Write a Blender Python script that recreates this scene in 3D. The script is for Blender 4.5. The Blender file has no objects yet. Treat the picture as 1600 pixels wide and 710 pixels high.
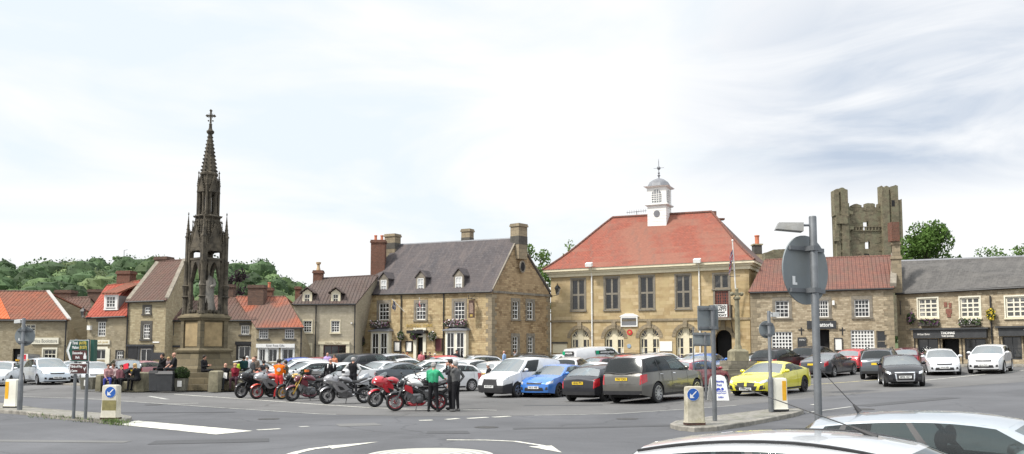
import bpy, bmesh, math, random
from math import sin, cos, pi, sqrt, radians as R, atan2
from mathutils import Vector as V, Matrix, noise
from mathutils.bvhtree import BVHTree
random.seed(7)
scene = bpy.context.scene
COL = scene.collection
# ---------------------------------------------------------------- camera
CH, PITCH, F = 2.05, R(5.0), 1400.0
cp, sp_ = cos(PITCH), sin(PITCH)
cam = bpy.data.cameras.new('camera'); co = bpy.data.objects.new('camera', cam); COL.objects.link(co)
co.location = (0, 0, CH); co.rotation_euler = (pi/2 + PITCH, 0, 0)
cam.sensor_width = 36; cam.lens = 36*F/1600; cam.shift_y = 72.5/1600; cam.clip_end = 3000; cam.clip_start = .1
scene.camera = co
def ray(px, py):
    a, b = (px-800)/F, (427.5-py)/F
    return V((a, cp - b*sp_, sp_ + b*cp))
def at(px, py, Y):
    d = ray(px, py); k = Y/d.y
    return V((d.x*k, Y, CH + d.z*k))
def sm(a, b, x):
    t = min(1, max(0, (x-a)/(b-a))); return t*t*(3-2*t)
def soft(d, k=2.0): return .5*(d + sqrt(d*d + k*k))
def gz(x, y):
    return .03*soft(min(x, 45)-2)*sm(12, 34, y) + .02*soft(min(y, 85)-48)*sm(-25, -8, x)
def grd(px, py):
    d = ray(px, py); z = 0.
    for _ in range(25):
        k = (z-CH)/d.z if d.z < -1e-4 else 500; z = .5*z + .5*gz(d.x*k, d.y*k)
    return V((d.x*k, d.y*k, gz(d.x*k, d.y*k)))
# ---------------------------------------------------------------- materials
def _nt(name):
    m = bpy.data.materials.new(name); m.use_nodes = True
    nt = m.node_tree; return m, nt, nt.nodes['Principled BSDF']
def N(nt, typ, **kw):
    n = nt.nodes.new(typ)
    for k, v in kw.items():
        if k in n.inputs: n.inputs[k].default_value = v
        else: setattr(n, k, v)
    return n
def c4(c): return (c[0], c[1], c[2], 1)
def mixc(nt, fac, a, b, blend='MIX'):
    n = nt.nodes.new('ShaderNodeMix'); n.data_type = 'RGBA'; n.blend_type = blend
    for i, v in ((0, fac), (6, a), (7, b)):
        if hasattr(v, 'node'): nt.links.new(v, n.inputs[i])
        elif i == 0: n.inputs[0].default_value = v
        else: n.inputs[i].default_value = c4(v)
    return n.outputs[2]
def ramp(nt, src, stops):
    r = nt.nodes.new('ShaderNodeValToRGB'); e = r.color_ramp.elements
    while len(e) < len(stops): e.new(.5)
    for q, (p, c) in zip(e, stops): q.position = p; q.color = c4(c) if hasattr(c, '__len__') else (c, c, c, 1)
    nt.links.new(src, r.inputs[0]); return r.outputs[0]
def noi(nt, vec, scale, detail=4, rough=.6, dist=0):
    n = N(nt, 'ShaderNodeTexNoise', Scale=scale, Detail=detail, Roughness=rough, Distortion=dist)
    if vec is not None: nt.links.new(vec, n.inputs['Vector'])
    return n.outputs['Fac']
def bump(nt, b, h, strength=.4, dist=.02):
    n = N(nt, 'ShaderNodeBump', Strength=strength, Distance=dist); nt.links.new(h, n.inputs['Height'])
    nt.links.new(n.outputs[0], b.inputs['Normal'])
def M(name, col, rough=.6, metal=0., var=.25, scale=6., bmp=0., coat=0., spec=.5, dirt=None):
    m, nt, b = _nt(name)
    b.inputs['Roughness'].default_value = rough; b.inputs['Metallic'].default_value = metal
    b.inputs['Coat Weight'].default_value = coat; b.inputs['Coat Roughness'].default_value = .06
    b.inputs['Specular IOR Level'].default_value = spec
    tc = N(nt, 'ShaderNodeTexCoord'); f = noi(nt, tc.outputs['Object'], scale, 5)
    if var:
        d = tuple(c*(1-var) for c in col); l = tuple(min(1, c*(1+var)) for c in col)
        o = ramp(nt, f, [(.3, d), (.7, l)])
        if dirt:
            f2 = noi(nt, tc.outputs['Object'], scale*.35, 6, .7)
            o = mixc(nt, ramp(nt, f2, [(.48, 0), (.7, 1)]), o, dirt)
        nt.links.new(o, b.inputs['Base Color'])
    else: b.inputs['Base Color'].default_value = c4(col)
    if bmp: bump(nt, b, f, bmp, .02)
    return m
def paint(name, col, metal=.0, rough=.28):
    m, nt, b = _nt(name); b.inputs['Base Color'].default_value = c4(col)
    b.inputs['Metallic'].default_value = metal; b.inputs['Coat Weight'].default_value = .9 if max(col) > .08 else .4; b.inputs['Specular IOR Level'].default_value = .5 if max(col) > .08 else .25; b.inputs['Coat Roughness'].default_value = .03
    tc = N(nt, 'ShaderNodeTexCoord'); f = noi(nt, tc.outputs['Object'], 3, 4)
    rr = N(nt, 'ShaderNodeMapRange'); rr.inputs[3].default_value = rough*.8; rr.inputs[4].default_value = rough*1.3
    nt.links.new(f, rr.inputs[0]); nt.links.new(rr.outputs[0], b.inputs['Roughness'])
    d = ramp(nt, f, [(.35, tuple(c*.9 for c in col)), (.65, col)]); nt.links.new(d, b.inputs['Base Color'])
    return m
def stone(name, c1, c2, mortar, bw=.42, bh=.2, stain=(.1, .09, .075), amount=.35, rows=.5, bstr=.5, patch=None):
    """coursed rubble / squared stone on the mesh's metre UVs"""
    m, nt, b = _nt(name); b.inputs['Roughness'].default_value = .92; b.inputs['Specular IOR Level'].default_value = .15
    uv = N(nt, 'ShaderNodeTexCoord').outputs['UV']
    w = N(nt, 'ShaderNodeTexNoise', Scale=1.3, Detail=3.); nt.links.new(uv, w.inputs['Vector'])
    vm = N(nt, 'ShaderNodeVectorMath', operation='MULTIPLY_ADD'); nt.links.new(w.outputs['Color'], vm.inputs[0])
    vm.inputs[1].default_value = (.16, .09, 0); nt.links.new(uv, vm.inputs[2])
    br = N(nt, 'ShaderNodeTexBrick', Scale=1.); nt.links.new(vm.outputs[0], br.inputs['Vector'])
    br.inputs['Color1'].default_value = c4(c1); br.inputs['Color2'].default_value = c4(c2); br.inputs['Mortar'].default_value = c4(mortar)
    br.inputs['Mortar Size'].default_value = .011; br.inputs['Mortar Smooth'].default_value = .5; br.inputs['Bias'].default_value = 0.
    br.inputs['Brick Width'].default_value = bw; br.inputs['Row Height'].default_value = bh
    br.offset_frequency = 2; br.squash = .7; br.squash_frequency = 3
    f1 = noi(nt, uv, .45, 5, .65); f2 = noi(nt, uv, 3.5, 5, .7)
    o = mixc(nt, .62, br.outputs['Color'], ramp(nt, f2, [(.25, (.58, .56, .52)), (.75, (1, 1, .98))]), 'MULTIPLY')
    if patch: o = mixc(nt, ramp(nt, noi(nt, uv, .8, 4, .6), [(.45, 0), (.62, .75)]), o, patch)
    o = mixc(nt, ramp(nt, f1, [(.5, 0), (.78, amount)]), o, stain)
    nt.links.new(o, b.inputs['Base Color']); 
    hh = N(nt, 'ShaderNodeMath', operation='SUBTRACT'); nt.links.new(f2, hh.inputs[0]); nt.links.new(br.outputs['Fac'], hh.inputs[1])
    bump(nt, b, hh.outputs[0], bstr, .03); return m
def tiles(name, c1, c2, c3, tw=.28, th=.32, pan=True, moss=(.09, .085, .05), mossamt=.3, patchcol=None, bs=.8):
    m, nt, b = _nt(name); b.inputs['Roughness'].default_value = .85; b.inputs['Specular IOR Level'].default_value = .25
    uv = N(nt, 'ShaderNodeTexCoord').outputs['UV']
    br = N(nt, 'ShaderNodeTexBrick', Scale=1.); nt.links.new(uv, br.inputs['Vector'])
    br.inputs['Color1'].default_value = c4(c1); br.inputs['Color2'].default_value = c4(c2); br.inputs['Mortar'].default_value = c4(tuple(c*.35 for c in c1))
    br.inputs['Mortar Size'].default_value = .012; br.inputs['Brick Width'].default_value = tw; br.inputs['Row Height'].default_value = th
    br.offset = 0. if pan else .5
    f1 = noi(nt, uv, .5, 5, .7, 1.); f2 = noi(nt, uv, 5, 4, .7)
    o = mixc(nt, ramp(nt, f1, [(.35, 0), (.65, .8)]), br.outputs['Color'], c3)
    if patchcol: o = mixc(nt, ramp(nt, noi(nt, uv, .25, 3, .5), [(.45, 0), (.55, .9)]), o, patchcol)
    o = mixc(nt, .5, o, ramp(nt, f2, [(.3, .5), (.7, 1.)]), 'MULTIPLY')
    # streaks running down the slope
    mp = N(nt, 'ShaderNodeMapping'); mp.inputs['Scale'].default_value = (1.6, .18, 1); nt.links.new(uv, mp.inputs['Vector'])
    f3 = noi(nt, mp.outputs[0], 1.2, 5, .7); o = mixc(nt, ramp(nt, f3, [(.5, 0), (.8, mossamt)]), o, moss)
    nt.links.new(o, b.inputs['Base Color'])
    sx = N(nt, 'ShaderNodeSeparateXYZ'); nt.links.new(uv, sx.inputs[0])
    def mth(op, a, v):
        n = N(nt, 'ShaderNodeMath', operation=op); nt.links.new(a, n.inputs[0])
        if hasattr(v, 'node'): nt.links.new(v, n.inputs[1])
        else: n.inputs[1].default_value = v
        return n.outputs[0]
    row = mth('FRACT', mth('DIVIDE', sx.outputs[1], th), 0)
    h = mth('MULTIPLY', row, -.6)
    if pan: h = mth('ADD', h, mth('SINE', mth('MULTIPLY', sx.outputs[0], 2*pi/tw), 0))
    h = mth('ADD', h, mth('MULTIPLY', f2, .6))
    bump(nt, b, h, bs, .05 if pan else .02); return m
# ---------------------------------------------------------------- mesh builder
class MB:
    def __init__(s, o=(0, 0, 0)): s.v = []; s.f = []; s.m = []; s.k = 0; s.o = V(o); s.x = None
    def P(s, pts):
        b = len(s.v)
        for p in pts:
            p = V(p)
            if s.x is not None: p = s.x @ p
            s.v.append(p - s.o)
        return b
    def face(s, ids): s.f.append(tuple(ids)); s.m.append(s.k)
    def poly(s, pts): b = s.P(pts); s.face(range(b, b+len(pts)))
    def hexa(s, p):  # 8 points: bottom 4 ccw, top 4 ccw
        b = s.P(p)
        for q in ((3, 2, 1, 0), (4, 5, 6, 7), (0, 1, 5, 4), (1, 2, 6, 5), (2, 3, 7, 6), (3, 0, 4, 7)): s.face([b+i for i in q])
    def box(s, a, c, ch=0):
        (x0, y0, z0), (x1, y1, z1) = a, c
        if x1 < x0: x0, x1 = x1, x0
        if y1 < y0: y0, y1 = y1, y0
        if z1 < z0: z0, z1 = z1, z0
        s.hexa([(x0, y0, z0), (x1, y0, z0), (x1, y1, z0), (x0, y1, z0), (x0, y0, z1), (x1, y0, z1), (x1, y1, z1), (x0, y1, z1)])
    def cbox(s, c, d): s.box((c[0]-d[0]/2, c[1]-d[1]/2, c[2]-d[2]/2), (c[0]+d[0]/2, c[1]+d[1]/2, c[2]+d[2]/2))
    def tube(s, p0, p1, r0, r1=None, n=8, cap=True):
        r1 = r0 if r1 is None else r1; p0, p1 = V(p0), V(p1); d = (p1-p0).normalized()
        a = d.cross(V((0, 0, 1)) if abs(d.z) < .9 else V((1, 0, 0))).normalized(); c = d.cross(a)
        b = s.P([p0 + (a*cos(2*pi*i/n) + c*sin(2*pi*i/n))*r0 for i in range(n)] + [p1 + (a*cos(2*pi*i/n) + c*sin(2*pi*i/n))*r1 for i in range(n)])
        for i in range(n): j = (i+1) % n; s.face((b+i, b+j, b+n+j, b+n+i))
        if cap: s.face([b+i for i in range(n)][::-1]); s.face([b+n+i for i in range(n)])
    def path(s, pts, r, n=6):
        for i in range(len(pts)-1):
            r0 = r[i] if hasattr(r, '__len__') else r; r1 = r[i+1] if hasattr(r, '__len__') else r
            s.tube(pts[i], pts[i+1], r0, r1, n)
    def lathe(s, prof, n=16, c=(0, 0, 0), ax='z', ph=0, caps=True, sx=1, sy=1):
        idx = []
        for (r, h) in prof:
            q = []
            for i in range(n):
                a = 2*pi*i/n + ph; u, w = r*cos(a)*sx, r*sin(a)*sy
                q.append({'z': (c[0]+u, c[1]+w, c[2]+h), 'y': (c[0]+u, c[1]+h, c[2]+w), 'x': (c[0]+h, c[1]+u, c[2]+w)}[ax])
            idx.append(s.P(q))
        for a, b in zip(idx, idx[1:]):
            for i in range(n):
                j = (i+1) % n
                s.face((a+i, a+j, b+j, b+i) if ax != 'y' else (a+j, a+i, b+i, b+j))
        if caps:
            s.face([idx[0]+i for i in range(n)][::-1]); s.face([idx[-1]+i for i in range(n)])
    def ball(s, c, r, n=10, k=6):
        if not hasattr(r, '__len__'): r = (r, r, r)
        rows = []
        for j in range(1, k):
            t = pi*j/k
            rows.append(s.P([(c[0]+r[0]*sin(t)*cos(2*pi*i/n), c[1]+r[1]*sin(t)*sin(2*pi*i/n), c[2]+r[2]*cos(t)) for i in range(n)]))
        top = s.P([(c[0], c[1], c[2]+r[2]), (c[0], c[1], c[2]-r[2])])
        for a, b in zip(rows, rows[1:]):
            for i in range(n): s.face((a+i, b+i, b+(i+1) % n, a+(i+1) % n))
        for i in range(n): s.face((top, rows[0]+i, rows[0]+(i+1) % n)); s.face((top+1, rows[-1]+(i+1) % n, rows[-1]+i))
    def grid(s, rows):
        n = len(rows[0]); b = [s.P(r) for r in rows]
        for a, c in zip(b, b[1:]):
            for i in range(n-1): s.face((a+i, a+i+1, c+i+1, c+i))
    def prism(s, pts, d):
        d = V(d); n = len(pts); a = s.P(pts); c = s.P([V(p)+d for p in pts])
        s.face(list(range(a, a+n))[::-1]); s.face(range(c, c+n))
        for i in range(n): j = (i+1) % n; s.face((a+i, a+j, c+j, c+i))
    def leaf(s, c, r, nrm=None):
        a = V((random.gauss(0, 1), random.gauss(0, 1), random.gauss(0, 1))).normalized()
        b = a.orthogonal().normalized(); b.rotate(Matrix.Rotation(random.random()*6.3, 3, a)); d = a.cross(b)
        c = V(c); k = random.uniform(.6, 1.2)
        s.poly([c - b*r, c + d*r*k*.7, c + b*r, c - d*r*k*.7])
    def build(s, name, mats, parent=None, smooth=None, merge=False, fixn=False):
        me = bpy.data.meshes.new(name)
        me.from_pydata(s.v, [], s.f)
        if not hasattr(mats, '__len__'): mats = [mats]
        for q in mats: me.materials.append(q)
        me.polygons.foreach_set('material_index', s.m)
        if merge or fixn:
            bm = bmesh.new(); bm.from_mesh(me)
            if merge: bmesh.ops.remove_doubles(bm, verts=bm.verts, dist=1e-4)
            if fixn: bmesh.ops.recalc_face_normals(bm, faces=bm.faces)
            bm.to_mesh(me); bm.free()
        me.update()
        uvl = me.uv_layers.new(name='UVMap').data
        Z = V((0, 0, 1)); vs = me.vertices
        for p in me.polygons:
            n = p.normal
            t = Z.cross(n)
            t = t.normalized() if t.length > .05 else V((1, 0, 0))
            b = n.cross(t)
            for li in p.loop_indices:
                q = vs[me.loops[li].vertex_index].co + s.o; uvl[li].uv = (q.dot(t), q.dot(b))
        if smooth is not None:
            me.polygons.foreach_set('use_smooth', [True]*len(me.polygons)); me.set_sharp_from_angle(angle=R(smooth))
        o = bpy.data.objects.new(name, me); COL.objects.link(o)
        if parent is not None: o.parent = parent
        else: o.location = s.o
        return o
def tag(o, label=None, cat=None, group=None, kind=None):
    for k, v in (('label', label), ('category', cat), ('group', group), ('kind', kind)):
        if v: o[k] = v
    return o
def root(name, loc, label, cat, group=None, rz=0):
    o = bpy.data.objects.new(name, None); COL.objects.link(o); o.location = loc; o.rotation_euler = (0, 0, rz); o.empty_display_size = .2
    return tag(o, label, cat, group)
def copy_tree(o, parent=None):
    c = o.copy(); COL.objects.link(c)
    if parent is not None: c.parent = parent
    for ch in list(o.children): copy_tree(ch, c)
    return c
DG = None
def text_mesh(body, size, extr=.004, align='CENTER', bold=0.):
    cu = bpy.data.curves.new('t', 'FONT'); cu.body = body; cu.size = size; cu.extrude = extr; cu.align_x = align; cu.align_y = 'CENTER'; cu.offset = bold
    cu.resolution_u = 3
    o = bpy.data.objects.new('t', cu); COL.objects.link(o)
    bpy.context.view_layer.update(); dg = bpy.context.evaluated_depsgraph_get()
    me = bpy.data.meshes.new_from_object(o.evaluated_get(dg)); bpy.data.objects.remove(o); bpy.data.curves.remove(cu)
    return me
def text(name, body, size, mat, xf, parent=None, width=None, bold=0., extr=.004):
    """xf: matrix whose X is the writing direction, Y up, Z out of the surface (in the parent's space)"""
    me = text_mesh(body, size, extr, bold=bold)
    if width:
        xs = [v.co.x for v in me.vertices]; k = width/(max(xs)-min(xs)); me.transform(Matrix.Diagonal((k, 1, 1, 1)))
    me.transform(xf); me.materials.clear(); me.materials.append(mat); me.name = name
    o = bpy.data.objects.new(name, me); COL.objects.link(o)
    if parent: o.parent = parent
    return o
def frame(o, x, y, z=None):
    x = V(x).normalized(); y = V(y).normalized(); z = x.cross(y)
    return Matrix(((x.x, y.x, z.x, o[0]), (x.y, y.y, z.y, o[1]), (x.z, y.z, z.z, o[2]), (0, 0, 0, 1)))
# ---------------------------------------------------------------- sky and light
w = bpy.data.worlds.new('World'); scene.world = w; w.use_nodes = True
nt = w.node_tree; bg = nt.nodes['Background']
sky = N(nt, 'ShaderNodeTexSky', sky_type='NISHITA', sun_disc=False)
SE, SA = R(52), R(243)
sky.sun_elevation = SE; sky.sun_rotation = SA; sky.air_density = 1.; sky.dust_density = 2.
tc = N(nt, 'ShaderNodeTexCoord')
mp = N(nt, 'ShaderNodeMapping'); mp.inputs['Scale'].default_value = (1.1, 1.1, 4.2); mp.inputs['Location'].default_value = (.35, .1, .22)
nt.links.new(tc.outputs['Generated'], mp.inputs['Vector'])
f1 = noi(nt, mp.outputs[0], 2.3, 7, .52, .5)
f2 = noi(nt, mp.outputs[0], 1.1, 3, .5, .2)
sx = N(nt, 'ShaderNodeSeparateXYZ'); nt.links.new(tc.outputs['Generated'], sx.inputs[0])
# heavier cloud towards the east (x > 0), bright white lower in the sky
def mth(op, a, b):
    n = N(nt, 'ShaderNodeMath', operation=op)
    for i, v in enumerate((a, b)):
        if hasattr(v, 'node'): nt.links.new(v, n.inputs[i])
        else: n.inputs[i].default_value = v
    return n.outputs[0]
white = (7.9, 7.95, 8.0); pale = (6.75, 7.35, 7.75); grey = (3.9, 4.6, 5.65)
c = mixc(nt, ramp(nt, f1, [(.37, 0), (.53, 1)]), pale, white)
f3 = noi(nt, mp.outputs[0], 3.4, 6, .55, 1.)
gm = mth('MULTIPLY', ramp(nt, sx.outputs[0], [(.16, 0.), (.34, 1)]), ramp(nt, sx.outputs[2], [(.15, 0), (.195, .9), (.28, 1), (.38, .25)]))
gm = mth('MULTIPLY', gm, ramp(nt, f3, [(.36, 1), (.66, .15)]))
c = mixc(nt, gm, c, grey)
c = mixc(nt, ramp(nt, sx.outputs[2], [(.03, .9), (.14, .0)]), c, white)
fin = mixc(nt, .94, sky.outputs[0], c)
gain = N(nt, 'ShaderNodeMapRange'); nt.links.new(sx.outputs[2], gain.inputs[0])   # overcast sky, brightened towards the zenith above the view as added fill light
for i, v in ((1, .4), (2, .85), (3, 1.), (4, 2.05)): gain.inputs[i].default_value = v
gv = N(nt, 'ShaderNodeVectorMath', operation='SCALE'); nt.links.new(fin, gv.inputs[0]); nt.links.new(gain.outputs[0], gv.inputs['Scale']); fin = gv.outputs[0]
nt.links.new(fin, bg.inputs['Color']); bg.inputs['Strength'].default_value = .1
sl = bpy.data.lights.new('sun', 'SUN'); sl.energy = 3.4; sl.angle = R(7); sl.color = (1, .95, .88)
so = bpy.data.objects.new('sun', sl); COL.objects.link(so)
sd = V((sin(SA)*cos(SE), cos(SA)*cos(SE), sin(SE)))   # towards the sun
so.rotation_euler = (-sd).to_track_quat('-Z', 'Y').to_euler(); so.location = (0, -20, 60)
vs_ = scene.view_settings; vs_.view_transform = 'Standard'; vs_.look = 'None'; vs_.exposure = .42; vs_.gamma = 1
scene.cycles.max_bounces = 6; scene.cycles.transparent_max_bounces = 12; scene.cycles.diffuse_bounces = 3; scene.cycles.glossy_bounces = 3
scene.cycles.use_denoising = True
def put(px, Y): return (px-800)/F*Y
# ---------------------------------------------------------------- ground, road, markings
def asphalt(name, base, var, scale=40, crack=.5):
    m, nt, b = _nt(name); b.inputs['Roughness'].default_value = .88; b.inputs['Specular IOR Level'].default_value = .3
    o = N(nt, 'ShaderNodeTexCoord').outputs['Object']
    f1 = noi(nt, o, .16, 5, .65, .6); f2 = noi(nt, o, scale, 3, .7); f3 = noi(nt, o, .9, 5, .7)
    c = ramp(nt, f1, [(.3, tuple(x*(1-var) for x in base)), (.7, tuple(x*(1+var) for x in base))])
    c = mixc(nt, .45, c, ramp(nt, f2, [(.3, .45), (.7, 1.)]), 'MULTIPLY')
    c = mixc(nt, ramp(nt, f3, [(.55, 0), (.75, .35)]), c, tuple(x*.62 for x in base))
    v = N(nt, 'ShaderNodeTexVoronoi', feature='DISTANCE_TO_EDGE', Scale=.13); 
    w1 = N(nt, 'ShaderNodeTexNoise', Scale=.5, Detail=5.); nt.links.new(o, w1.inputs['Vector'])
    ad = N(nt, 'ShaderNodeVectorMath', operation='MULTIPLY_ADD'); nt.links.new(w1.outputs['Color'], ad.inputs[0]); ad.inputs[1].default_value = (2.5, 2.5, 0); nt.links.new(o, ad.inputs[2])
    nt.links.new(ad.outputs[0], v.inputs['Vector'])
    c = mixc(nt, ramp(nt, v.outputs['Distance'], [(.0, crack), (.006, 0)]), c, tuple(x*.4 for x in base))
    nt.links.new(c, b.inputs['Base Color']); bump(nt, b, f2, .25, .01); return m
m_road = asphalt('road_asphalt', (.105, .107, .114), .28)
m_park = asphalt('carpark_asphalt', (.135, .133, .131), .26, 30, .8)
m_pave = stone('paving', (.3, .28, .25), (.24, .23, .2), (.12, .11, .1), .6, .6, amount=.3)
m_line = M('road_paint', (.58, .57, .5), .8, var=.3, scale=11, dirt=(.2, .197, .185))
m_lineworn = M('worn_paint', (.4, .4, .37), .8, var=.25, scale=5, dirt=(.15, .15, .15))
m_yellow = M('yellow_paint', (.55, .47, .2), .8, var=.3, scale=5, dirt=(.16, .15, .13))
m_kerb = M('kerb_stone', (.25, .235, .205), .9, var=.35, scale=4, bmp=.3, dirt=(.1, .095, .08))
m_grass = M('grass', (.07, .10, .03), .9, var=.5, scale=30)
xs = [-400, -250, -160, -110] + [x for x in range(-80, 81, 2)] + [110, 160, 250, 400]
ys = [-60, -30, -15] + [y for y in range(-6, 121, 2)] + [140, 180, 240, 320, 420, 700]
g = MB(); g.grid([[(x, y, gz(x, y)) for x in xs] for y in ys])
tag(g.build('ground', m_road, smooth=60), kind='structure')
def drape(name, pts, mat, lift, step=.6, kind='structure', parent=None):
    """ground polygon (list of ground xy) laid over the sloping ground"""
    bm = bmesh.new(); f = bm.faces.new([bm.verts.new((p[0], p[1], 0)) for p in pts])
    if f.normal.z < 0 or (f.normal_update() or f.normal.z < 0): f.normal_flip()
    x0 = min(p[0] for p in pts); x1 = max(p[0] for p in pts); y0 = min(p[1] for p in pts); y1 = max(p[1] for p in pts)
    for a0, a1, nx in ((x0, x1, (1, 0, 0)), (y0, y1, (0, 1, 0))):
        k = math.ceil(a0/2)*2
        while k < a1:
            bmesh.ops.bisect_plane(bm, geom=bm.verts[:]+bm.edges[:]+bm.faces[:], plane_co=(k, k, 0), plane_no=nx); k += 2
    for v in bm.verts: v.co.z = gz(v.co.x, v.co.y) + lift
    me = bpy.data.meshes.new(name); bm.to_mesh(me); bm.free(); me.materials.append(mat)
    uvl = me.uv_layers.new(name='UVMap').data
    for l in me.loops: uvl[l.index].uv = me.vertices[l.vertex_index].co.xy
    o = bpy.data.objects.new(name, me); COL.objects.link(o); o['kind'] = kind
    return o
def gp(*pix): return [grd(*p) for p in pix]
def strip(name, pix, wd, mat, lift=.008):
    pts = [grd(*p) for p in pix]; L, Rr = [], []
    for i, p in enumerate(pts):
        d = (pts[min(i+1, len(pts)-1)] - pts[max(i-1, 0)]); d.z = 0; d.normalize(); n = V((-d.y, d.x, 0))*wd/2
        L.append(p+n); Rr.append(p-n)
    for i in range(len(pts)-1): pass
    return drape(name, L + Rr[::-1], mat, lift)
# car park surface (lighter, older) beyond the carriageway line
drape('car_park', gp((-500, 606), (0, 620), (130, 624), (330, 637), (500, 648), (640, 651), (797, 650), (960, 647), (1070, 640), (1150, 634), (1300, 619), (1600, 597), (2000, 585)) + [V((90, 80, 0)), V((-90, 80, 0))], m_park, .004)
strip('road_marking', [(-60, 617), (0, 619), (130, 623), (330, 636.5), (500, 647.5), (525, 648)], .09, m_lineworn)
strip('road_marking', [(835, 649.5), (960, 647), (1070, 640), (1150, 634)], .1, m_lineworn)
strip('road_marking', [(273, 616.5), (390, 624.5), (500, 632.5), (570, 637), (640, 640), (776, 641.5)], .12, m_line)
for a, b in (((655, 657.5), (676, 657)), ((697, 656), (716, 654.5)), ((731, 654.5), (762, 652.5)), ((770, 652.5), (797, 651))): strip('road_marking', [a, b], .22, m_line)
strip('road_marking', [(402, 672.5), (438, 670.5)], .2, m_line); strip('road_marking', [(468, 667.5), (482, 666.8)], .2, m_lineworn)
strip('road_marking', [(233, 619.5), (262, 624.5)], .2, m_lineworn); strip('road_marking', [(262, 631.5), (310, 630.5)], .14, m_lineworn)
drape('road_marking', gp((156, 661), (216, 658), (395, 674), (337, 679.5)), m_line, .008)
strip('road_marking', [(1143, 614.5), (1160, 610.5), (1210, 606), (1290, 600), (1375, 593.5)], .13, m_yellow)
strip('road_marking', [(1143, 614.5), (1178, 616)], .13, m_yellow)
strip('road_marking', [(1440, 595), (1530, 586), (1600, 579)], .12, m_line)
strip('road_marking', [(1262, 645), (1330, 636)], .12, m_lineworn)
strip('road_marking', [(1268, 633), (1278, 632)], .15, m_line)
strip('road_marking', [(1000, 600), (1135, 603)], .1, m_lineworn)
# mini roundabout and its arrows
rc = grd(672, 711.5)
m_round, nt, b = _nt('roundabout_paint'); b.inputs['Roughness'].default_value = .8
o = N(nt, 'ShaderNodeTexCoord').outputs['Object']
mp = N(nt, 'ShaderNodeMapping'); mp.inputs['Location'].default_value = (-rc.x, -rc.y, 0); nt.links.new(o, mp.inputs['Vector'])
ln = N(nt, 'ShaderNodeVectorMath', operation='LENGTH'); nt.links.new(mp.outputs[0], ln.inputs[0])
sn = N(nt, 'ShaderNodeMath', operation='MULTIPLY'); nt.links.new(ln.outputs['Value'], sn.inputs[0]); sn.inputs[1].default_value = 30
s2 = N(nt, 'ShaderNodeMath', operation='SINE'); nt.links.new(sn.outputs[0], s2.inputs[0])
s3 = N(nt, 'ShaderNodeMath', operation='ADD'); nt.links.new(s2.outputs[0], s3.inputs[0]); nt.links.new(noi(nt, o, 5, 4), s3.inputs[1])
nt.links.new(ramp(nt, s3.outputs[0], [(.35, (.46, .455, .4)), (.9, (.27, .27, .25))]), b.inputs['Base Color'])
drape('mini_roundabout', [rc + V((1.26*cos(2*pi*i/40), 1.26*sin(2*pi*i/40), 0)) for i in range(40)], m_round, .008)
strip('road_marking', [(445, 714), (462, 708), (488, 702), (518, 698.5)], .2, m_line)
drape('road_marking', gp((512, 697.5), (592, 691), (519, 702)), m_line, .0085)
strip('road_marking', [(698, 688), (760, 688.3), (805, 690.3), (845, 696.5), (858, 699.5)], .13, m_line)
drape('road_marking', gp((826, 698.5), (862, 697), (878, 708)), m_line, .0085)
m_patch = asphalt('patched_asphalt', (.078, .079, .083), .15, 50, 0.); m_patch2 = asphalt('pale_patched_asphalt', (.15, .149, .146), .12, 50, 0.)
def quadp(px, py, w_, d_, rot, m, lift=.0062):
    c = grd(px, py); a = R(rot); drape('road_patch', [c + V((x*cos(a)-y*sin(a), x*sin(a)+y*cos(a), 0)) for x, y in ((-w_/2, -d_/2), (w_/2, -d_/2+.05), (w_/2-.04, d_/2), (-w_/2+.03, d_/2-.04))], m, lift)
for q in ((330, 690, 2.6, .9, 12, m_patch), (930, 668, 4.5, .5, 6, m_patch), (560, 664, 1.2, 1.0, 20, m_patch2), (880, 634, 3, .6, -8, m_patch), (250, 645, 5, .45, 4, m_patch), (1420, 628, 5, .7, 30, m_patch), (1330, 612, 2.2, 1.3, 25, m_patch), (700, 676, 1.1, .8, 5, m_patch), (90, 690, 3.4, .5, -6, m_patch2), (1240, 603, 2.5, .8, 20, m_patch)): quadp(*q)
m_iron = M('iron_cover', (.05, .048, .046), .6, .4, var=.4, scale=30)
for px, py in ((760, 668), (420, 655), (980, 655), (240, 633), (1350, 640)):
    c = grd(px, py); drape('manhole_cover', [c + V((.33*cos(2*pi*i/18), .33*sin(2*pi*i/18), 0)) for i in range(18)], m_iron, .0072)
# raised islands with kerbs
def island(name, pts, h=.11, top=None, kw=.14):
    c = V((0, 0, 0))
    for p in pts: c += V(p)
    c /= len(pts); n = len(pts); mb = MB()
    outb = [V((p[0], p[1], gz(p[0], p[1])-.03)) for p in pts]
    out = [V((p[0], p[1], gz(p[0], p[1])+h-.02)) for p in pts]
    def ins(k, dz): return [V((p.x, p.y, p.z)) + (V((c.x, c.y, p.z))-p).normalized()*k + V((0, 0, dz)) for p in out]
    i1, i2 = ins(.025, .02), ins(kw, .02)
    for A, B in ((outb, out), (out, i1), (i1, i2)):
        for i in range(n): j = (i+1) % n; mb.poly([A[i], A[j], B[j], B[i]])
    k = mb.build(name, m_kerb, fixn=True); k['kind'] = 'structure'
    t = MB(); t.poly([p-V((0, 0, .004)) for p in i2]); o = t.build('pavement', top or m_pave, fixn=True); o['kind'] = 'structure'
    if o.data.polygons[0].normal.z < 0: o.data.flip_normals()
def densify(pts, k=4):
    r = []
    for i, p in enumerate(pts):
        q = pts[(i+1) % len(pts)]; 
        for j in range(k): r.append(p.lerp(q, j/k))
    return r
m_isl = M('island_tarmac', (.2, .19, .17), .92, var=.3, scale=8, bmp=.3, dirt=(.11, .115, .07))
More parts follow.
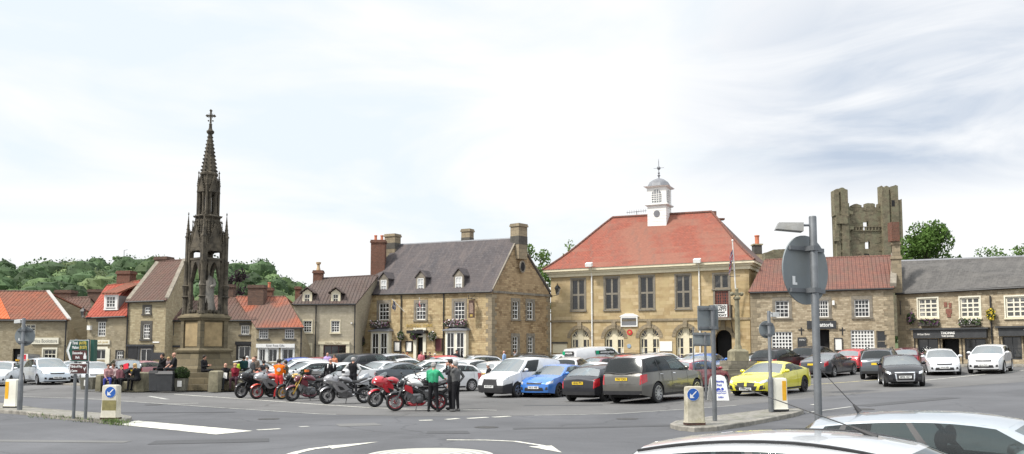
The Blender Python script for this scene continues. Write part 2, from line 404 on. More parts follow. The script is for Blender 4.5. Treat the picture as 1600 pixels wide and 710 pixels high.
island('kerb', densify(gp((-60, 642), (30, 648), (90, 655), (165, 662), (190, 663), (204, 660), (206, 657), (190, 653.5), (120, 648), (60, 643), (20, 637), (-60, 626))), .12, m_isl)
island('kerb', densify(gp((1047, 669), (1060, 673), (1085, 675.5), (1120, 674), (1180, 664), (1245, 651), (1256, 646.5), (1252, 644), (1200, 645.5), (1140, 653), (1090, 660), (1055, 664.5))), .12, m_isl)
# tufts of grass and weeds along the left kerb
t = MB()
for i in range(420):
    px = random.choice([random.gauss(180, 12), random.gauss(178, 10), random.uniform(45, 200)]); py = 655.5 + (px-90)*.085 + random.gauss(.8, .8)
    p = grd(px, py); h = random.uniform(.04, .13); a = random.random()*6.3; d = V((cos(a), sin(a), 0))*.012; l = V((random.gauss(0, .04), random.gauss(0, .04), h))
    z = V((0, 0, .08 if random.random() < .7 else 0)); t.poly([p+z-d, p+z+d, p+z+l])
o = t.build('weeds', M('weed', (.1, .15, .04), .8, var=.4)); o['kind'] = 'stuff'
# stone-flagged area round the monument, and pavements along the buildings
island('kerb', densify(gp((85, 601), (160, 605.5), (240, 610), (300, 609), (352, 606.5), (362, 604)) + [at(372, 560, 56), at(300, 560, 60), at(150, 560, 60)], 3), .1)
def pavement(pts): island('kerb', densify([V((p[0], p[1], 0)) for p in pts], 6), .1)
pavement([(-55, 64.5), (-24, 64.0), (-24, 70), (-55, 70)])
pavement([(-23, 68), (-13.6, 69.5), (-1.4, 67.8), (.5, 71), (-13, 76), (-23, 72)])
pavement([(2, 73.8), (18.3, 66.5), (27.5, 60.5), (40, 51.5), (44, 55), (27, 66), (18.5, 70.5), (3, 77.5)])
# ---------------------------------------------------------------- hill with woods
m_hill = M('hill_grass', (.06, .085, .03), .95, var=.4, scale=.05)
def hz(x, y):
    prof = [(-260, 36), (-200, 33), (-150, 30.5), (-120, 29.5), (-95, 30), (-70, 29.5), (-55, 24), (-40, 16.5), (-20, 10), (20, 8), (120, 17), (170, 24), (330, 33)]
    for (a, za), (b_, zb) in zip(prof, prof[1:]):
        if a <= x <= b_: h = za + (zb-za)*(x-a)/(b_-a); break
    else: h = prof[0][1] if x < -260 else prof[-1][1]
    return max(0, h-9.5)*sm(105, 250, y) - .5
hx = [-420, -340, -260] + list(range(-240, 241, 12)) + [300, 400, 500]
h = MB(); h.grid([[(x, y, hz(x, y)) for x in hx] for y in (100, 112, 125, 140, 155, 170, 185, 200, 215, 230, 245, 260, 300, 380)])
tag(h.build('hill', m_hill, smooth=60), kind='structure')
# ---------------------------------------------------------------- people
CL = {}
def cloth(c):
    if c not in CL: CL[c] = M('cloth_%d' % len(CL), c, .9, var=.22, scale=9, bmp=.25, spec=.2)
    return CL[c]
m_skin = M('skin', (.50, .27, .19), .6, var=.1, scale=8); m_eye = M('eye', (.02, .015, .012), .3, var=0); m_lip = M('lip', (.38, .14, .12), .5, var=0)
HC = dict(dark=(.02, .014, .01), grey=(.30, .29, .28), white=(.62, .61, .58), brown=(.07, .04, .022), blond=(.42, .28, .12), ginger=(.3, .1, .03), bald=None)
HM = {}
def person(label, X, Y, yaw, H=1.75, top=(.02, .02, .022), legs=(.02, .02, .024), shoes=(.02, .02, .02), hair='dark', pose='stand', arms=('down', 'down'), z=None, seat=.45, sleeve=True, accent=None, vox=.02, lean=0., feet=None, female=False, head=(0, 0), jacket=None, group=None, spread=.1, longhair=False):
    s = H/1.75; pr = []   # primitives: (kind, data, mat)
    def cap(a, b, r0, r1, m): pr.append((V(a), V(b), r0, r1, m))
    hipz = .92 if pose == 'stand' else seat/s + .09
    ln = lean
    def T(x, y, zz): return V((x, y + (zz-hipz)*sin(ln), hipz + (zz-hipz)*cos(ln))) if zz > hipz else V((x, y, zz))
    up = hipz - .92; sw = .2 if not female else .175
    # torso: pelvis, waist, chest, shoulders
    for x in (-.075, .075): cap((x, 0, hipz+.02), T(x*.9, -.005, 1.08+up), .115, .10, 2 if pose == 'stand' else 2)
    for x in (-.07, .07): cap(T(x, 0, 1.04+up), T(x*1.25, .0, 1.34+up), .105 if not female else .095, .115, 1)
    cap(T(0, -.02, 1.1+up), T(0, -.02, 1.36+up), .11, .115, 1)
    cap(T(-sw+.035, -.01, 1.425+up), T(sw-.035, -.01, 1.425+up), .062, .062, 1); cap(T(-.08, 0, 1.46+up), T(.08, 0, 1.46+up), .055, .055, 1)
    neck = T(0, 0, 1.46+up); hc = T(0, .03, 1.625+up); hd, ht = head
    cap(neck, hc-V((0, .01, .05)), .056, .052, 0)
    fw = V((sin(R(hd)), cos(R(hd)), 0))
    cap(hc+V((0, 0, .035))-fw*.018, hc+V((0, 0, .03))+fw*.012, .078, .076, 0); cap(hc+fw*.02-V((0, 0, .03)), hc+fw*.035-V((0, 0, .07)), .062, .047, 0)
    cap(hc+fw*.085-V((0, 0, .0)), hc+fw*.098-V((0, 0, .025)), .012, .016, 0)
    sd = V((fw.y, -fw.x, 0))
    for q in (-1, 1): cap(hc+sd*q*.078+V((0, 0, .015)), hc+sd*q*.082-V((0, 0, .02)), .015, .012, 0)
    if HC[hair]:
        for i in range(7):
            a = i/6*pi - pi/2; cap(hc - fw*.03*cos(a) + sd*sin(a)*.03 + V((0, 0, .05)), hc - fw*.035 + sd*sin(a)*.035 + V((0, 0, .015)), .078, .066, 4)
        cap(hc+V((0, 0, .06))-fw*.02, hc+V((0, 0, .068))+fw*.035, .074, .055, 4)
        if longhair: cap(hc-fw*.05+V((0, 0, .0)), hc-fw*.075-V((0, 0, .2)), .07, .06, 4)
    # legs
    for q in (-1, 1):
        hip = V((q*.085, 0, hipz)); 
        if pose == 'stand':
            kn = V((q*(.09+spread*.4), .015, .50)); an = V((q*(.09+spread*.8), -.01, .09)); ft = an + V((q*.03, .13, -.045)); he = an + V((0, -.04, -.045))
        elif pose == 'walk':
            kn = V((q*.09, .1 if q > 0 else -.02, .5)); an = V((q*.09, .2 if q > 0 else -.22, .1 if q > 0 else .14)); ft = an + V((0, .13, -.05)); he = an + V((0, -.04, -.05))
        else:
            fz = feet if feet is not None else 0.; kn = V((q*(.11+spread*.3), .42, hipz+.03)); an = V((q*(.11+spread*.3), .46 if fz is not None else .4, fz/s+.09)); ft = an + V((q*.02, .14, -.045)); he = an + V((0, -.04, -.045))
        cap(hip, kn, .098, .066, 2); cap(kn, an, .066, .046, 2); cap(he, ft, .045, .04, 3); cap(an, he, .045, .045, 3)
    hands = []
    sh = {-1: T(-sw, -.01, 1.41+up), 1: T(sw, -.01, 1.41+up)}
    for q, ar in zip((-1, 1), arms):
        S = sh[q]
        tg = {'down': (q*.09, .06, -.55), 'hip': (q*.05 - q*.02, .02, -.42), 'phone': (-q*.1, .30, -.22), 'face': (-q*.16, .16, .10), 'fold': (-q*.22, .17, -.24), 'knee': (-q*.06, .40, -.42), 'out': (q*.1, .42, -.25), 'lap': (-q*.12, .28, -.44), 'back': (q*.1, -.12, -.5), 'up': (-q*.05, .3, .05)}[ar]
        tg = V(tg) if not isinstance(tg, V) else tg; hnd = S + tg; L1, L2 = .29, .27; d = hnd - S; D = min(d.length, L1+L2-.005); d.normalize(); hnd = S + d*D
        a_ = (L1*L1 - L2*L2 + D*D)/(2*D); h_ = sqrt(max(0, L1*L1-a_*a_)); pole = V((q*1.2, -.5, -.5)) if ar in ('hip',) else V((q*.6, -.6, -.8)); pole = (pole - d*pole.dot(d)).normalized(); el = S + d*a_ + pole*h_
        cap(S, el, .058, .047, 1); cap(el, hnd, .046 if sleeve else .04, .033, 1 if sleeve else 0)
        if not sleeve: cap(S, S.lerp(el, .72), .064, .056, 1)
        fd = (hnd-el).normalized(); pm = hnd + fd*.05; cap(hnd, pm, .03, .036, 0); hands.append((pm, fd, q))
    # union by voxel remesh
    k = MB()
    for a, b, r0, r1, m in pr:
        d = (b-a); n = 12; L_ = d.length; d = d.normalized() if L_ > 1e-5 else V((0, 0, 1)); u = d.orthogonal().normalized(); w_ = d.cross(u); rings = []
        for t in (-80, -50, -20, 0): rings.append((a + d*r0*sin(R(t)), r0*cos(R(t))))
        for t in (0, 20, 50, 80): rings.append((b + d*r1*sin(R(t)), r1*cos(R(t))))
        ids = [k.P([c + (u*cos(2*pi*i/n) + w_*sin(2*pi*i/n))*r for i in range(n)]) for c, r in rings]
        for i0, i1 in zip(ids, ids[1:]):
            for i in range(n): j = (i+1) % n; k.face((i0+i, i0+j, i1+j, i1+i))
        k.face([ids[0]+i for i in range(n)][::-1]); k.face([ids[-1]+i for i in range(n)])
    me = bpy.data.meshes.new('t'); me.from_pydata(k.v, [], k.f); o = bpy.data.objects.new('t', me); COL.objects.link(o)
    md = o.modifiers.new('r', 'REMESH'); md.mode = 'VOXEL'; md.voxel_size = vox; ms = o.modifiers.new('s', 'SMOOTH'); ms.factor = .5; ms.iterations = 2
    bpy.context.view_layer.update(); m2 = bpy.data.meshes.new_from_object(o.evaluated_get(bpy.context.evaluated_depsgraph_get())); bpy.data.objects.remove(o); bpy.data.meshes.remove(me)
    bm = bmesh.new(); bm.from_mesh(m2); bpy.data.meshes.remove(m2)
    for f in bm.faces:
        c = f.calc_center_median(); best = 9; bi = 0
        for a, b, r0, r1, m in pr:
            ab = b-a; t = max(0, min(1, (c-a).dot(ab)/max(1e-9, ab.length_squared))); dist = (c-(a+ab*t)).length - (r0+(r1-r0)*t)
            if dist < best: best, bi = dist, m
        if accent and bi == 1 and accent(c/1.0, hipz): bi = 5
        f.material_index = bi; f.smooth = True
    # separate fingers, eyes and mouth
    def seg(a, b, r0, r1, m):
        d = (b-a).normalized(); u = d.orthogonal().normalized(); w_ = d.cross(u); A = [bm.verts.new(a+(u*cos(i*pi/2.5)+w_*sin(i*pi/2.5))*r0) for i in range(5)]; Bv = [bm.verts.new(b+(u*cos(i*pi/2.5)+w_*sin(i*pi/2.5))*r1) for i in range(5)]
        for i in range(5): f = bm.faces.new((A[i], A[(i+1) % 5], Bv[(i+1) % 5], Bv[i])); f.material_index = m; f.smooth = True
        f = bm.faces.new(Bv); f.material_index = m
    for pm, fd, q in hands:
        u = fd.cross(V((0, 1, 0.3))); u = u.normalized() if u.length > .1 else V((1, 0, 0)); cu = fd.cross(u)
        if cu.y < 0: cu = -cu
        for i, ln_ in enumerate((.062, .072, .068, .052)):
            a = pm + u*(-.027+.018*i) + fd*.015; b = a + fd*ln_*.55 + cu*.008; c = b + fd*ln_*.35 + cu*.028; seg(a, b, .0095, .009, 0); seg(b, c, .009, .007, 0)
        a = pm - fd*.02 - u*.03; seg(a, a + fd*.045 - u*.025 + cu*.015, .011, .008, 0)
    for q in (-1, 1): c = hc + fw*.083 + sd*q*.03 + V((0, 0, .022)); seg(c, c+fw*.012, .011, .007, 6)
    c = hc + fw*.078 - V((0, 0, .058)); seg(c-sd*.022, c+sd*.022, .008, .008, 7)
    mesh = bpy.data.meshes.new('person'); bmesh.ops.scale(bm, vec=(s, s, s), verts=bm.verts); bm.to_mesh(mesh); bm.free()
    if hair not in HM: HM[hair] = M('hair_'+hair, HC[hair] or (.5, .3, .2), .7, var=.3, scale=20)
    for m in (m_skin, cloth(top), cloth(legs), cloth(shoes), HM[hair], cloth(jacket or (.5, .5, .5)), m_eye, m_lip): mesh.materials.append(m)
    o = bpy.data.objects.new('person', mesh); COL.objects.link(o); o.location = (X, Y, gz(X, Y) if z is None else z); o.rotation_euler = (0, 0, R(yaw)); tag(o, label, 'person', group)
    return o
def PP(px, Y, yaw, label, **k): return person(label, put(px, Y), Y, yaw, **k)
BLK = (.014, .014, .016); DK = (.03, .032, .036)
# bikers
po = PP(438, 39.4, 8, 'person in bright orange jacket and red-orange trousers, back to the camera', top=(.80, .16, .01), legs=(.75, .07, .07), hair='dark', arms=('face', 'phone'), head=(30, 0), H=1.74)
k = MB(); k.prism([(.085*cos(2*pi*i/16), -.142, 1.27+.085*sin(2*pi*i/16)) for i in range(16)], (0, -.006, 0)); k.build('round_emblem', cloth((.6, .6, .62)), po); 
PP(518, 41.2, 12, 'bald biker in black leather jacket with white and red shoulder stripes', top=BLK, hair='bald', arms=('down', 'phone'), jacket=(.7, .7, .7), accent=lambda c, h: 1.3 < c.z < 1.5 and .1 < abs(c.x) < .15)
PP(553, 41.2, -8, 'biker with cropped grey hair, black body and pale grey jacket sleeves', top=BLK, hair='grey', arms=('hip', 'hip'), H=1.8, jacket=(.42, .42, .42), accent=lambda c, h: abs(c.x) > .20)
PP(678, 30.9, -14, 'grey-haired man in green T-shirt and black trousers beside the red-wheeled motorcycle', top=(.045, .33, .17), legs=BLK, hair='grey', arms=('phone', 'out'), sleeve=False, H=1.68, vox=.016, head=(18, 0))
PP(705, 31.9, 100, 'dark-haired man in black with his hand at his mouth, behind the biker in grey', top=DK, legs=BLK, hair='dark', arms=('face', 'down'), H=1.79, vox=.016)
PP(713, 31.0, 62, 'biker in grey long-sleeved top and black leathers, one hand on hip, one at chin', top=(.115, .115, .115), legs=BLK, shoes=(.1, .1, .1), hair='grey', arms=('face', 'hip'), H=1.74, vox=.016, spread=.06)
PP(764, 48, 112, 'white-haired man in black jacket walking behind the panel van', top=BLK, legs=(.05, .08, .16), hair='white', arms=('phone', 'phone'), pose='walk', H=1.82)
# round the monument (platform top at PT, its front edge near y = 46.6)
PT = .95
PP(397, 45.2, -60, 'man in dark grey T-shirt standing by the monument steps, looking down', top=(.05, .052, .056), legs=DK, hair='bald', arms=('phone', 'down'), sleeve=False, H=1.78, head=(20, 0))
PP(401, 54, 170, 'person with brown hair beyond the man in dark grey T-shirt', top=(.16, .13, .11), hair='brown', H=1.74, vox=.03)
PP(388, 55, 190, 'person in white shirt standing beyond the monument platform', top=(.68, .68, .7), hair='white', H=1.72, vox=.03)
PP(383, 51.6, 5, 'person in dark teal jacket sitting on the monument platform, back turned', top=(.018, .06, .06), pose='sit', seat=.02, feet=-.4, z=PT-.08, hair='dark', arms=('lap', 'lap'), vox=.025)
PP(375, 52.3, -20, 'child in lime hi-vis top sitting beside the teal jacket', top=(.35, .55, .04), pose='sit', seat=.02, feet=-.3, z=PT-.08, H=1.2, hair='dark', arms=('lap', 'lap'), vox=.025)
PP(355, 46.35, 168, 'balding man in dark suit eating from white paper on the monument steps', top=BLK, legs=DK, pose='sit', seat=.46, z=.1, hair='bald', arms=('face', 'lap'), vox=.02)
PP(370, 46.35, 186, 'fair-haired person in dark red jacket eating beside the man in the suit', top=(.2, .02, .035), legs=(.06, .03, .04), pose='sit', seat=.46, z=.1, hair='blond', arms=('face', 'face'), female=True, vox=.02)
PP(321, 47.3, -105, 'person in black sitting alone against the monument plinth holding a phone', top=BLK, legs=BLK, pose='sit', seat=.02, feet=-.28, z=PT, hair='dark', arms=('phone', 'phone'), vox=.02)
PP(257, 47.2, 150, 'dark-haired person in black eating on the monument platform above the bins', top=BLK, legs=BLK, pose='sit', seat=.1, feet=-.35, z=PT, hair='dark', arms=('face', 'lap'), vox=.02)
PP(266, 47.5, 170, 'small fair-haired person between the two people above the bins', top=(.25, .2, .2), legs=DK, pose='sit', seat=.1, feet=-.3, z=PT, H=1.4, hair='blond', arms=('lap', 'lap'), vox=.02)
PP(275, 47.1, 120, 'big bald man in black T-shirt sitting on the platform above the bins', top=BLK, legs=DK, pose='sit', seat=.1, feet=-.35, z=PT, hair='bald', sleeve=False, arms=('lap', 'knee'), H=1.85, vox=.02)
PP(219, 45.2, 75, 'blond woman in black top leaning on the stone block at the bench end', top=BLK, legs=BLK, pose='sit', seat=.48, z=.1, hair='blond', sleeve=False, arms=('phone', 'face'), female=True, lean=.25, longhair=True, vox=.02)
pr_ = PP(203, 45.5, 130, 'dark-clad person on the bench holding up something bright red', top=DK, legs=BLK, pose='sit', seat=.46, z=.1, hair='dark', arms=('up', 'lap'), vox=.02)
PP(173, 45.8, 200, 'dark-haired person in pinkish grey top on the left end of the bench', top=(.35, .2, .2), legs=(.05, .06, .25), pose='sit', seat=.44, z=.1, hair='dark', arms=('phone', 'lap'), female=True, vox=.02)
PP(181, 46.2, 170, 'person in pale grey-pink top on the bench, second from its left end', top=(.42, .33, .33), legs=DK, pose='sit', seat=.44, z=.1, hair='brown', arms=('lap', 'lap'), vox=.02)
PP(192, 45.4, 190, 'person in black trousers slumped in the middle of the bench', top=(.12, .05, .06), legs=BLK, pose='sit', seat=.42, z=.1, hair='brown', arms=('lap', 'lap'), lean=-.3, vox=.02)
PP(408, 43.6, 190, 'dark-haired woman in salmon top sitting among the bikers left of the orange jacket', top=(.62, .22, .17), legs=DK, pose='sit', seat=.45, z=0, hair='dark', sleeve=False, arms=('phone', 'lap'), female=True, longhair=True)
PP(420, 43.2, 175, 'person in dark flowered shirt sitting left of the orange jacket', top=(.13, .09, .11), legs=DK, pose='sit', seat=.45, z=0, hair='dark', arms=('lap', 'phone'))
PP(414, 45.5, 10, 'person with black hair behind the two seated by the orange jacket', top=DK, hair='dark', arms=('lap', 'lap'), H=1.62, vox=.025)
PP(449, 43, 95, 'man in olive camouflage top holding a phone, right of the orange jacket', top=(.1, .09, .06), legs=DK, hair='dark', arms=('face', 'phone'), H=1.64)
# near the inn
PP(513, 61.5, 180, 'bald person in lilac shirt between the parked cars', top=(.42, .3, .58), hair='bald', H=1.78, vox=.03)
PP(524, 61.5, 160, 'woman in orange-brown top beside the person in lilac', top=(.5, .2, .12), hair='brown', H=1.64, female=True, longhair=True, vox=.03)
PP(631, 69, 180, 'person in maroon top standing before the menu boards of the inn', top=(.2, .03, .05), hair='dark', H=1.62, vox=.03)
PP(637, 69, 190, 'ginger-haired person beside the menu boards of the inn', top=(.5, .2, .1), hair='ginger', H=1.58, vox=.03)
PP(659, 69, 200, 'person in pink and black by the inn door', top=(.62, .2, .22), legs=BLK, hair='brown', H=1.66, vox=.03)
PP(665, 69.2, 150, 'person in black just right of the inn door', top=BLK, hair='dark', H=1.6, vox=.03)
PP(672, 68.8, 180, 'dark-haired person with bare arms under the maroon board', top=(.06, .04, .035), hair='dark', sleeve=False, arms=('fold', 'fold'), H=1.6, vox=.03)
PP(680, 68.8, 170, 'person in white top and white hat right of the maroon board', top=(.68, .68, .68), hair='white', H=1.52, vox=.03)
PP(714, 67.6, 200, 'man in dark clothes standing before the right bay window of the inn', top=DK, hair='dark', H=1.8, vox=.03)
PP(788, 66.5, 70, 'bald man in pale blue shirt by the corner of the inn', top=(.3, .44, .7), hair='bald', H=1.76, vox=.03)
PP(805, 69.5, 110, 'person in dark and white top below the gable windows of the inn', top=(.2, .2, .22), hair='brown', H=1.72, vox=.03)
# at the market cross
PP(1141, 52.4, 200, 'child in pink and white striped dress on the cross steps', top=(.68, .12, .16), legs=(.68, .12, .16), H=1.25, hair='brown', z=gz(12.7, 52.4)+.3, vox=.025, jacket=(.7, .6, .6), accent=lambda c, h: int(c.z*14) % 2 == 0)
PP(1147, 53.6, 215, 'woman in pink top with the striped child by the cross', top=(.66, .3, .34), legs=DK, H=1.62, hair='brown', female=True, vox=.025)
PP(1155, 54, 160, 'person in dark clothes beside the woman in pink, left of the cross pedestal', top=DK, H=1.74, hair='dark', vox=.025)
# what they hold
bpy.context.view_layer.update(); m_redp = M('red_card', (.8, .03, .06), .6, var=.1)
c = V((put(203, 45.1)-.05, 45.0, 1.33)); k = MB(c); k.hexa([c+V(p) for p in ((-.12, 0, -.16), (.12, 0, -.1), (.12, .02, -.1), (-.12, .02, -.16), (-.14, 0, .1), (.1, 0, .17), (.1, .02, .17), (-.14, .02, .1))]); tag(k.build('red_card', m_redp), 'bright red card held up by the dark-clad person on the bench', 'card')
c = V((put(355, 46.0), 45.93, .9)); k = MB(c); k.hexa([c+V(p) for p in ((-.1, -.02, -.2), (.1, -.02, -.22), (.1, 0, -.22), (-.1, 0, -.2), (-.08, .02, .1), (.1, .02, .08), (.1, .04, .08), (-.08, .04, .1))]); tag(k.build('food_wrapper', cloth((.75,.74,.7))), 'white food paper held by the man in the dark suit', 'paper')
# ---------------------------------------------------------------- building materials
m_st_grey = stone('rubble_stone', (.42, .37, .27), (.28, .24, .165), (.3, .265, .195), .3, .125, amount=.4, patch=(.33, .28, .19))
m_st_warm = stone('warm_stone', (.48, .42, .28), (.36, .30, .19), (.33, .29, .21), .3, .125, amount=.25)
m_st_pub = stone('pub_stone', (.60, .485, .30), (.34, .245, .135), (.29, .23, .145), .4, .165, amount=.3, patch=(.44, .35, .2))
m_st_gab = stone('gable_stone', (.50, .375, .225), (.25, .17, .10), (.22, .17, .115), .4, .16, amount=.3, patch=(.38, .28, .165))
m_st_hall = stone('ashlar_gold', (.58, .465, .29), (.41, .305, .165), (.36, .28, .165), .8, .28, amount=.22, bstr=.15, patch=(.45, .36, .2))
m_st_pale = stone('pale_stone', (.55, .47, .34), (.31, .25, .17), (.34, .29, .22), .32, .13, amount=.2)
m_st_f = stone('pale_brickwork', (.50, .45, .35), (.42, .38, .29), (.4, .36, .28), .3, .12, amount=.15, bstr=.25)
m_quoin = stone('quoin_stone', (.36, .30, .21), (.27, .23, .165), (.2, .17, .13), .6, .3, amount=.4)
m_dress = M('dressed_stone', (.22, .195, .155), .9, var=.25, scale=4, bmp=.2, dirt=(.13, .115, .095))
m_brick = stone('red_brick', (.22, .095, .065), (.15, .07, .052), (.2, .16, .13), .23, .08, stain=(.06, .05, .05), amount=.5)
m_brickdk = stone('old_brick', (.2, .12, .09), (.14, .09, .075), (.14, .12, .1), .23, .08, stain=(.05, .045, .045), amount=.5)
m_pan_red = tiles('pantile_red', (.33, .105, .06), (.22, .08, .05), (.2, .095, .065), mossamt=.45)
m_pan_mix = tiles('pantile_mixed', (.42, .12, .06), (.30, .09, .055), (.21, .11, .085), mossamt=.35, patchcol=(.17, .105, .085))
m_pan_brown = tiles('pantile_brown', (.165, .09, .07), (.135, .075, .06), (.12, .085, .07), mossamt=.35)
m_pan_trat = tiles('pantile_weathered', (.255, .11, .08), (.19, .085, .068), (.155, .098, .08), mossamt=.25)
m_pan_new = tiles('pantile_new', (.62, .155, .055), (.56, .13, .05), (.58, .15, .06), mossamt=.05)
m_tile_hall = tiles('clay_tile', (.35, .105, .068), (.24, .078, .055), (.28, .10, .072), .24, .16, False, (.15, .10, .08), .75, patchcol=(.27, .12, .085), bs=.6)
m_tile_dark = tiles('shaded_clay_tile', (.17, .105, .09), (.14, .09, .08), (.15, .1, .085), .17, .1, False, bs=.3)  # darker copy of the hall tile: shade on the right hip painted into the colour
m_slate = tiles('slate', (.098, .091, .096), (.07, .065, .07), (.115, .098, .096), .3, .22, False, (.21, .17, .15), .45, bs=.35)
m_slate_gr = tiles('stone_slate', (.10, .096, .092), (.075, .072, .07), (.135, .128, .12), .4, .28, False, (.19, .18, .165), .4, bs=.35)
m_lead = M('lead', (.17, .175, .19), .55, var=.2, scale=3)
m_white = M('white_paint', (.76, .76, .73), .5, var=.06, scale=4)
m_cream = M('cream_paint', (.68, .62, .45), .55, var=.08, scale=4)
m_palecream = M('pale_cream_paint', (.70, .67, .55), .55, var=.08, scale=4)
m_black = M('black_paint', (.018, .018, .02), .45, var=.3, scale=4)
m_charcoal = M('charcoal_paint', (.035, .037, .04), .5, var=.2, scale=4)
m_dkstone = M('dark_surround', (.075, .07, .06), .8, var=.3, scale=4)
m_gutter = M('cast_iron', (.02, .02, .021), .5, var=.2)
m_gold = M('gold_lettering', (.55, .4, .12), .35, .6, var=.1)
m_maroon = M('maroon_board', (.09, .02, .025), .5, var=.2)
m_paper = M('paper', (.75, .74, .7), .8, var=.08, scale=20)
m_wood = M('dark_wood', (.075, .04, .025), .55, var=.3, scale=8)
m_redwood = M('red_wood', (.16, .05, .035), .5, var=.3, scale=8)
m_dark = M('dark_interior', (.012, .012, .013), .9, var=.3, scale=2)
m_coping = M('coping_stone', (.22, .195, .155), .9, var=.3, scale=3, bmp=.2, dirt=(.17, .15, .12))
m_mortar = M('pale_mortar', (.36, .35, .33), .9, var=.15)
m_blue = M('blue_sign', (.03, .2, .6), .4, var=.1)
m_pot = M('clay_pot', (.5, .17, .09), .8, var=.2)
m_buffpot = M('buff_pot', (.42, .3, .17), .8, var=.2)
def wglass(name, dark, pale, amt=.5):
    m, nt, b = _nt(name); b.inputs['Roughness'].default_value = .06; b.inputs['Specular IOR Level'].default_value = .8
    o = N(nt, 'ShaderNodeTexCoord').outputs['Object']; f = noi(nt, o, 1.1, 3, .5, .6)
    nt.links.new(ramp(nt, f, [(amt, dark), (amt+.12, pale)]), b.inputs['Base Color'])
    f2 = noi(nt, o, .7, 2); bump(nt, b, f2, .06, .05); return m
m_wdark = wglass('window_glass', (.010, .011, .013), (.09, .085, .075), .58)
m_wcurt = wglass('curtained_glass', (.06, .062, .06), (.34, .33, .31), .5)
m_wdormer = wglass('dormer_glass', (.42, .44, .45), (.6, .61, .6), .5)
m_flag = M('flag', (.5, .5, .5), .8)
Zv = V((0, 0, 1))
class Fac:
    def __init__(s, p0, p1, z0, zl, zr=None):
        s.p0 = V((p0[0], p0[1], 0)); s.p1 = V((p1[0], p1[1], 0)); s.z0 = z0; s.zl = zl; s.zr = zl if zr is None else zr
        s.U = (s.p1-s.p0).normalized(); s.L = (s.p1-s.p0).length; s.n = V((s.U.y, -s.U.x, 0)); s.holes = []
    def uv(s, px, py):
        d = ray(px, py); o = V((0, 0, CH)); k = (s.p0-o).dot(s.n)/d.dot(s.n); p = o + d*k
        return (p-s.p0).dot(s.U), p.z
    def rect(s, r):
        u0, za = s.uv(r[0], r[1]); u1, zb = s.uv(r[2], r[3]); uc, zc = s.uv((r[0]+r[2])/2, r[1]); ud, zd = s.uv((r[0]+r[2])/2, r[3])
        return u0, zd, u1, zc
    def pt(s, u, z, o=0.): return V((s.p0.x + s.U.x*u + s.n.x*o, s.p0.y + s.U.y*u + s.n.y*o, z))
    def box(s, mb, u0, u1, z0, z1, o0, o1):
        mb.hexa([s.pt(u0, z0, o1), s.pt(u1, z0, o1), s.pt(u1, z0, o0), s.pt(u0, z0, o0), s.pt(u0, z1, o1), s.pt(u1, z1, o1), s.pt(u1, z1, o0), s.pt(u0, z1, o0)])
    def wall(s, mb, depth=.16):
        top = max(s.zl, s.zr); us = sorted({0, s.L, *[q for h in s.holes for q in (h[0], h[2])]}); zs = sorted({s.z0, top, *[q for h in s.holes for q in (h[1], h[3])]})
        def P(u, z): return s.pt(u, z if z < top else s.zl + (s.zr-s.zl)*u/s.L)
        for a, b in zip(us, us[1:]):
            for c, d in zip(zs, zs[1:]):
                mu, mz = (a+b)/2, (c+d)/2
                if any(h[0] < mu < h[2] and h[1] < mz < h[3] for h in s.holes): continue
                mb.poly([P(a, c), P(b, c), P(b, d), P(a, d)])
        for (u0, z0, u1, z1) in s.holes:
            for (ua, za), (ub, zb) in (((u0, z0), (u1, z0)), ((u1, z0), (u1, z1)), ((u1, z1), (u0, z1)), ((u0, z1), (u0, z0))):
                mb.poly([s.pt(ua, za), s.pt(ua, za, -depth), s.pt(ub, zb, -depth), s.pt(ub, zb)])
    def fr(s, u, z, o): return frame(s.pt(u, z, o), s.U, Zv)
class House:
    def __init__(s, name, label, cat, p0, p1, depth, z0, zl, zr, wallm, group=None, b0=None, b1=None):
        s.f = Fac(p0, p1, z0, zl, zr); n = -s.f.n
        s.b0 = V(b0) if b0 else s.f.p0 + n*depth; s.b1 = V(b1) if b1 else s.f.p1 + n*depth
        s.r = root(name, s.f.pt(s.f.L/2, z0), label, cat, group); s.o = s.r.location.copy(); s.w = wallm
        s.facs = [s.f]; s.extra = []; s.wall = None
    def mb(s): return MB(s.o)
    def add(s, name, mb, mat, parent=None, smooth=None, fixn=True):
        return mb.build(name, mat, parent or s.r, smooth, fixn=fixn)
    def finish(s, r0=None, r1=None):
        mb = s.mb(); s.f.wall(mb) 
        for f in s.facs[1:]: f.wall(mb)
        f = s.f; z0 = f.z0
        def P(p, z): return V((p[0], p[1], z))
        if 'R' not in s.extra: mb.poly([P(f.p1, z0), P(s.b1, z0), P(s.b1, f.zr)] + ([r1] if r1 else []) + [P(f.p1, f.zr)])
        if 'L' not in s.extra: mb.poly([P(s.b0, z0), P(f.p0, z0), P(f.p0, f.zl)] + ([r0] if r0 else []) + [P(s.b0, f.zl)])
        mb.poly([P(s.b1, z0), P(s.b0, z0), P(s.b0, f.zl), P(s.b1, f.zr)])
        s.wall = mb.build('wall', s.w, s.r); return s.wall
def slope(mb, e0, e1, r1, r0, over=.18, side=.08, th=.1):
    e0, e1, r0, r1 = V(e0), V(e1), V(r0), V(r1)
    d0, d1 = (e0-r0).normalized(), (e1-r1).normalized(); u = (e1-e0).normalized()
    e0 = e0 + d0*over - u*side; e1 = e1 + d1*over + u*side; r0 = r0 - u*side; r1 = r1 + u*side
    n = (e1-e0).cross(r0-e0).normalized()
    if n.z < 0: n = -n
    lift = n*.03; a = [e0+lift, e1+lift, r1+lift, r0+lift]
    mb.prism(a, n*th)
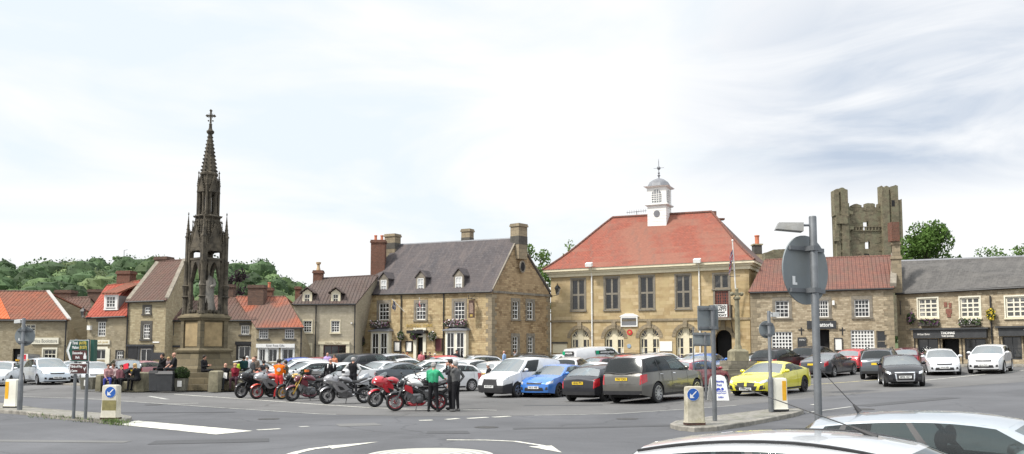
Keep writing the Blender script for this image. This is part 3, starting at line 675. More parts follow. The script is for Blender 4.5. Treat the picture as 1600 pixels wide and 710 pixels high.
def gable_roof(H, r0, r1, mat, over=.18, ridge=None, gut=True, side=.08):
    f = H.f; e0, e1 = f.pt(0, f.zl), f.pt(f.L, f.zr); mb = H.mb(); slope(mb, e0, e1, r1, r0, over, side)
    b0 = V((H.b0.x, H.b0.y, f.zl)); b1 = V((H.b1.x, H.b1.y, f.zr)); slope(mb, b1, b0, r0, r1, over, side)
    ro = H.add('roof', mb, mat); H.roof = ro
    if ridge:
        k = H.mb(); k.tube(V(r0)+Zv*.1, V(r1)+Zv*.1, .11, n=8); H.add('ridge', k, ridge, ro)
    if gut:
        k = H.mb(); n = f.n*(over+.02); k.tube(e0+n-Zv*.05, e1+n-Zv*.05, .065, n=8); H.add('gutter', k, m_gutter)
    return ro
def pipe(H, px, y0, y1, mat=None, f=None, r=.05):
    f = f or H.f; u, za = f.uv(px, y0); u, zb = f.uv(px, y1); k = H.mb(); k.tube(f.pt(u, za, .09), f.pt(u, zb, .09), r, n=8)
    z = zb
    while z < za: k.tube(f.pt(u, z, .09), f.pt(u, z+.09, .09), r*1.35, n=8); z += 1.8
    H.add('drainpipe', k, mat or m_gutter)
def window(H, r, cols, rows, fm, glass=None, f=None, sur=None, sw=.12, sill=None, meet=True, fw=.07, bw=.035, uvr=None, head=None, name='window', d=.13, bay=0.):
    f = f or H.f; u0, z0, u1, z1 = uvr or f.rect(r)
    if not bay: f.holes.append((u0, z0, u1, z1))
    k = H.mb(); a, b = -d+bay, -d+.07+bay
    for q in ((u0, u0+fw, z0, z1), (u1-fw, u1, z0, z1), (u0+fw, u1-fw, z0, z0+fw), (u0+fw, u1-fw, z1-fw, z1)): f.box(k, *q, a, b)
    W, Hh = u1-u0-2*fw, z1-z0-2*fw
    for i in range(1, cols): f.box(k, u0+fw+W*i/cols-bw/2, u0+fw+W*i/cols+bw/2, z0+fw, z1-fw, a, b-.015)
    for j in range(1, rows):
        m = bw*1.7 if (meet and j*2 == rows) else bw
        f.box(k, u0+fw, u1-fw, z0+fw+Hh*j/rows-m/2, z0+fw+Hh*j/rows+m/2, a, b-.012+(.012 if m > bw else 0))
    o = H.add(name, k, fm)
    g = H.mb(); g.poly([f.pt(u0, z0, a+.02), f.pt(u1, z0, a+.02), f.pt(u1, z1, a+.02), f.pt(u0, z1, a+.02)]); H.add('pane', g, glass or m_wdark, o, fixn=False)
    if sur:
        k = H.mb()
        for q in ((u0-sw, u0, z0-.02, z1), (u1, u1+sw, z0-.02, z1), (u0-sw, u1+sw, z1, z1+sw*1.25)): f.box(k, *q, -.02, .035)
        H.add('surround', k, sur, o)
    elif head:
        k = H.mb(); f.box(k, u0-.12, u1+.12, z1, z1+.22, -.02, .025); H.add('lintel', k, head, o)
    if sill:
        k = H.mb(); f.box(k, u0-sw-.03, u1+sw+.03, z0-.13, z0-.02 if sur else z0, -.05, .1); H.add('sill', k, sill, o)
    return o, (u0, z0, u1, z1)
def opening(H, r, mat, name='door', f=None, d=.25, uvr=None):
    f = f or H.f; u0, z0, u1, z1 = uvr or f.rect(r); f.holes.append((u0, z0, u1, z1)); k = H.mb()
    k.poly([f.pt(u0, z0, -d), f.pt(u1, z0, -d), f.pt(u1, z1, -d), f.pt(u0, z1, -d)]); return H.add(name, k, mat, fixn=False), (u0, z0, u1, z1)
def panel(H, r, mat, o1=.06, name='sign', f=None, parent=None, o0=.0, uvr=None, rim=None, rimw=.06):
    f = f or H.f; u0, z0, u1, z1 = uvr or f.rect(r); k = H.mb(); f.box(k, u0, u1, z0, z1, o0, o1); o = H.add(name, k, mat, parent)
    if rim:
        k = H.mb()
        for q in ((u0-rimw, u0, z0-rimw, z1+rimw), (u1, u1+rimw, z0-rimw, z1+rimw), (u0, u1, z0-rimw, z0), (u0, u1, z1, z1+rimw)): f.box(k, *q, o0, o1+.03)
        H.add('frame', k, rim, o)
    return o, (u0, z0, u1, z1)
def fbtext(H, body, r, mat, o=.07, f=None, parent=None, bold=.0, name='lettering'):
    f = f or H.f; u0, z0, u1, z1 = f.rect(r); 
    x = frame(f.pt((u0+u1)/2, (z0+z1)/2, o) - H.o, f.U, Zv)
    return text(name, body, (z1-z0)*1.25, mat, x, parent or H.r, width=u1-u0, bold=bold)
def chimney(H, x0, x1, yt, yb, Y, mat, pots=0, cap=None, rot=None, potm=None, band=None, parent=None):
    a, b = at(x0, yt, Y), at(x1, yb, Y); c = (a+b)/2; w = b.x-a.x; U = H.f.U if rot is None else V((cos(rot), sin(rot), 0)); Nn = V((-U.y, U.x, 0))
    def bx(k, z0, z1, e):
        q = [c - U*(w/2+e) - Nn*(w*.42+e), c + U*(w/2+e) - Nn*(w*.42+e), c + U*(w/2+e) + Nn*(w*.42+e), c - U*(w/2+e) + Nn*(w*.42+e)]
        k.hexa([V((p.x, p.y, z0)) for p in q] + [V((p.x, p.y, z1)) for p in q])
    k = H.mb(); h = a.z-b.z; bx(k, b.z-1.2, a.z-.25, 0); bx(k, a.z-.25, a.z-.12, .07); bx(k, a.z-.12, a.z, .03)
    o = H.add('chimney', k, mat, parent or getattr(H, 'roof', None))
    if band: k = H.mb(); bx(k, b.z, b.z+h*.4, .012); H.add('soot_band', k, band, o)
    for i in range(pots):
        k = H.mb(); q = c + U*((i+.5)/pots-.5)*w*.9; k.lathe([(.13, 0), (.11, .35), (.14, .36), (.14, .45), (.1, .46)], 10, (q.x, q.y, a.z)); H.add('chimney_pot', k, potm or m_pot, o, 40)
    return o
def dormer(H, r, apex, back, cols, rows, gabled=True, cheek=None, roofm=None, fm=None, glass=None, face=None, dep=2.6, off=.25, ov=.15):
    f = H.f; F = Fac(f.p0 - f.n*off, f.p1 - f.n*off, 0, 0); u0, z0, u1, z1 = F.rect(r); e = .14; k = H.mb()
    F.box(k, u0-e, u1+e, z0-.5, z1+.05, -dep, -.13); 
    if gabled:
        ua = (u0+u1)/2; za = F.uv(*apex)[1]; k.prism([F.pt(u0-e, z1+.05, -.1), F.pt(u1+e, z1+.05, -.1), F.pt(ua, za-.1, -.1)], -F.n*(dep-.2))
    else: za = z1+.25
    do = H.add('dormer', k, cheek or m_slate, getattr(H, 'roof', None))
    k = H.mb()
    for q in ((u0-e, u0, z0-.08, z1+e*.8), (u1, u1+e, z0-.08, z1+e*.8), (u0, u1, z1, z1+e*.8), (u0-e-.03, u1+e+.03, z0-.18, z0-.08)): F.box(k, *q, -.13, .02)
    if gabled: k.prism([F.pt(u0-e, z1+e*.8, -.05), F.pt(u1+e, z1+e*.8, -.05), F.pt(ua, za-.1, -.05)], F.n*.06)
    H.add('surround', k, face or m_dress, do)
    k = H.mb()
    if gabled:
        for s in (-1, 1):
            ue = (u0-e-ov) if s < 0 else (u1+e+ov); ze = z1 + .02
            q = [F.pt(ue, ze, ov), F.pt(ua, za, ov), F.pt(ua, za, -dep-.4), F.pt(ue, ze, -dep)]; k.prism(q if s > 0 else q[::-1], Zv*.09)
    else:
        q = [F.pt(u0-e-.1, z1+.12, .2), F.pt(u1+e+.1, z1+.12, .2), F.pt(u1+e+.1, z1+.12+dep*.32, -dep), F.pt(u0-e-.1, z1+.12+dep*.32, -dep)]; k.prism(q, Zv*.12)
    H.add('dormer_roof', k, roofm or m_slate, do)
    o, _ = window(H, None, cols, rows, fm or m_white, glass or m_wdormer, F, uvr=(u0, z0, u1, z1), d=.06)
    o.parent = do; return do
def quoins(H, u, f=None, w=.35, mat=None, z1=None, sgn=1):
    f = f or H.f; k = H.mb(); z = f.z0; i = 0; z1 = z1 or f.zl
    while z < z1-.2:
        ww = w*(1.3 if i % 2 else .8); f.box(k, u if sgn > 0 else u-ww, u+ww if sgn > 0 else u, z, min(z+.33, z1-.02), -.1, .015); z += .34; i += 1
    H.add('quoins', k, mat or m_quoin)
def fp(px, Y): p = at(px, 550, Y); return (p.x, p.y)
GB = 'stone shops and houses round the market square'
# ================================================================ A bookshop
A = House('bookshop', 'long low stone bookshop at far left, red pantile roof partly re-tiled bright orange', 'shop', fp(-190, 66), fp(104, 66), 7, -.05, 4.42, 4.38, m_st_grey, GB)
r0, r1 = at(-190, 457, 69.6), at(74, 458, 69.6)
gable_roof(A, r0, r1, m_pan_red, ridge=m_pan_brown)
ua = A.f.uv(-190, 500)[0]; e0, e1 = A.f.pt(0, A.f.zl), A.f.pt(A.f.L, A.f.zr)
k = A.mb(); ub, ue = A.f.uv(-60, 500)[0], A.f.uv(16, 500)[0]; t0, t1 = ub/A.f.L, ue/A.f.L
q0 = V(r0).lerp(V(r1), t0); q1 = V(r0).lerp(V(r1), at(-2, 470, 69.6).x/1 and (at(-4, 458, 69.6)-V(r0)).length/(V(r1)-V(r0)).length)
slope(k, A.f.pt(ub, A.f.zl)+Zv*.03, A.f.pt(ue, A.f.zl)+Zv*.03, q1+Zv*.03, q0+Zv*.03, .2, 0, .1); A.add('retiled_patch', k, m_pan_new, A.roof)
k = A.mb(); dd = (e1-V(r1)).normalized(); k.prism([V(r1)+Zv*.1-V((.12, 0, 0)), V(r1)+Zv*.1+V((.16, 0, 0)), e1+dd*.25+Zv*.1+V((.16, 0, 0)), e1+dd*.25+Zv*.1-V((.12, 0, 0))], Zv*.12); A.add('verge_mortar', k, m_mortar, A.roof)
window(A, (32, 507, 55, 523), 3, 3, m_palecream, m_wdark, bw=.05, meet=False); window(A, (-60, 507, -36, 523), 3, 3, m_palecream)
_, rr = panel(A, (50, 528, 92, 538), m_palecream, .1, 'shop_sign'); fbtext(A, 'Price Bookstore', (53, 530, 90, 536.5), M('grey_lettering', (.22, .22, .2), .6), .105)
window(A, (68, 546, 87, 562), 3, 2, m_palecream, m_wdark, sur=m_palecream, sw=.1); opening(A, (20, 545, 31, 575), m_dark); pipe(A, 101, 502, 580)
opening(A, (-150, 545, -135, 575), m_dark)
A.finish(r0, r1)
# ================================================================ B back house
B = House('brown_roofed_house', 'set-back house with sagging brown pantile roof between the bookshop and the red-roofed shop', 'house', fp(98, 72), fp(142, 72), 6.5, 0, at(0, 519, 72).z, at(0, 520, 72).z, m_st_grey, GB)
r0, r1 = at(103, 468, 75.5), at(140, 467, 75.5); gable_roof(B, r0, r1, m_pan_brown, ridge=m_pan_brown)
window(B, (107.5, 522, 128, 537), 4, 3, m_white, m_wdark, meet=False, bw=.06)
chimney(B, 91, 115, 454, 480, 76, m_brickdk); chimney(B, 142, 165, 453, 478, 77, m_brickdk, 0); B.finish(r0, r1)
# ================================================================ C red roofed shop with dormer
C = House('red_roofed_shop', 'small stone shop with bright red pantile roof, white dormer and brick chimney', 'shop', fp(135, 66), fp(196, 65.6), 7, 0, at(0, 496.5, 66).z, at(0, 494, 65.6).z, m_st_grey, GB)
r0, r1 = at(168, 449, 69.6), at(222, 441, 69.3); C.b0 = V((r0.x+1, 73, 0)); gable_roof(C, r0, r1, m_pan_red, ridge=m_pan_red); C.roof.data.materials[0] = tiles('pantile_bright', (.42, .09, .055), (.36, .075, .05), (.35, .1, .07), mossamt=.12)
dormer(C, (166, 463, 180.5, 481), None, None, 3, 3, False, m_lead, m_pan_red, m_white, m_wcurt, m_white, 3.6, .3)
chimney(C, 187, 208, 424, 446, 69.8, m_brick); window(C, (153, 503, 164.5, 526), 3, 4, m_white, m_wdark, head=m_dkstone)
_, rr = panel(C, (147.5, 531.5, 172, 538.5), m_palecream, .09, 'shop_sign'); fbtext(C, 'Posh Junk', (150, 533, 170, 537), m_gold, .095)
window(C, (149, 546, 165, 562), 2, 1, m_white, m_wdark, sur=m_palecream, sw=.15); panel(C, (165.5, 545, 171, 572), m_palecream, .06, 'door_panel')
window(C, (182, 549, 192, 562), 3, 2, m_white, m_wdark, sur=m_black, sw=.06); panel(C, (139, 509, 144, 516), m_white, .25, 'alarm_box'); pipe(C, 197.5, 474, 580)
C.finish(r0, r1)
# ================================================================ D tall house
D = House('tall_stone_house', 'tall warm stone house with steep brown pantile roof left of the monument', 'house', fp(196.5, 65.6), fp(257, 64.8), 7.2, 0, at(0, 471.5, 65.6).z, at(0, 469.5, 64.8).z, m_st_warm, GB, b1=(at(300, 550, 70.5).x, 70.5, 0))
r0, r1 = at(246, 412, 70), at(287, 409, 69.2); gable_roof(D, r0, r1, m_pan_brown, ridge=m_pan_brown)
for a, b in ((e0, e1),):
    k = D.mb(); p, q = V(r0), D.f.pt(0, D.f.zl); k.prism([p+Zv*.12-V((.1, 0, 0)), q+Zv*.1-V((.12, 0, 0)), q+Zv*.1+V((.18, 0, 0)), p+Zv*.12+V((.2, 0, 0))], Zv*.12)
    p, q = V(r1), D.f.pt(D.f.L, D.f.zr); k.prism([p+Zv*.12-V((.1, 0, 0)), q+Zv*.1-V((.12, 0, 0)), q+Zv*.1+V((.18, 0, 0)), p+Zv*.12+V((.2, 0, 0))], Zv*.12); D.add('coping', k, m_coping, D.roof)
chimney(D, 246, 267, 402, 416, 70.3, m_brickdk)
window(D, (225.5, 480, 234.5, 490.5), 3, 2, m_white, m_wdark, sur=m_dkstone, sw=.14, sill=m_dkstone)
window(D, (223.5, 506.5, 234, 530), 3, 4, m_white, m_wdark, sur=m_dkstone, sw=.18, sill=m_dkstone)
panel(D, (199, 538.5, 241, 541.5), m_charcoal, .14, 'shop_fascia'); window(D, (219, 545, 236, 566), 2, 1, m_white, m_wdark, sur=m_charcoal, sw=.18)
panel(D, (200, 541.5, 214, 575), m_black, .05, 'door_panel'); opening(D, (204, 546, 211, 575), m_dark); panel(D, (239, 534, 249, 536), m_white, .04, 'plaque')
panel(D, (240, 551, 256, 562), m_charcoal, .06, 'menu_board'); D.finish(r0, r1)
E0 = House('lean_to_house', 'low lean-to house with brown roof against the tall house gable, half behind the monument', 'house', fp(257.5, 66.4), fp(318, 66.4), 6, 0, at(0, 501, 66.4).z, at(0, 501, 66.4).z, m_st_warm, GB)
r0, r1 = at(280, 472, 70), at(318, 472, 70); gable_roof(E0, r0, r1, m_pan_brown)
window(E0, (262.5, 506.5, 269.5, 524), 2, 3, m_white, m_wdark, sur=m_dkstone, sw=.1); panel(E0, (256, 540, 300, 543), m_charcoal, .1, 'shop_fascia'); window(E0, (258.5, 545, 270, 566), 1, 1, m_wood, m_wdark)
E0.finish(r0, r1)
# ================================================================ E, E2 cottages right of the monument
E = House('brown_roofed_cottage', 'dark-fronted cottage shop with brown pantile roof just right of the monument', 'shop', fp(318, 70), fp(399.5, 70), 7, 0, at(0, 500.5, 70).z, at(0, 500.5, 70).z, m_st_grey, GB)
r0, r1 = at(318, 465, 73.5), at(377, 466, 73.5); gable_roof(E, r0, r1, m_pan_brown, ridge=m_pan_brown)
window(E, (376.5, 508.5, 389.5, 523), 4, 2, m_white, m_wdark, sill=m_dkstone, meet=False, head=m_dkstone)
panel(E, (368, 534, 396, 539), m_black, .1, 'shop_fascia'); window(E, (372.5, 541, 391, 562), 2, 1, m_white, m_wdark, sur=m_black, sw=.15); chimney(E, 352, 366, 445, 467, 73.6, m_brickdk); E.finish(r0, r1)
E2 = House('gift_shop', 'low stone gift shop with patchy orange pantile roof, big brick chimney and white shopfront', 'shop', fp(400, 69), fp(472, 69), 7, 0, at(0, 513, 69).z, at(0, 512, 69).z, m_st_grey, GB)
r0, r1 = at(370, 466.5, 73), at(446, 466.5, 73); gable_roof(E2, r0, r1, m_pan_mix, ridge=m_pan_mix)
chimney(E2, 390.5, 414, 446, 476, 72.3, m_brickdk); chimney(E2, 415, 426, 450, 470, 75, m_brick, 1)
for a in (404.5, 445): window(E2, (a, 514.5, a+14.5, 529.5), 4, 3, m_white, m_wdark, sill=m_dkstone, meet=False)
panel(E2, (401, 537.5, 461, 543.5), m_white, .16, 'shop_fascia'); fbtext(E2, 'River Rose Gifts', (417, 538.5, 445, 542.5), M('grey_letters', (.12, .12, .13), .6), .165)
for (a, b) in ((405, 414.5), (419, 433), (441, 458)): window(E2, (a, 545, b, 566), 2, 1, m_white, m_wdark, sur=m_white, sw=.1)
pipe(E2, 470, 515, 575); E2.finish(r0, r1)
# ================================================================ F pale house with dormers
Fh = House('pale_stone_house', 'pale stone house with grey-brown roof and two cream-framed dormers beside the inn', 'house', fp(457.5, 72), fp(555, 72), 7, .2, at(0, 475.5, 72).z, at(0, 475, 72).z, m_st_f, GB)
r0, r1 = at(497, 438, 75.6), at(590, 433, 75.6); m_pan_gb = tiles('pantile_greybrown', (.13, .09, .078), (.105, .078, .07), (.12, .095, .085), mossamt=.3)
gable_roof(Fh, r0, r1, m_pan_gb, ridge=m_pan_gb)
for a, ax in ((475, 480.5), (519.5, 525.5)): dormer(Fh, (a+.5, 459.5, a+9.5, 474), (ax, 450), None, 2, 2, True, m_slate, m_pan_gb, m_palecream, m_wdark, m_cream, 2.8, .12, .22)
chimney(Fh, 490.5, 504.5, 423, 441, 75.6, m_brick); k = Fh.mb(); c = at(497.5, 423, 75.6); k.lathe([(.2, 0), (.13, .25), (.12, .5), (.2, .55), (.22, .7), (.12, .72)], 10, c); Fh.add('chimney_pot', k, m_buffpot, Fh.roof, 40)
chimney(Fh, 462, 470, 448, 470, 77, m_brick)
for a in (474, 517.5): window(Fh, (a, 501.5, a+13, 519.5), 3, 4, m_white, m_wdark, sur=m_cream, sw=.07, sill=m_cream)
window(Fh, (475.5, 540, 485, 556), 2, 1, m_cream, m_wdark, sur=m_cream, sw=.14)
panel(Fh, (497.5, 534, 546.5, 538.5), m_cream, .14, 'shop_fascia'); fbtext(Fh, 'Helmsley Traders', (509, 534.8, 534, 537.8), M('brown_letters', (.2, .15, .08), .6), .145)
for a, b in ((500, 505), (541, 546)): panel(Fh, (a, 539, b, 566), m_cream, .08, 'pilaster')
window(Fh, (505.5, 540, 540.5, 566), 3, 1, m_maroon, m_wdark); pipe(Fh, 492.5, 478, 575); pipe(Fh, 553.5, 476, 578); panel(Fh, (548.5, 504, 550.5, 506), m_white, .15, 'alarm_box'); Fh.finish(r0, r1)
# ================================================================ G inn
zi = .45
p0, p1 = fp(560, 76), fp(768.5, 70)
Gx = House('stone_inn', 'two-storey golden stone inn with dark slate roof, three dormers and gilt name over the door', 'inn', p0, p1, 7.2, zi, at(0, 460.5, 76).z, at(0, 455.5, 70).z, m_st_pub, GB, b1=(fp(860, 75.5)[0], 75.5, 0))
P1 = V((p1[0], p1[1], 0)); Gg = Fac(P1, Gx.b1, zi, at(768, 455.5, 70).z, at(860, 459, 75.5).z)
r0, r1 = at(621, 385, 79.4), at(808, 375, 73.2)
gable_roof(Gx, r0, r1, m_slate, ridge=m_lead); gl = Gx.f
Gx.extra = ['R']
for (a, b, c, d) in ((592, 474, 607.5, 500.5), (650, 473.5, 665, 500), (709.5, 471.5, 726, 499.5)):
    window(Gx, (a, b, c, d), 3, 4, m_white, m_wdark, sur=m_dress, sw=.2, sill=m_dress)
for (a, b, c, d) in ((801, 471, 810, 499), (823.5, 472, 833, 499.5), (801, 526, 809.5, 552), (825, 526, 833, 552)): window(Gx, (a, b, c, d), 2, 4, m_white, m_wdark, Gg, sur=m_dress, sw=.2, sill=m_dress)
# bays
for (a, b, c, d) in ((586, 521, 610, 556), (702, 520, 730, 556)):
    u0, z0, u1, z1 = gl.rect((a, b, c, d)); z0 = zi+.75; k = Gx.mb()
    for q in ((u0-.12, u0+.04, zi, z1), (u1-.04, u1+.12, zi, z1), ((u0+u1)/2-.1, (u0+u1)/2+.1, z0, z1), (u0+.04, u1-.04, zi, z0), (u0-.15, u1+.15, z1, z1+.14)): gl.box(k, *q, -.02, .42)
    bo = Gx.add('bay_window', k, m_palecream); um = (u0+u1)/2
    for (x, y) in ((u0+.04, um-.1), (um+.1, u1-.04)):
        o, _ = window(Gx, None, 2, 2, m_white, m_wdark, bay=.5, uvr=(x, z0, y, z1), fw=.05); o.parent = bo
    k = Gx.mb(); n = 10
    for i in range(n):
        a0, a1 = i/n, (i+1)/n
        def pr(t): x = (u0-.3)+(u1-u0+.6)*t; return x, z1+.14, z1+.2+.38*sin(pi*t)**.7
        xa, za, zA = pr(a0); xb, zb, zB = pr(a1)
        k.hexa([gl.pt(xa, za, .6), gl.pt(xb, zb, .6), gl.pt(xb, zb, 0), gl.pt(xa, za, 0), gl.pt(xa, za+.08, .6), gl.pt(xb, zb+.08, .6), gl.pt(xb, zB, 0), gl.pt(xa, zA, 0)])
    Gx.add('bay_roof', k, m_lead, bo)
# door
do, (u0, z0, u1, z1) = opening(Gx, (651.5, 527, 661.5, 560), m_dark, 'door'); k = Gx.mb()
for q in ((u0-.28, u0, zi, z1+.75), (u1, u1+.28, zi, z1+.75), (u0, u1, z1, z1+.12), (u0, u1, z1+.62, z1+.75)): gl.box(k, *q, -.05, .1)
Gx.add('surround', k, m_palecream, do); panel(Gx, (651.5, 521.5, 661.5, 526), m_wdark, .03, 'fanlight', parent=do)
panel(Gx, (641, 516.5, 669, 521.5), m_black, .55, 'door_canopy')
fbtext(Gx, 'ROYAL OAK', (635.5, 506.8, 677, 512), m_gold, .06, bold=.004)
panel(Gx, (617.5, 535, 625, 548.5), m_paper, .07, 'menu_board', rim=m_black, rimw=.09); panel(Gx, (636, 535, 643.5, 549), m_paper, .07, 'menu_board', rim=m_black, rimw=.09)
panel(Gx, (682, 530, 690.5, 548.5), m_maroon, .08, 'notice_board', rim=m_wood)
pipe(Gx, 626.8, 462, 560); pipe(Gx, 693.5, 459, 560); 
for (r, ax) in (((595, 437.5, 604, 455.5), (602, 426)), ((652.5, 435, 662, 455), (659.5, 423.5)), ((711.5, 432.5, 722, 453.5), (718, 420))): dormer(Gx, r, ax, None, 2, 2, True, m_slate, m_slate, m_white, m_wdormer, m_dress, 2.4, .15, .1)
for z0_, z1_ in ((Gg.zl-.02, Gg.zl+.16),):
    k = Gx.mb(); Gg.box(k, .1, Gg.L, Gg.zl-.1, Gg.zl+.08, -.02, .07); Gx.add('string_course', k, m_dress)
# oval on the gable
uo, zo = Gg.uv(816, 417); k = Gx.mb(); k.prism([Gg.pt(uo+.36*cos(2*pi*i/20), zo+.5*sin(2*pi*i/20), .0) for i in range(20)], Gg.n*.06); oo = Gx.add('oval_window', k, m_dress)
k = Gx.mb(); k.prism([Gg.pt(uo+.24*cos(2*pi*i/20), zo+.37*sin(2*pi*i/20), .06) for i in range(20)], Gg.n*.012); Gx.add('louvre', k, m_dark, oo)
quoins(Gx, gl.L, gl, .42, z1=gl.zr, sgn=-1); quoins(Gx, 0, gl, .4, z1=gl.zl); quoins(Gx, 0, Gg, .42, m_quoin, Gg.zl); quoins(Gx, Gg.L, Gg, .4, m_quoin, Gg.zr, -1)
Gx.finish(r0, r1)
k = Gx.mb(); 
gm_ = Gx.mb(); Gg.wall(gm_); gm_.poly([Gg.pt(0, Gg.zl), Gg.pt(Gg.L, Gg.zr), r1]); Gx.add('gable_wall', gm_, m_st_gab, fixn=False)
for p, q in ((V(r1), Gg.pt(0, Gg.zl)), (V(r1), Gg.pt(Gg.L, Gg.zr))):
    k.prism([p+Zv*.12-Gg.n*.12, q+Zv*.1-Gg.n*.12, q+Zv*.1+Gg.n*.12, p+Zv*.12+Gg.n*.12], Zv*.1)
Gx.add('verge_coping', k, m_dress, Gx.roof)
chimney(Gx, 604, 623, 366.5, 390, 79.2, m_quoin, band=m_dkstone); chimney(Gx, 723, 738, 358.5, 381, 76.0, m_quoin, band=m_dkstone); chimney(Gx, 800.5, 821, 350.5, 383, 73.2, m_quoin, 0, band=m_dkstone, rot=atan2(Gg.U.y, Gg.U.x))
chimney(Fh, 581, 602, 376, 428, 77.6, m_brick, 2, parent=Fh.roof)
# ================================================================ H town hall
zh = .75
hp0, hp1 = fp(861, 76), fp(1173, 69)
Hh = House('town_hall', 'golden stone town hall with big red hipped roof, arched cream doors and white cupola', 'town hall', hp0, hp1, 9.4, zh, at(0, 429.5, 75.6).z, at(0, 416, 69).z, m_st_hall, GB)
hf = Hh.f; zl, zr = hf.zl, hf.zr
# roof
e = .55
def hp(u, o, z): return hf.pt(u, z, o)
r0, r1 = at(957, 340.5, 78.6), at(1112, 331.5, 75.2)
ez = lambda u: zl + (zr-zl)*u/hf.L + .42
c = [hp(-e, e, ez(0)), hp(hf.L+e, e, ez(hf.L)), hp(hf.L+e, -9.4-e, ez(hf.L)), hp(-e, -9.4-e, ez(0))]
def bell(a, b, ra, rb, n=8):
    rows = []
    for j in range(n+1):
        t = j/n; s = t**1.12 if False else t - .05*sin(pi*t)*(1-t)*1.2
        A_ = V(a).lerp(V(ra), t); B_ = V(b).lerp(V(rb), t); dz = -.35*sin(pi*min(1, t*1.0))*(1-t); A_ += Zv*dz; B_ += Zv*dz; rows.append([A_, B_])
    return rows
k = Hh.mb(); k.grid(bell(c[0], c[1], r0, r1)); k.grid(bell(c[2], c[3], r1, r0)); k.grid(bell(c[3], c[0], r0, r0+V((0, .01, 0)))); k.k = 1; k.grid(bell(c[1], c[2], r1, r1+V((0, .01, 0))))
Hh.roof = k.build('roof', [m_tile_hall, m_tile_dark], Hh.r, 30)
k = Hh.mb(); k.tube(V(r0)+Zv*.02, V(r1)+Zv*.02, .12, n=8); 
for a, rows in ((0, bell(c[0], c[1], r0, r1)), (1, bell(c[0], c[1], r0, r1))): k.path([q[a]+Zv*.02 for q in rows], .1, 8)
Hh.add('ridge_tiles', k, m_pan_trat, Hh.roof)
k = Hh.mb()
for (z_a, z_b, o) in ((-.22, .06, .14), (.06, .22, .3), (.22, .44, .5)):
    for (ua_, ub_, oa, ob) in ((-o, hf.L+o, -.1, o), (hf.L-.1, hf.L+o, -9.4-o, -.1), (-o, .1, -9.4-o, -.1)):
        k.hexa([hp(u, oo, (zl+(zr-zl)*u/hf.L)+z) for z in (z_a, z_b) for (u, oo) in ((ua_, ob), (ub_, ob), (ub_, oa), (ua_, oa))])
Hh.add('cornice', k, m_cream)
m_mull = M('mullion_stone', (.2, .18, .145), .85, var=.2)
for (a, b, c_, d) in ((893, 437, 914, 485), (945, 434.5, 967, 484), (999.5, 432.5, 1022, 483), (1056, 430.5, 1079, 482), (1115, 429, 1139, 451)):
    o, (u0, z0, u1, z1) = window(Hh, (a, b, c_, d), 2, 2 if d > 460 else 1, m_mull, m_wdark, fw=.09, bw=.16, sur=m_mull, sw=.12, sill=m_mull, meet=False, d=.1)
    k = Hh.mb(); nn = 8; mm = 12 if d > 460 else 6
    for i in range(1, nn): u = u0+(u1-u0)*i/nn; hf.box(k, u-.006, u+.006, z0, z1, -.078, -.068)
    for i in range(1, mm): z = z0+(z1-z0)*i/mm; hf.box(k, u0, u1, z-.006, z+.006, -.0775, -.0685)
    Hh.add('leading', k, m_charcoal, o)
# balcony door
do, (u0, z0, u1, z1) = window(Hh, (1117, 455, 1139, 497), 2, 1, m_redwood, m_wdark, fw=.1, bw=.16, sur=m_mull, sw=.14, meet=False, name='balcony_door')
k = Hh.mb()
for i in range(1, 6):
    for j in range(1, 8): pass
for i in range(1, 6): u = u0+(u1-u0)*i/6; hf.box(k, u-.03, u+.03, z0, z1, -.1, -.055)
for i in range(1, 9): z = z0+(z1-z0)*i/9; hf.box(k, u0, u1, z-.03, z+.03, -.099, -.056)
Hh.add('glazing_bars', k, m_redwood, do)
bu0, bu1, bz = u0-.35, u1+.35, z0-.05; k = Hh.mb(); hf.box(k, bu0, bu1, bz-.14, bz, 0, .9); bal = Hh.add('balcony', k, m_mull)
k = Hh.mb()
for i in range(15): u = bu0+.05+(bu1-bu0-.1)*i/14; k.tube(hf.pt(u, bz, .85), hf.pt(u, bz+1., .85), .014, n=5)
for z in (bz+1., bz+.1): k.tube(hf.pt(bu0+.05, z, .85), hf.pt(bu1-.05, z, .85), .025, n=6)
for u in (bu0+.05, bu1-.05):
    k.tube(hf.pt(u, bz+1., .85), hf.pt(u, bz+1., 0), .025, n=6); k.path([hf.pt(u, bz-.12, .8), hf.pt(u, bz-.9, .3), hf.pt(u, bz-1.1, 0)], .04, 6)
    for q in range(1, 6): k.tube(hf.pt(u, bz, .85*q/6), hf.pt(u, bz+1., .85*q/6), .014, n=5)
Hh.add('railing', k, m_gutter, bal)
# string course and plinth
k = Hh.mb()
def sz(px, py): return hf.uv(px, py)[1]
za, zb = sz(865, 502), sz(1170, 498.5); zc = (za+zb)/2
hf.box(k, -.06, hf.L+.06, zc-.09, zc+.09, -.05, .08); Hh.add('string_course', k, m_quoin)
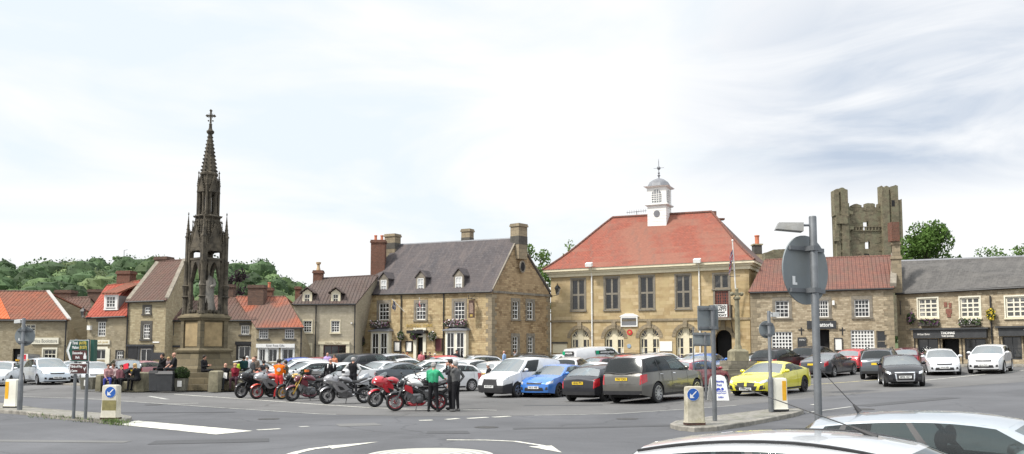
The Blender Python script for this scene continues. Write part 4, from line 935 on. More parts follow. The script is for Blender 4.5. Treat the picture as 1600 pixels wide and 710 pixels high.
# arches
m_fan = m_cream
for ai, (a, b, top) in enumerate(((891.5, 920.5, 513.5), (944.5, 974.5, 513), (999, 1030, 512), (1056, 1086, 511), (1118, 1143, 515.5))):
    u0, _ = hf.uv(a, 540); u1, z1 = hf.uv(b, top); r = (u1-u0)/2; uc = (u0+u1)/2; zs = z1 - r; hf.holes.append((u0, zh, u1, z1))
    k = Hh.mb(); n = 16
    arc = [(uc + r*cos(pi*i/n), zs + r*sin(pi*i/n)) for i in range(n+1)]
    for i in range(n):     # spandrels level with the wall, and the soffit
        (xa, ya), (xb, yb) = arc[i], arc[i+1]; k.poly([hf.pt(xa, ya), hf.pt(xa, z1), hf.pt(xb, z1), hf.pt(xb, yb)]); k.poly([hf.pt(xa, ya), hf.pt(xb, yb), hf.pt(xb, yb, -.4), hf.pt(xa, ya, -.4)])
    Hh.add('arch_wall', k, m_st_hall, fixn=False)
    k = Hh.mb(); n = 11
    for i in range(n):
        t0, t1 = pi*i/n+.015, pi*(i+1)/n-.015
        k.hexa([hf.pt(uc+q*cos(t), zs+q*sin(t), o) for o in (-.02, .035) for (q, t) in ((r, t0), (r+.3, t0), (r+.3, t1), (r, t1))])
    hf.box(k, uc-.17, uc+.17, zs+r-.02, zc-.09, -.02, .14); Hh.add('arch_stones', k, m_quoin)
    if ai == 4:
        k = Hh.mb(); k.poly([hf.pt(u0, zh, -.9), hf.pt(u1, zh, -.9), hf.pt(u1, z1, -.9), hf.pt(u0, z1, -.9)]); Hh.add('doorway', k, m_dark, fixn=False)
        continue
    k = Hh.mb(); D_ = -.3
    hf.box(k, uc-.24, uc+.24, zh, z1-.02, D_-.05, D_+.07)       # pair of door stiles
    hf.box(k, u0, uc-.24, zs-.1, zs+.1, D_-.05, D_+.05); hf.box(k, uc+.24, u1, zs-.1, zs+.1, D_-.05, D_+.05); hf.box(k, u0, uc-.24, zh, zh+.55, D_-.05, D_+.05); hf.box(k, uc+.24, u1, zh, zh+.55, D_-.05, D_+.05)
    hf.box(k, u0, u0+.12, zh, zs, D_-.05, D_+.06); hf.box(k, u1-.12, u1, zh, zs, D_-.05, D_+.06)
    for s in (-1, 1):
        mid = uc + s*(r+.24)/2; hf.box(k, mid-.035, mid+.035, zh+.5, zs-.1, D_-.05, D_+.04)
        for z in (zh+1.1, zh+1.65): hf.box(k, min(uc+s*.2, uc+s*r), max(uc+s*.2, uc+s*r), z-.03, z+.03, D_-.05, D_+.038)
        for q in (.28, .52, .76):
            t = pi/2 - s*q*pi/2*1.05; k.tube(hf.pt(uc+s*.24+.1*r*cos(t), zs+.1*r*sin(t), D_), hf.pt(uc+r*.97*cos(t), zs+r*.97*sin(t), D_), .035, n=6)
    for q in range(16):
        t0, t1 = pi*q/16, pi*(q+1)/16
        for ra, rb in ((.9, 1.), (.52, .58)): k.hexa([hf.pt(uc+r*m_*cos(t), zs+r*m_*sin(t), o) for o in (D_-.04, D_+.055) for (m_, t) in ((ra, t0), (rb, t0), (rb, t1), (ra, t1))])
    do = Hh.add('arched_door', k, m_fan)
    k = Hh.mb(); k.poly([hf.pt(u0, zh, D_-.03), hf.pt(u1, zh, D_-.03), hf.pt(u1, z1, D_-.03), hf.pt(u0, z1, D_-.03)]); Hh.add('pane', k, m_wdark, do, fixn=False)
    k = Hh.mb()
    for s in (-1, 1): hf.box(k, uc+s*.62-.15, uc+s*.62+.15, zh+1.15, zh+1.6, D_-.02, D_); 
    Hh.add('poster', k, m_paper, do)
    k = Hh.mb()
    for s in (-1, 1): hf.box(k, uc+s*.62-.26, uc+s*.62+.26, zh+.6, zh+.98, D_-.022, D_-.002)
    Hh.add('purple_poster', k, M('purple_print', (.13, .09, .25), .6, var=.4, scale=14), do)
# plaque, shield, boards
pl, (u0, z0, u1, z1) = panel(Hh, (972, 497, 995, 509), M('plaque_slate', (.16, .165, .175), .6, var=.2, scale=12), .08, 'stone_plaque', rim=m_white, rimw=.09)
k = Hh.mb(); um = (u0+u1)/2; k.prism([hf.pt(u0-.2, z1+.1), hf.pt(u1+.2, z1+.1), hf.pt(u1+.05, z1+.22), hf.pt(um+.3, z1+.36), hf.pt(um-.3, z1+.36), hf.pt(u0-.05, z1+.22)], hf.n*.13); Hh.add('pediment', k, m_white, pl)
us, z_s = hf.uv(984, 519.5); m_red = M('red_enamel', (.5, .03, .035), .4, var=.15); k = Hh.mb(); k.prism([hf.pt(us+.23*cos(2*pi*i/20), z_s+.23*sin(2*pi*i/20), .0) for i in range(20)], hf.n*.05); o = Hh.add('round_shield', k, m_red)
k = Hh.mb(); k.prism([hf.pt(us+.09*cos(2*pi*i/12), z_s+.1*sin(2*pi*i/12), .05) for i in range(12)], hf.n*.01); Hh.add('shield_emblem', k, m_gold, o)
panel(Hh, (1031, 533.5, 1050.5, 549), m_paper, .06, 'notice_board'); us, z_s = hf.uv(983, 541); k = Hh.mb(); k.prism([hf.pt(us+.17*cos(2*pi*i/16), z_s+.17*sin(2*pi*i/16)) for i in range(16)], hf.n*.04); Hh.add('round_plaque', k, M('blue_plaque', (.25, .33, .42), .5))
panel(Hh, (864, 537, 886, 552), m_cream, .05, 'information_board'); panel(Hh, (863, 534.5, 887, 537.3), m_dkstone, .12, 'board_hood')
k = Hh.mb(); hf.box(k, -.04, .8, zh, zh+.01, -.1, .04); quoins(Hh, hf.L, hf, .5, m_st_hall, sgn=-1)
# side wall pilaster tone and right-hand pier
Hh.finish()
for px, y0 in ((926, 419), (1095, 414)): pipe(Hh, px, y0, 560 if px < 1000 else 560, m_white, r=.06)
# cupola
cb = at(1030.5, 347, 76.6); cu = root('x', (0, 0, 0), None, None); bpy.data.objects.remove(cu)
U, Nn = hf.U, -hf.n; s1 = .82
def cbx(k, h0, h1, s, s2=None):
    s2 = s if s2 is None else s2
    k.hexa([V((cb.x, cb.y, cb.z+h)) + U*a*ss + Nn*b*ss for (h, ss) in ((h0, s), (h1, s2)) for (a, b) in ((-1, -1), (1, -1), (1, 1), (-1, 1))])
sc_ = 76.6/1400
k = Hh.mb(); cbx(k, -.6, 24*sc_, .82); cbx(k, 24*sc_, 25*sc_, .95); cbx(k, 25*sc_, 26.5*sc_, 1.02); cbx(k, 26.5*sc_, 53*sc_, .84); cbx(k, 53*sc_, 54.5*sc_, .98, 1.1)
for q in range(1, 7): cbx(k, -.3+q*.235, -.28+q*.235, .835)
cup = Hh.add('cupola', k, m_white, Hh.roof)
for (d_, t_) in ((hf.n, U), (U, -hf.n)):
    k = Hh.mb(); cc = V((cb.x, cb.y, cb.z)) + d_*.845; zb_ = 28.5*sc_; rr_ = .42; hh = 13*sc_
    pts = [cc + t_*-rr_ + Zv*zb_, cc + t_*rr_ + Zv*zb_] + [cc + t_*rr_*cos(pi*i/12) + Zv*(zb_+hh+rr_*sin(pi*i/12)) for i in range(13)]
    k.prism(pts, d_*.012); a_ = Hh.add('arched_louvre', k, M('louvre_grey', (.2, .21, .22), .5), cup); k = Hh.mb()
    for i in (-1, 0, 1): k.tube(cc+t_*rr_*.5*i+Zv*zb_+d_*.02, cc+t_*rr_*.5*i+Zv*(zb_+hh+rr_*(.95 if i == 0 else .8))+d_*.02, .03, n=5)
    for j in range(1, 5): k.tube(cc-t_*rr_+Zv*(zb_+hh*j/4)+d_*.02, cc+t_*rr_+Zv*(zb_+hh*j/4)+d_*.02, .03, n=5)
    Hh.add('glazing_bars', k, m_white, a_)
    if d_ == hf.n:
        k = Hh.mb(); k.prism([V((cb.x, cb.y, cb.z+11*sc_))+d_*.83+t_*.27*cos(2*pi*i/20)+Zv*.3*sin(2*pi*i/20) for i in range(20)], d_*.02); Hh.add('round_vent', k, m_lead, cup)
k = Hh.mb(); k.lathe([(1.02, 54.5*sc_), (1.0, 56*sc_), (.93, 59*sc_), (.78, 63.5*sc_), (.5, 67*sc_), (.2, 69*sc_), (.08, 69.6*sc_)], 8, cb, ph=pi/8+atan2(U.y, U.x)); dm = Hh.add('dome', k, m_lead, cup, 35)
k = Hh.mb(); k.lathe([(.07, 69*sc_), (.05, 72*sc_), (.14, 74*sc_), (.05, 76*sc_), (.1, 78*sc_), (.035, 80*sc_), (.03, 96*sc_), (.004, 101.5*sc_)], 8, cb)
zz = cb.z+86*sc_; k.tube(V((cb.x, cb.y, zz))-U*.45, V((cb.x, cb.y, zz))+U*.45, .02, n=5); k.tube(V((cb.x, cb.y, zz))-Nn*.45, V((cb.x, cb.y, zz))+Nn*.45, .02, n=5); k.ball((cb.x, cb.y, zz), .16, 8, 6)
Hh.add('weathervane', k, m_lead, dm, 40)
k = Hh.mb(); k.box(at(1113, 330, 76.5), at(1118, 341, 76.9)); k.box(at(1121, 341, 75), at(1130, 345, 75.6)); Hh.add('roof_vent', k, m_brick, Hh.roof)
# aerial on the hall ridge
k = Hh.mb(); p = at(995, 337, 79); k.tube(p, at(995, 330, 79), .03, n=5); k.tube(at(979, 332.5, 79), at(1010, 329.5, 79), .025, n=5)
for i in range(9): a_ = at(980+3.6*i, 332.3-.35*i, 79); k.tube(a_-V((0, 0, .17)), a_+V((0, 0, .17)), .012, n=4)
Hh.add('aerial', k, m_lead, Hh.roof)
# ================================================================ I trattoria
zt = .85
T = House('restaurant', 'pale stone restaurant with brown-red pantile roof and dark name board right of the town hall', 'restaurant', fp(1174, 66), fp(1399, 63), 8, zt, at(0, 457, 66).z, at(0, 450.5, 63).z, m_st_pale, GB)
r0, r1 = at(1196, 409, 70.3), at(1397, 402.5, 67); gable_roof(T, r0, r1, m_pan_trat, ridge=m_pan_trat); tf = T.f
for (a, b, c_, d) in ((1211, 470, 1233, 496.5), (1276, 469.5, 1295, 496), (1334.5, 468, 1359, 495.5)): window(T, (a, b, c_, d), 4 if a != 1211 else 3, 4, m_white, m_wdark, sur=m_dress, sw=.2, sill=m_dress)
window(T, (1205.5, 518.5, 1238.5, 548), 6, 5, m_white, m_wdark, meet=False, bw=.07); window(T, (1329, 516, 1367, 550), 7, 6, m_white, m_wcurt, meet=False, bw=.07); window(T, (1369, 517, 1386.5, 550), 1, 2, m_dress, m_wdark)
panel(T, (1260.5, 501.5, 1306.5, 514), m_charcoal, .12, 'name_board'); fbtext(T, 'trattoria', (1275, 504.5, 1302, 511.5), m_white, .125, bold=.008)
o, _ = opening(T, (1278, 515.5, 1297, 560), m_dark, 'door', d=.5); panel(T, (1246, 527.5, 1260.5, 547), m_charcoal, .08, 'menu_board'); fbtext(T, 'MENU', (1249, 530, 1258, 533), m_paper, .085)
panel(T, (1304.5, 529.5, 1315.5, 547), m_paper, .06, 'menu_case', rim=m_black); panel(T, (1300, 470, 1304, 477), m_white, .15, 'alarm_box')
quoins(T, 0, tf, .55, z1=tf.zl); quoins(T, tf.L, tf, .5, z1=tf.zr, sgn=-1)
for px in (1252, 1316): u, z = tf.uv(px, 514); k = T.mb(); tf.box(k, u-.04, u+.04, z-.45, z+.1, 0, .03); tf.box(k, u-.2, u+.2, z-.12, z-.04, 0, .028); T.add('wall_tie', k, m_gutter)
k = T.mb(); p, q = V(r1), tf.pt(tf.L, tf.zr); k.prism([p+Zv*.1-V((.2, 0, 0)), q+Zv*.1-V((.2, 0, 0)), q+Zv*.1+V((.25, 0, 0)), p+Zv*.1+V((.25, 0, 0))], Zv*.25); T.add('coping', k, m_coping, T.roof)
chimney(T, 1393, 1408, 400, 432, 64.5, m_quoin); chimney(T, 1394, 1406, 377.5, 400, 64.8, m_quoin); 
k = T.mb(); a_, b_ = at(1394, 377, 64.4), at(1405, 347, 64.4); k.box((a_.x, 64.4, a_.z), (b_.x, 65.1, b_.z)); T.add('brick_flue', k, m_brick, T.roof)
T.finish(r0, r1)
# ================================================================ J shops at the right
zj = .9
jp0 = V((*fp(1404, 64.5), 0)); jp1 = V((*fp(1700, 56.5), 0))
J = House('stone_shops', 'long pale stone shop row with dark slate roof and charcoal shopfronts at the right edge', 'shop', jp0, jp1, 7.5, zj, at(0, 459, 64.5).z, at(0, 443.5, 56.5).z, m_st_pale, GB)
r0, r1 = at(1404, 411, 68.4), at(1725, 399, 61); gable_roof(J, r0, r1, m_slate_gr, ridge=m_lead, side=0); jf = J.f
for (a, b, c_, d) in ((1434, 466.5, 1466, 496.5), (1499.5, 465, 1532, 496.5), (1570.5, 463.5, 1607, 496), (1640, 462, 1675, 495)): window(J, (a, b, c_, d), 3, 4, m_palecream, m_wcurt, sur=m_palecream, sw=.08, sill=m_cream, meet=False, bw=.09, fw=.1)
for (a, b, t_, s_) in ((1429, 1544, 'THOMAS', 'THE BAKER'), (1562, 1670, 'THOMAS', 'THE BUTCHER')):
    yt = 515.5 if a < 1500 else 512
    fa, (u0, z0, u1, z1) = panel(J, (a, yt, b, yt+13), m_charcoal, .35, 'shop_fascia'); k = J.mb(); jf.box(k, u0-.15, u1+.15, z1, z1+.12, 0, .5); J.add('fascia_cornice', k, m_charcoal, fa)
    cx = (a+b)/2 - 3; fbtext(J, t_, (cx-11, yt+3, cx+11, yt+7.5), m_white, .355, parent=J.r, bold=.012); fbtext(J, s_, (cx-10, yt+8.8, cx+10, yt+11.5), m_paper, .355, bold=.004)
    if a < 1500: fbtext(J, 'Artisan Baker', (1436, yt+5.5, 1456, yt+9), m_paper, .355)
    w_ = b-a
    for (x, y, nm) in ((.02, .33, 'w'), (.37, .62, 'd'), (.66, .98, 'w')):
        if nm == 'd': opening(J, (a+w_*x, yt+14, a+w_*y, 575), m_dark, 'door', d=.6)
        else: window(J, (a+w_*x+2, yt+14, a+w_*y, 562), 2, 2, m_charcoal, m_wdark, meet=False)
    for x in (0, .345, .64, .985): panel(J, (a+w_*x, yt+13, a+w_*x+2.4, 575), m_charcoal, .14, 'pilaster')
pipe(J, 1552.5, 462, 570); pipe(J, 1408, 470, 492, r=.03)
for (a, b, c_, d) in ((1475, 472.5, 1480, 480), (1482.5, 473.5, 1487, 481), (1478, 483, 1487.5, 490), (1480, 490, 1486, 496)): panel(J, (a, b, c_, d), M('rust_stone', (.2, .085, .06), .9, var=.3), .05, 'iron_tie_plate')
quoins(J, 0, jf, .7, z1=jf.zl); J.finish(r0, r1)
# house and chimney behind the hall, low ruin
k = MB(at(1183, 412, 82)); a_, b_ = at(1177, 384, 82), at(1189, 425, 82); k.box((a_.x, 81.6, a_.z), (b_.x, 82.4, b_.z-2)); k.box((a_.x-.12, 81.5, a_.z), (b_.x+.12, 82.5, a_.z+.12))
rb = root('chimney_stack', (at(1183, 412, 82)), 'stone chimney with soot band and single red pot rising behind the town hall roof', 'chimney'); rb['kind'] = 'thing'
k.build('stack', m_st_warm, rb); k = MB(rb.location); p = at(1183, 383, 82); k.lathe([(.24, 0), (.2, .1), (.2, .75), (.24, .78), (.24, .88), (.18, .9)], 10, p); k.build('pot', m_pot, rb, 40); k = MB(rb.location); k.box((a_.x-.03, 81.57, a_.z-.8), (b_.x+.03, 82.43, a_.z)); k.build('soot_band', m_dkstone, rb)
# ================================================================ gothic monument
m_mon = stone('monument_stone', (.19, .16, .105), (.13, .112, .076), (.1, .09, .075), .7, .35, stain=(.035, .033, .03), amount=.8, bstr=.3)
m_mon_dk = M('weathered_monument_stone', (.078, .066, .047), .92, var=.55, scale=3.2, bmp=.6, dirt=(.022, .02, .017))
m_mon_gold = M('golden_panel', (.30, .225, .12), .9, var=.35, scale=2, bmp=.2, dirt=(.26, .2, .11))
m_statue = M('pale_statue_stone', (.24, .225, .195), .85, var=.18, scale=3, bmp=.2, dirt=(.3, .28, .25))
mp_ = at(317, 600, 49.6); MX, MY = mp_.x, mp_.y; MZ = .08; MR = R(54)
mon = root('stone_monument', (MX, MY, MZ), 'tall dark gothic stone monument with spire and cross, stone steps and robed statue', 'monument', rz=MR)
mon.rotation_euler = (0, 0, MR)
def sc(k, f):
    for v in k.v: v.x *= f; v.y *= f
def mh(py): return CH + (550-py)/28.2 - MZ
def sqr(k, h0, h1, s0, s1=None):
    s1 = s0 if s1 is None else s1
    k.hexa([(a*s0, b*s0, h0) for (a, b) in ((-1, -1), (1, -1), (1, 1), (-1, 1))] + [(a*s1, b*s1, h1) for (a, b) in ((-1, -1), (1, -1), (1, 1), (-1, 1))])
k = MB()
Rp = Matrix.Rotation(-MR-R(4), 4, 'Z'); k.x = Rp
for h0, h1, s in ((0, .29, 3.3), (.29, .58, 2.95), (.58, .87, 2.6)): sqr(k, h0, h1, s)
k.x = None
k.build('steps', m_mon, mon)
k = MB()
h5, h6 = .87, mh(545)
sqr(k, h5, h5+.2, 1.42, 1.4); sqr(k, h5+.2, h5+.36, 1.38, 1.28); sqr(k, h5+.36, h6-.22, 1.27, 1.12); sqr(k, h6-.22, h6-.1, 1.2, 1.24); sqr(k, h6-.1, h6+.02, 1.22, 1.04)
sc(k, .90); k.build('plinth', m_mon, mon)
hp_ = mh(500); k = MB(); sqr(k, h6, hp_, .92)
for a in (-1, 1):
    for b in (-1, 1): k.cbox((a*.88, b*.88, (h6+hp_)/2), (.3, .3, hp_-h6))
    for d in (0, 1):
        q = (a*.93, 0) if d == 0 else (0, a*.93); k.cbox((q[0], q[1], (h6+hp_)/2), (.14, .2, hp_-h6) if d == 0 else (.2, .14, hp_-h6)) if False else None
sqr(k, hp_-.06, hp_+.08, 1.08, 1.16); sqr(k, hp_+.08, hp_+.16, 1.2, 1.18); sqr(k, hp_+.16, hp_+.3, 1.12, 1.0)
sc(k, .86); ped = k.build('pedestal', m_mon, mon)
k = MB()
for a in (-1, 1):
    k.box((-.66, a*.925, h6+.12), (.66, a*.945, hp_-.16)); k.box((a*.925, -.66, h6+.12), (a*.945, .66, hp_-.16))
sc(k, .86); k.build('carved_panel', m_mon_gold, ped)
# open canopied stage
h7 = hp_+.3; h8 = mh(412)
def pier(k, x, y, h0, h1, r, rt=None, n=8): k.lathe([(r*1.25, h0), (r*1.2, h0+.14), (r, h0+.2), (r, h1-.22), (r*1.1, h1-.16), (r*1.35, h1-.04), (r*1.35, h1)], n, (x, y, 0), ph=pi/8)
def pinnacle(k, x, y, h0, h1, h2, r):
    k.lathe([(r, h0), (r, h1)], 4, (x, y, 0), ph=pi/4); k.lathe([(r*1.3, h1), (r*1.25, h1+.08), (r*.9, h1+.12), (.02, h2-.12)], 4, (x, y, 0), ph=pi/4)
    n = 5
    for i in range(n):
        t = (i+.5)/n; rr = r*.9*(1-t)*.8; z = h1+.12 + (h2-h1-.24)*t
        for a in range(4): k.ball((x+cos(a*pi/2+pi/4)*rr*1.15, y+sin(a*pi/2+pi/4)*rr*1.15, z), .035*(1.3-t*.6), 5, 4)
    k.tube((x, y, h2-.14), (x, y, h2), .02, n=5); k.ball((x, y, h2-.05), (.06, .06, .05), 6, 4); k.ball((x, y, h2+.02), (.025, .025, .05), 5, 4)
k = MB()
for a in (-1, 1):
    for b in (-1, 1):
        pier(k, a*.72, b*.72, h7, h8, .19); pier(k, a*.95, b*.95, h7, h7+1.5, .17); pier(k, a*.94, b*.94, h7+1.45, h8+.1, .15)
        for z in (h7+.9, h7+1.5): k.lathe([(.24, z), (.27, z+.05), (.18, z+.1)], 8, (a*.94, b*.94, 0))
for d in range(4):
    R_ = Matrix.Rotation(d*pi/2, 3, 'Z')
    for x in (-.5, .5): q = R_ @ V((x, -.86, 0)); pier(k, q.x, q.y, h7, h7+.55, .075); k.lathe([(.1, h7+.55), (.06, h7+.62), (.02, h7+.85)], 6, (q.x, q.y, 0)); k.ball((q.x, q.y, h7+.3), .12, 6, 5)
    for x in (-.25, 0, .25): q = R_ @ V((x, -.95, 0)); k.ball((q.x, q.y, h7+.12), .12, 6, 5)
sc(k, .80); k.build('corner_pier', m_mon_dk, mon, 40)
k = MB(); sqr(k, h7-.02, h7+.2, .62, .56); k.build('statue_base', m_mon, mon)
# pointed arches, gables with crockets on four sides
def arch_side(k, s, half, hs, ha, thick, d):
    """pointed arch panel spanning +-half at distance s, springing at hs, apex ha, gable above"""
    n = 9; R_ = Matrix.Rotation(d*pi/2, 3, 'Z'); pts = []
    for sgn in (-1, 1):
        prev = None
        for i in range(n+1):
            t = i/n; x = half*(1-t)*1.0; z = hs + (ha-hs)*sin(t*pi/2)**.9; 
            cur = (sgn*x, z, sgn*(half+.0), max(z, hs) if False else ha+.15)
            if prev:
                k.hexa([R_ @ V((p, -s-o, z_)) for o in (0, thick) for (p, z_) in ((prev[0], prev[1]), (cur[0], cur[1]), (cur[0], ha+.18), (prev[0], ha+.18))])
            prev = cur
    k.hexa([R_ @ V(p) for p in ((-half-.12, -s-thick-.03, ha+.12), (half+.12, -s-thick-.03, ha+.12), (half+.12, -s+.05, ha+.12), (-half-.12, -s+.05, ha+.12), (-half-.12, -s-thick-.03, ha+.24), (half+.12, -s-thick-.03, ha+.24), (half+.12, -s+.05, ha+.24), (-half-.12, -s+.05, ha+.24))])
def gable(k, s, half, h0, h1, d, cro=True, th=.16):
    R_ = Matrix.Rotation(d*pi/2, 3, 'Z')
    k.prism([R_ @ V(p) for p in ((-half, -s, h0), (half, -s, h0), (0, -s, h1))], R_ @ V((0, -th, 0)))
    for sg in (-1, 1):
        k.tube(R_ @ V((sg*half*1.05, -s-th, h0)), R_ @ V((0, -s-th, h1+.05)), .045, n=5)
        for i in range(6):
            t = (i+.5)/6; k.ball(R_ @ V((sg*half*(1-t)*1.1, -s-th*.7, h0+(h1-h0)*t+.06)), .06, 5, 4)
    k.tube(R_ @ V((0, -s-th*.5, h1)), R_ @ V((0, -s-th*.5, h1+.22)), .03, n=5); k.ball(R_ @ V((0, -s-th*.5, h1+.16)), (.08, .08, .07), 6, 4)
k = MB(); ha = mh(390); hg = mh(352)
for d in range(4): arch_side(k, .62, .46, h8-1.0, ha-.75, .22, d); arch_side(k, .66, .66, ha-.3, ha-.05, .2, d); gable(k, .72, .66, ha-.12, hg, d)
sc(k, .84); can = k.build('canopy', m_mon_dk, mon, 35)
k = MB(); sqr(k, ha-.05, ha+.6, .78, .72); sqr(k, ha+.6, mh(340), .72, .52); sqr(k, mh(340), mh(337), .62, .66)
for d in range(4):
    R_ = Matrix.Rotation(d*pi/2, 3, 'Z')
    for x in (-.45, -.2, .2, .45): q = R_ @ V((x, -.78, 0)); pinnacle(k, q.x, q.y, ha+.3, mh(368 if abs(x) > .3 else 362), mh(346 if abs(x) > .3 else 338), .06)
    for x in (-.62, .62): q = R_ @ V((x, -.84, 0)); pinnacle(k, q.x, q.y, ha-.3, mh(385), mh(362), .07)
for i in range(90):
    a = random.randrange(4); R_ = Matrix.Rotation(a*pi/2, 3, 'Z'); z = random.uniform(ha-.1, mh(342)); k.ball(R_ @ V((random.uniform(-.55, .55), -.74+.1*(z-ha), z)), random.uniform(.04, .09), 5, 4)
sc(k, .86); k.build('core', m_mon_dk, mon, 40)
k = MB()
for a in (-1, 1):
    for b in (-1, 1):
        pinnacle(k, a*.93, b*.93, h8, mh(372), mh(333), .16); k.cbox((a*.8, b*.8, (h8+ha)/2+.2), (.36, .36, ha-h8+.4)); k.hexa([(a*x+u*.06*b, b*x-u*.06*a, z) for (x, u, z) in ((.55, -1, mh(352)), (.55, 1, mh(352)), (.95, 1, mh(395)), (.95, -1, mh(395)), (.5, -1, mh(338)), (.5, 1, mh(338)), (.9, 1, mh(378)), (.9, -1, mh(378)))])
sc(k, .78); k.build('pinnacle', m_mon_dk, mon, 35)
# open lantern
h9, h10 = mh(337), mh(300); k = MB()
for i in range(8):
    a = i*pi/4+pi/8; pier(k, .46*cos(a), .46*sin(a), h9, h10, .065 if i % 2 else .075, n=6)
k.tube((0, 0, h9), (0, 0, h10), .1, n=6)
for i in range(4): pinnacle(k, .55*cos(i*pi/2+pi/4), .55*sin(i*pi/2+pi/4), h9, mh(290), mh(267), .075)
k.lathe([(.62, h9-.1), (.66, h9-.04), (.6, h9+.03), (.5, h9+.05)], 8, ph=pi/8); k.lathe([(.47, h10-.05), (.6, h10), (.6, h10+.1), (.5, h10+.14), (.46, mh(285)), (.44, mh(274)), (.5, mh(272)), (.5, mh(269)), (.4, mh(267))], 8, ph=pi/8)
for d in range(4): gable(k, .4, .28, h10-.02, mh(276), d, th=.12)
lan = k.build('lantern', m_mon_dk, mon, 35)
k = MB(); k.lathe([(.42, mh(270)), (.4, mh(266)), (.12, mh(208)), (.12, mh(206)), (.2, mh(204)), (.22, mh(201)), (.13, mh(199)), (.09, mh(196)), (.08, mh(191)), (.1, mh(190)), (.05, mh(188))], 8, ph=pi/8)
for i in range(8):
    a = i*pi/4+pi/8
    for j in range(10): t = (j+.4)/10; r = .42*(1-t)+.12*t; k.ball((cos(a)*r*1.04, sin(a)*r*1.04, mh(267-60*t)), .052*(1.2-.5*t), 5, 4)
sp = k.build('spire', m_mon_dk, mon, 35)
# cross faces the camera roughly
k = MB(); Rc = Matrix.Rotation(-MR+R(8), 3, 'Z'); cz = mh(176)
def cb_(x0, x1, z0, z1): k.hexa([Rc @ V(p) for p in ((x0, -.05, z0), (x1, -.05, z0), (x1, .05, z0), (x0, .05, z0), (x0, -.05, z1), (x1, -.05, z1), (x1, .05, z1), (x0, .05, z1))])
cb_(-.045, .045, mh(190), mh(168)); cb_(-.2, .2, cz-.045, cz+.045)
for (x, z) in ((-.2, cz), (.2, cz), (0, mh(167.5))):
    k.prism([Rc @ V(p) for p in ((x-.085, -.05, z), (x, -.05, z-.085), (x+.085, -.05, z), (x, -.05, z+.085))], Rc @ V((0, .1, 0)))
for s in (-1, 1): k.ball(Rc @ V((s*.1, 0, cz+.1)), .03, 5, 4); k.ball(Rc @ V((s*.1, 0, cz-.1)), .03, 5, 4); k.ball(Rc @ V((s*.12, 0, mh(184))), .05, 5, 4)
k.build('cross', m_mon_dk, sp)
# statue: robed standing figure
k = MB(); hb = h7+.2; prof = [(.42, 0), (.43, .12), (.36, .5), (.32, 1.0), (.33, 1.3), (.36, 1.55), (.33, 1.75), (.2, 1.9), (.09, 1.96), (.09, 2.02)]
n = 22; rows = []
for (r, h) in prof:
    rows.append([(r*(1+.1*sin(i*2*pi*5/n+h)*(1 if h < 1.4 else .3))*cos(2*pi*i/n), .72*r*(1+.1*sin(i*2*pi*5/n+h))*sin(2*pi*i/n), hb+h) for i in range(n+1)])
k.grid(rows); k.ball((0, -.02, hb+2.16), (.12, .14, .17), 10, 8)
k.path([(.3, -.05, hb+1.75), (.38, -.15, hb+1.4), (.15, -.3, hb+1.3)], [.11, .09, .06], 8); k.path([(-.3, -.05, hb+1.75), (-.38, -.1, hb+1.4), (-.18, -.28, hb+1.15)], [.11, .09, .06], 8)
st = MB(); st_o = k.build('statue', m_statue, None, 60); st_o.parent = mon; st_o.rotation_euler = (0, 0, -MR+R(15)); st_o.location = (.06, -.08, 0); 
# ================================================================ market cross on its steps
cx = at(1154, 590, 50.5); CZ = gz(cx.x, 50) - .02
m_cross = M('cross_stone', (.22, .2, .135), .92, var=.3, scale=3, bmp=.35, dirt=(.1, .095, .06))
m_steps = stone('step_stone', (.27, .25, .2), (.2, .185, .15), (.1, .095, .08), .9, .17, stain=(.1, .1, .06), amount=.7)
mc = root('market_cross', (cx.x, 50.5, CZ), 'weathered stone market cross on a stepped square base in front of the town hall', 'market cross', rz=R(14))
k = MB()
for i, s in enumerate((2.05, 1.68, 1.32, .98, .68)): sqr(k, i*.24, (i+1)*.24, s)
for v in k.v: v.x *= 1.15; v += V((random.uniform(-.02, .02), random.uniform(-.02, .02), random.uniform(-.012, .012)))
k.build('steps', m_steps, mc)
k = MB(); k.hexa([(a*.44, b*.44, 1.2) for a, b in ((-1, -1), (1, -1), (1, 1), (-1, 1))] + [(a*.42, b*.42, 1.72) for a, b in ((-1, -1), (1, -1), (1, 1), (-1, 1))]); k.hexa([(a*.42, b*.42, 1.72) for a, b in ((-1, -1), (1, -1), (1, 1), (-1, 1))] + [(a*.27, b*.27, 1.86) for a, b in ((-1, -1), (1, -1), (1, 1), (-1, 1))]); k.build('pedestal', m_cross, mc)
k = MB(); k.lathe([(.22, 1.85), (.2, 2.0), (.15, 2.1), (.125, 4.6), (.19, 4.66), (.2, 4.75), (.13, 4.8), (.1, 4.85)], 8, ph=pi/8); k.build('shaft', m_cross, mc, 35)
k = MB(); k.cbox((0, 0, 4.98), (.15, .15, .42)); k.cbox((0, 0, 4.95), (.6, .14, .14)); k.ball((-.3, 0, 4.95), .12, 8, 6); k.ball((.3, 0, 4.95), .12, 8, 6); k.ball((0, 0, 5.2), .1, 8, 6); k.build('cross_head', m_cross, mc, 50)
